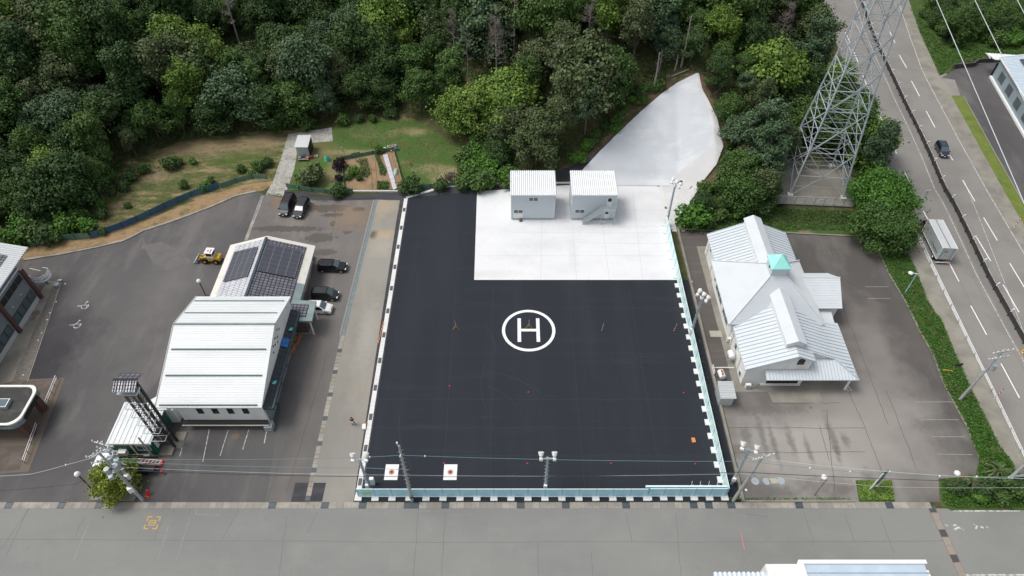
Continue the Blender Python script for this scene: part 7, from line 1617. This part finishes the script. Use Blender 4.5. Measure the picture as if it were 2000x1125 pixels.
def zone(u, v):
    for m_, w_ in ((130, 'above the far-left building'), (290, 'above the left end of the blue net'), (430, 'above the blue net'), (560, 'above the gravel path and bank'), (700, 'above the garden shed'), (850, 'above the garden lawn'), (1000, 'above the thicket by the lawn'), (1150, 'above the two unit houses'), (1300, 'left of the concrete slope'), (1420, 'beyond the slope tip'), (1540, 'between slope and pylon'), (9999, 'between pylon and highway')):
        if u < m_: break
    f = (v - 0) / (400 if u < 300 else 250); return ('at the wood top edge ' if v < 30 else 'high in the wood ' if v < 110 else 'halfway down the wood ' if v < 200 else 'low in the wood ') + w_
desc = {'dark': 'dark green tree', 'mid': 'mid green tree', 'blue': 'greyish green tree', 'olive': 'olive green tree', 'yellow': 'bright yellow-green tree', 'pine': 'feathery grey-green pine'}
def pt(u, v, hc):            # ground point whose point hc metres above shows at u,v
    z = 0
    for _ in range(25):
        x, y, _q = W(u, v, z + hc); z = .5 * z + .5 * float(TH(x, y))
    return (x, y, z)
DEAD = [('dead0', 970, 108, 5, 1.15, 'dry brownish-grey dead tree, the widest of them, right of the forked bare one'), ('dead0', 886, 78, 5.5, 1.0, 'grey dead conifer with drooping twigs above the lawn wood'), ('dead1', 448, 22, 6, 1.2, 'slender bare grey dead tree near the top left of the wood'),
        ('dead1', 913, 108, 5, .9, 'forked bare white dead tree between two grey dead conifers'), ('dead0', 1086, 145, 5, .9, 'small grey dead tree above the left unit house wood'), ('dead1', 1004, 60, 5, 1.0, 'bare dead trunk near the top middle of the wood'), ('dead0', 1150, 55, 5, .9, 'pale grey dead crown among olive trees at the top'), ('dead0', 1525, 70, 5, 1.0, 'tangled grey dead tree left of the pylon')]
DP = [pt(u, v, hc * s) for _, u, v, hc, s, _l in DEAD]
pts = [p for p in pts if not any(abs(p[0] - q[0]) < 3.0 and -6.5 < p[1] - q[1] < 1.2 for q in DP)]
pts.sort(key=lambda p: -p[4])
nz = 0
for i, (x, y, z, u, v) in enumerate(pts[:290]):
    L = rr.random(); ed = edge_dist(x, y)
    wts = {'dark': .42, 'mid': .25, 'blue': .14, 'olive': .11, 'yellow': .08}
    if u > 1000 and u < 1370: wts = {'dark': .18, 'mid': .27, 'blue': .10, 'olive': .30, 'yellow': .10, 'pine': .05}
    if u >= 1370: wts = {'dark': .25, 'mid': .36, 'blue': .05, 'olive': .12, 'yellow': .10, 'pine': .12}
    if u < 560 and v > 140: wts = {'dark': .32, 'mid': .24, 'blue': .20, 'olive': .12, 'yellow': .12}
    if v < 90 and u < 560: wts = {'dark': .85, 'mid': .15}
    a = 0
    for k, q in wts.items():
        a += q / sum(wts.values())
        if L <= a: break
    s = rr.choice([rr.uniform(.7, 1.), rr.uniform(.95, 1.45)]) * (.78 if ed < 3 else 1.) * (.6 if 1395 < u < 1460 and v > 110 else 1.) * (.75 if 1060 < u < 1370 and v > 320 - (u - 1130) * .98 - 75 else 1.)
    if 1440 < u < 1530 and 230 < v < 400: k = 'pine'
    key = ('pine%d' % rr.randint(0, 1)) if k == 'pine' else k + str(rr.choice([0, 0, 1, 1, 2]))
    sz = s * rr.uniform(.9, 1.15)
    plant(key, (x, y, z - .2), rr.uniform(0, 6.28), s, desc[k] + ' ' + zone(u, v), 'tree', desc[k] + 's ' + zone(u, v), (s * rr.uniform(.9, 1.12), s * rr.uniform(.9, 1.12), sz))
print('forest trees', len(pts))
def terr(u, v, z=None): return WT(u, v)
def pt(u, v, hc):            # ground point whose point hc metres above shows at u,v
    z = 0
    for _ in range(25):
        x, y, _q = W(u, v, z + hc); z = .5 * z + .5 * float(TH(x, y))
    return (x, y, z)
for key, u, v, hc, s, lab in DEAD:
    p = pt(u, v, hc * s); plant(key, p, rr.uniform(0, 6), s, lab, 'tree', 'dead trees in the wood', (s * 1.05, s * 1.05, s * 1.25))
# bare trunks at the top of the slope
for u, v0, H, r, lab in ((1330, 130, 9.5, .19, 'tall bare pale trunk without branches at the top of the concrete slope'), (1317, 139, 3.2, .2, 'short broken pale trunk at the top of the concrete slope'), (1275, 178, 7.5, .22, 'brown trunk of the tree left of the bare pale trunk'), (1284, 150, 5, .1, 'thin leaning trunk among the trees at the slope top')):
    p = WT(u, v0); b = MB(); b.tube([(p[0], p[1], p[2] - .3), (p[0] + .15, p[1], p[2] + H * .5), (p[0] + .1, p[1] + .1, p[2] + H)], [r, r * .85, r * .6], 8)
    for k in range(3): b.tube([(p[0] + .1, p[1], p[2] + H * (.6 + .12 * k)), (p[0] + .1 + (-1) ** k * .5, p[1], p[2] + H * (.64 + .12 * k))], [.05, .02], 5)
    setp(b.build('bare_trunk', 'dead_bark'), lab, 'tree trunk')
for (u, v, u2, v2, lab) in ((1310, 152, 1345, 138, 'fallen pale log at the very top of the slope'), (1288, 153, 1308, 151, 'short fallen log beside the longer one'), (1432, 300, 1470, 240, 'long fallen branch on the bare ground right of the slope'), (1395, 185, 1412, 170, 'small fallen branch right of the slope tip')):
    a, c = WT(u, v), WT(u2, v2); b = MB(); b.tube([(a[0], a[1], a[2] + .25), (c[0], c[1], c[2] + .3)], [.12, .08], 6); setp(b.build('fallen_log', 'dead_bark'), lab, 'log')
# big round trees beside the highway, others placed singly
tree_proto('round_near', 'round', 7.2, 5.0, 'bright', 17000, .17, 301, 'round_tree', r0=.25); tree_proto('round_low', 'round', 6.2, 5.0, 'mid', 16000, .17, 302, 'round_tree', r0=.25)
plant('round_near', pt(1728, 378, 4.6), .4, 1, 'large rounded bright green tree by the highway, farther of the east car park pair', 'tree', 'rounded trees by the east car park')
plant('round_low', pt(1725, 440, 3.4), 1.2, .95, 'large spreading dark green tree at the corner of the east car park', 'tree', 'rounded trees by the east car park')
for key, u, v, hc, s, lab in (('dark1', 1682, 245, 5, .5, 'dark tree right behind the pylon'), ('dark0', 1680, 300, 3, .5, 'dark bushy tree between pylon fence and highway'), ('mid0', 1655, 205, 4, .6, 'green tree behind the pylon legs'), ('mid0', 1697, 330, 2, .45, 'low green tree just above the round highway tree'),
                           ('pine0', 1500, 300, 6, 1.15, 'feathery pine leaning over the left side of the pylon fence'), ('pine0', 1490, 250, 6, 1.1, 'tall feathery pine left of the pylon'), ('pine1', 1525, 265, 7, 1.1, 'feathery pine in front of the pylon legs'), ('mid1', 1440, 345, 5, 1.0, 'leafy green tree on the mound behind the pale house'), ('mid0', 1448, 385, 3, .85, 'bushy green tree on the slope foot behind the pale house'), ('dark0', 1480, 385, 3, .8, 'dark bushy tree behind the pale house ridge'), ('mid0', 1345, 436, .8, .28, 'small bush at the top end of the dark passage'), ('bush_mid', 1380, 370, 1, 1.6, 'shrub on the bare soil right of the concrete slope'), ('bush_bright', 1348, 420, 1, 2.3, 'leafy shrub at the foot of the concrete slope')):
    p = pt(u, v, hc * s); plant(key, p, rr.uniform(0, 6), s, lab, 'tree' if 'bush' not in key else 'shrub')
# island tree by the street
tree_proto('lime', 'round', 4.6, 3.0, 'lime', 9000, .15, 401, 'round_tree', r0=.14)
o = W(243, 968); plant('lime', (o[0] - .9, o[1] + 1.1, 0), .5, .84, 'round yellow-green tree at the street entrance of the west lot', 'tree')
b = MB(); P = WP([(175, 978), (182, 962), (270, 965), (262, 979)]); b.prism(P, -.1, .16); struct(b, 'tree_island_kerb', 'old_concrete')
# shrubs in garden and on banks
single = [('bush_olive', 606, 340, 2.0, 'large dark rounded shrub by the green netting'), ('bush_purple', 660, 320, 1.15, 'dark purple shrub left of the vegetable garden'), ('bush_purple', 663, 346, .7, 'small dark purple shrub below the larger purple one'), ('bush_dark', 663, 371, 1.25, 'dark conical shrub at the corner of the netting'), ('bush_dark', 804, 363, 1.6, 'dark round shrub on the access path, the bigger one'), ('bush_dark', 858, 361, 1.2, 'dark round shrub on the access path, the smaller one'), ('bush_brown', 882, 345, .9, 'reddish slim shrub at the right end of the lawn'),
          ('bush_bright', 689, 334, 1.0, 'round bright green plant in the vegetable garden, the bigger one'), ('bush_mid', 702, 347, .55, 'round green plant in the vegetable garden, the smaller one'), ('bush_mid', 740, 292, .85, 'leafy plant behind the far net of the garden'), ('bush_mid', 679, 346, .6, 'small leafy plant on the left edge of the garden soil'), ('bush_olive', 797, 350, .6, 'pale shrub just above the bigger dark round shrub')]
for key, u, v, s, lab in single: p = pt(u, v, .9 * s); plant(key, p, rr.uniform(0, 6), s, lab, 'shrub')
bank = [(330, 318, 1.35), (345, 316, .9), (376, 314, .7), (358, 360, .8), (411, 352, .7), (398, 366, .9), (195, 400, .9), (198, 418, 1.0), (172, 443, 1.5), (150, 425, 1.6), (125, 440, 1.9), (95, 452, 1.8), (60, 455, 1.9), (140, 400, 1.5), (30, 465, 1.8), (110, 462, 1.2), (185, 385, 1.2), (250, 402, .5), (220, 375, .6), (282, 330, 1.0), (255, 345, 1.2), (240, 365, 1.0), (215, 345, 1.3), (160, 380, 1.6), (5, 470, 1.8), (80, 430, 1.8), (45, 440, 2.0), (200, 452, .7), (470, 330, .8), (505, 325, 1.1), (522, 318, .9), (490, 340, .7), (540, 240, 1.6), (600, 243, 1.3), (670, 235, 1.2), (728, 232, .8), (765, 222, 1.2), (700, 232, .9)]
for i, (u, v, s) in enumerate(bank): p = pt(u, v, .8 * s); q_ = plant(rr.choice(['bush_dark', 'bush_mid', 'bush_mid', 'bush_bright']), p, rr.uniform(0, 6), s, (('small ' if s < .85 else 'broad ' if s > 1.4 else '') + 'green shrub ' + ('at the far left end of the net fence' if u < 100 else 'behind the net fence near its left end' if u < 180 else 'on the left end of the bare bank' if u < 232 else 'at the left edge of the bank under the wood' if u < 300 else 'in the middle of the grassy bank' if u < 385 else 'on the bank just above the blue net' if u < 440 else 'on the bank beside the gravel path' if u < 530 else 'at the wood edge above the garden shed' if u < 650 else 'at the wood edge above the lawn')), 'shrub'); q_['group'] = 'shrubs: ' + q_['label']
edge = []
for i in range(70):
    u = rr.uniform(905, 1000); v = rr.uniform(262, 358)
    if v > 250 + (u - 905) * .4 and not (u < 930 and v < 300): edge.append((u, v, rr.uniform(1.1, 1.9)))
for u, v, s in edge[:36]: p = pt(u, v, .9 * s); plant(rr.choice(['bush_bright', 'bush_mid', 'bush_mid']), p, rr.uniform(0, 6), s, 'lush green bush in the thicket between the lawn and the stairless unit house', 'shrub', 'bushes of the thicket beside the lawn')
for i in range(30):
    q = rr.uniform(0, 1); u = 1130 + 170 * q + rr.uniform(-25, -4); v = 322 - 165 * q + rr.uniform(-8, 6); s = rr.uniform(.5, 1.1); p = pt(u, v, .5 * s); plant(rr.choice(['bush_mid', 'bush_dark', 'bush_bright']), p, rr.uniform(0, 6), s, 'small bush on the soil edge left of the concrete slope', 'shrub', 'bushes along the left edge of the concrete slope')
for (u, v, s) in [(1418, 262, .8), (1412, 230, .6), (1422, 310, .9), (1410, 345, 1.0), (1395, 395, 1.2), (1372, 425, 1.3), (1385, 440, 1.0), (1425, 285, .7), (1402, 205, .6), (1398, 365, .8), (1425, 400, 1.5), (1405, 425, 1.3), (1440, 418, 1.2)]:
    p = pt(u, v, .5 * s); plant(rr.choice(['bush_mid', 'bush_dark', 'bush_bright']), p, rr.uniform(0, 6), s, 'small bush on the bare soil right of the concrete slope', 'shrub', 'bushes along the right edge of the concrete slope')
# top right wood
tr = []
for i in range(300):
    u = rr.uniform(1790, 2080); v = rr.uniform(-60, 88); p = W(u, v)
    if v < -10 + (u - 1785) * 1.5 and v < 84 and all((p[0] - q[0]) ** 2 + (p[1] - q[1]) ** 2 > 12 for q in tr) and len(tr) < 60: tr.append(p)
for i in range(40):
    u = rr.uniform(1800, 2040); v = rr.uniform(66, 92) if u > 1850 else 20 + (u - 1790) * .9; p = W(u, v); s = rr.uniform(.9, 1.9); plant(rr.choice(['bush_dark', 'bush_mid', 'bush_bright']), (p[0], p[1], -.05), rr.uniform(0, 6), s, 'low bush at the front edge of the thicket beyond the highway', 'shrub', 'low bushes at the front edge of the thicket beyond the highway')
for p in tr: s = rr.uniform(.55, .85); plant(rr.choice(['dark0', 'mid0', 'dark1', 'mid1']), (p[0], p[1], -.2), rr.uniform(0, 6), s, 'bushy tree in the thicket at the top right beyond the highway', 'tree', 'bushy trees beyond the highway')
for u, v, s in ((1650, 100, 1), (1668, 170, .8)): pass
# palm at the street corner
def palm(u, v, lab, s=1.0):
    o = W(u, v); t = thing('sago_palm', lab, 'palm', (o[0], o[1], 0)); b = MB(); b.tube([(o[0], o[1], 0), (o[0], o[1], 1.1 * s)], .25, 8); b.build('trunk', 'bark', t); r = random.Random(int(u)); C = []; N = []; b = MB()
    for k in range(46):
        a = r.uniform(0, 6.28); el = r.uniform(-.15, 1.1); L = r.uniform(1.5, 2.2) * s; prev = None
        for j in range(7):
            q = j / 6; rad = L * q * math.cos(el) * (1 - .12 * q); z = 1.1 * s + L * q * math.sin(el) - .9 * s * q * q; p = Vector((o[0] + rad * math.cos(a), o[1] + rad * math.sin(a), z))
            if prev is not None:
                sd = Vector((-math.sin(a), math.cos(a), 0)) * .16 * s * (1 - .6 * q); b.quad(prev - sd, p - sd * .8, p + sd * .8, prev + sd)
            prev = p
    m = b.build('fronds', LM['olive'], t)
palm(1941, 926, 'sago palm with drooping fronds in the weeds at the street corner', 1.0); palm(1892, 945, 'smaller dark sago palm left of the big one', .75)
o = W(1945, 955)
for u, v, s, k in ((1875, 955, .9, 'bush_dark'), (1930, 960, 1.1, 'bush_dark'), (1970, 950, 1.2, 'bush_mid'), (1990, 965, 1.1, 'bush_mid'), (1955, 975, .9, 'bush_mid'), (1915, 975, .7, 'bush_bright'), (1990, 945, 1.0, 'bush_dark')): plant(k, pt(u, v, .5), rr.uniform(0, 6), s, 'leafy bush in the weeds at the street corner near the palms', 'shrub', 'bushes at the street corner')
# --- ground cover that nobody could count
def cover(name, polys, n, size, hmax, leaf, z0=0., ground=None, flat=.6):
    C = []
    for P in polys:
        us = [p[0] for p in P]; vs_ = [p[1] for p in P]; k = 0; want = int(n / len(polys)); g = 0
        while k < want and g < want * 12:
            g += 1; u = rr.uniform(min(us), max(us)); v = rr.uniform(min(vs_), max(vs_))
            if inpoly(u, v, P):
                if ground: x, y, z = ground(u, v)
                else: x, y, z = W(u, v)
                C.append((x, y, z + z0 + rr.uniform(.02, hmax))); k += 1
    C = np.array(C); N = RN.normal(size=C.shape) * .6 + np.array([0, 0, 1.]); S = size * RN.uniform(.6, 1.4, len(C)); me = leaf_mesh(name, C, N, S, LM[leaf]); o = bpy.data.objects.new(name, me); sc.collection.objects.link(o); setp(o, kind='stuff'); return o
setp(cover('roadside_weeds', [gs_l[1:-1][:8] + gs_r[4:], [(1838, 938), (1905, 935), (1976, 905), (2000, 945), (2000, 990), (1870, 992), (1840, 985)], [(1886, 830), (1911, 900), (1905, 937), (1978, 907), (1950, 870), (1921, 808)], gs_l[1:-1][:8] + gs_r[4:]], 15000, .10, .35, 'lawn'), 'dense bright green weeds of the roadside strip', 'weeds')
setp(cover('island_grass', [[(1673, 940), (1740, 940), (1746, 978), (1680, 978)]], 3600, .09, .3, 'yellow'), 'clipped grass tufts on the entrance island', 'grass')
setp(cover('bank_weeds', [[(1330, 428), (1420, 422), (1510, 407), (1655, 412), (1690, 450), (1500, 450), (1330, 445)]], 7000, .11, .35, 'mid', ground=WT), 'weeds on the bank behind the pale house', 'weeds')
setp(cover('far_grass_tufts', [[(1775, 10), (1835, 85), (1900, 98), (1940, 100), (1862, 122), (1838, 148), (1800, 75)], [(1900, 80), (2000, 78), (2000, 112), (1865, 124)]], 6000, .13, .3, 'lawn'), 'grass tufts beyond the highway', 'grass')
setp(cover('kerb_weeds', [[(1400, 972), (1660, 972), (1660, 976), (1400, 976)], [(1318, 452), (1322, 452), (1432, 975), (1427, 975)], [(500, 376), (550, 380), (640, 392), (640, 395), (540, 384)]], 900, .08, .15, 'bright'), 'small weeds in the kerb joints', 'weeds')
setp(cover('vegetable_rows', [[(693, 314), (717, 310), (725, 343), (715, 348), (706, 344), (702, 320)], [(732, 305), (740, 305), (755, 335), (752, 344), (742, 342), (738, 320)], [(737, 356), (760, 356), (759, 370), (736, 370)], [(686, 303), (703, 300), (704, 305), (688, 309)]], 3600, .09, .45, 'mid'), 'leafy vegetable rows', 'vegetables')
setp(cover('bank_grass_tufts', [[(240, 330), (300, 300), (555, 275), (545, 345), (430, 362), (300, 415), (215, 450), (190, 410)]], 3500, .08, .22, 'olive'), 'sparse grass tufts on the bank', 'grass')
setp(cover('lawn_tufts', [[(655, 255), (780, 228), (850, 250), (915, 300), (915, 350), (800, 345), (780, 290), (660, 285)]], 3500, .07, .12, 'mid'), 'lawn tufts', 'grass')
# undergrowth under the forest
C = []
g = 0
while len(C) < 60000 and g < 400000:
    g += 1; x = rr.uniform(-125, 64); y = rr.uniform(80, 155); z = float(TH(x, y)); u, v = PJ(x, y, z)
    if -80 < u < 1760 and v > -60 and inpoly(u, v, forest_px) and not inpoly(u, v, slope_poly) and not (44.5 < x < 63 and 89 < y < 103.5):
        cx, cy = x, y
        for _ in range(5): a, c = x + rr.gauss(0, .5), y + rr.gauss(0, .5); C.append((a, c, float(TH(a, c)) + abs(rr.gauss(0, .55)) + .1))
C = np.array(C); me = leaf_mesh('undergrowth', C, RN.normal(size=C.shape) * .6 + np.array([0, -.2, .8]), .2 * RN.uniform(.6, 1.4, len(C)), LM['dark']); o = bpy.data.objects.new('undergrowth', me); sc.collection.objects.link(o); setp(o, 'dense undergrowth below the trees', 'undergrowth', kind='stuff')
# drop prototypes that were never planted
for k, p in PROTO.items():
    if k not in USED:
        for c in KIDS.get(p.name, []): bpy.data.objects.remove(c)
        bpy.data.objects.remove(p)
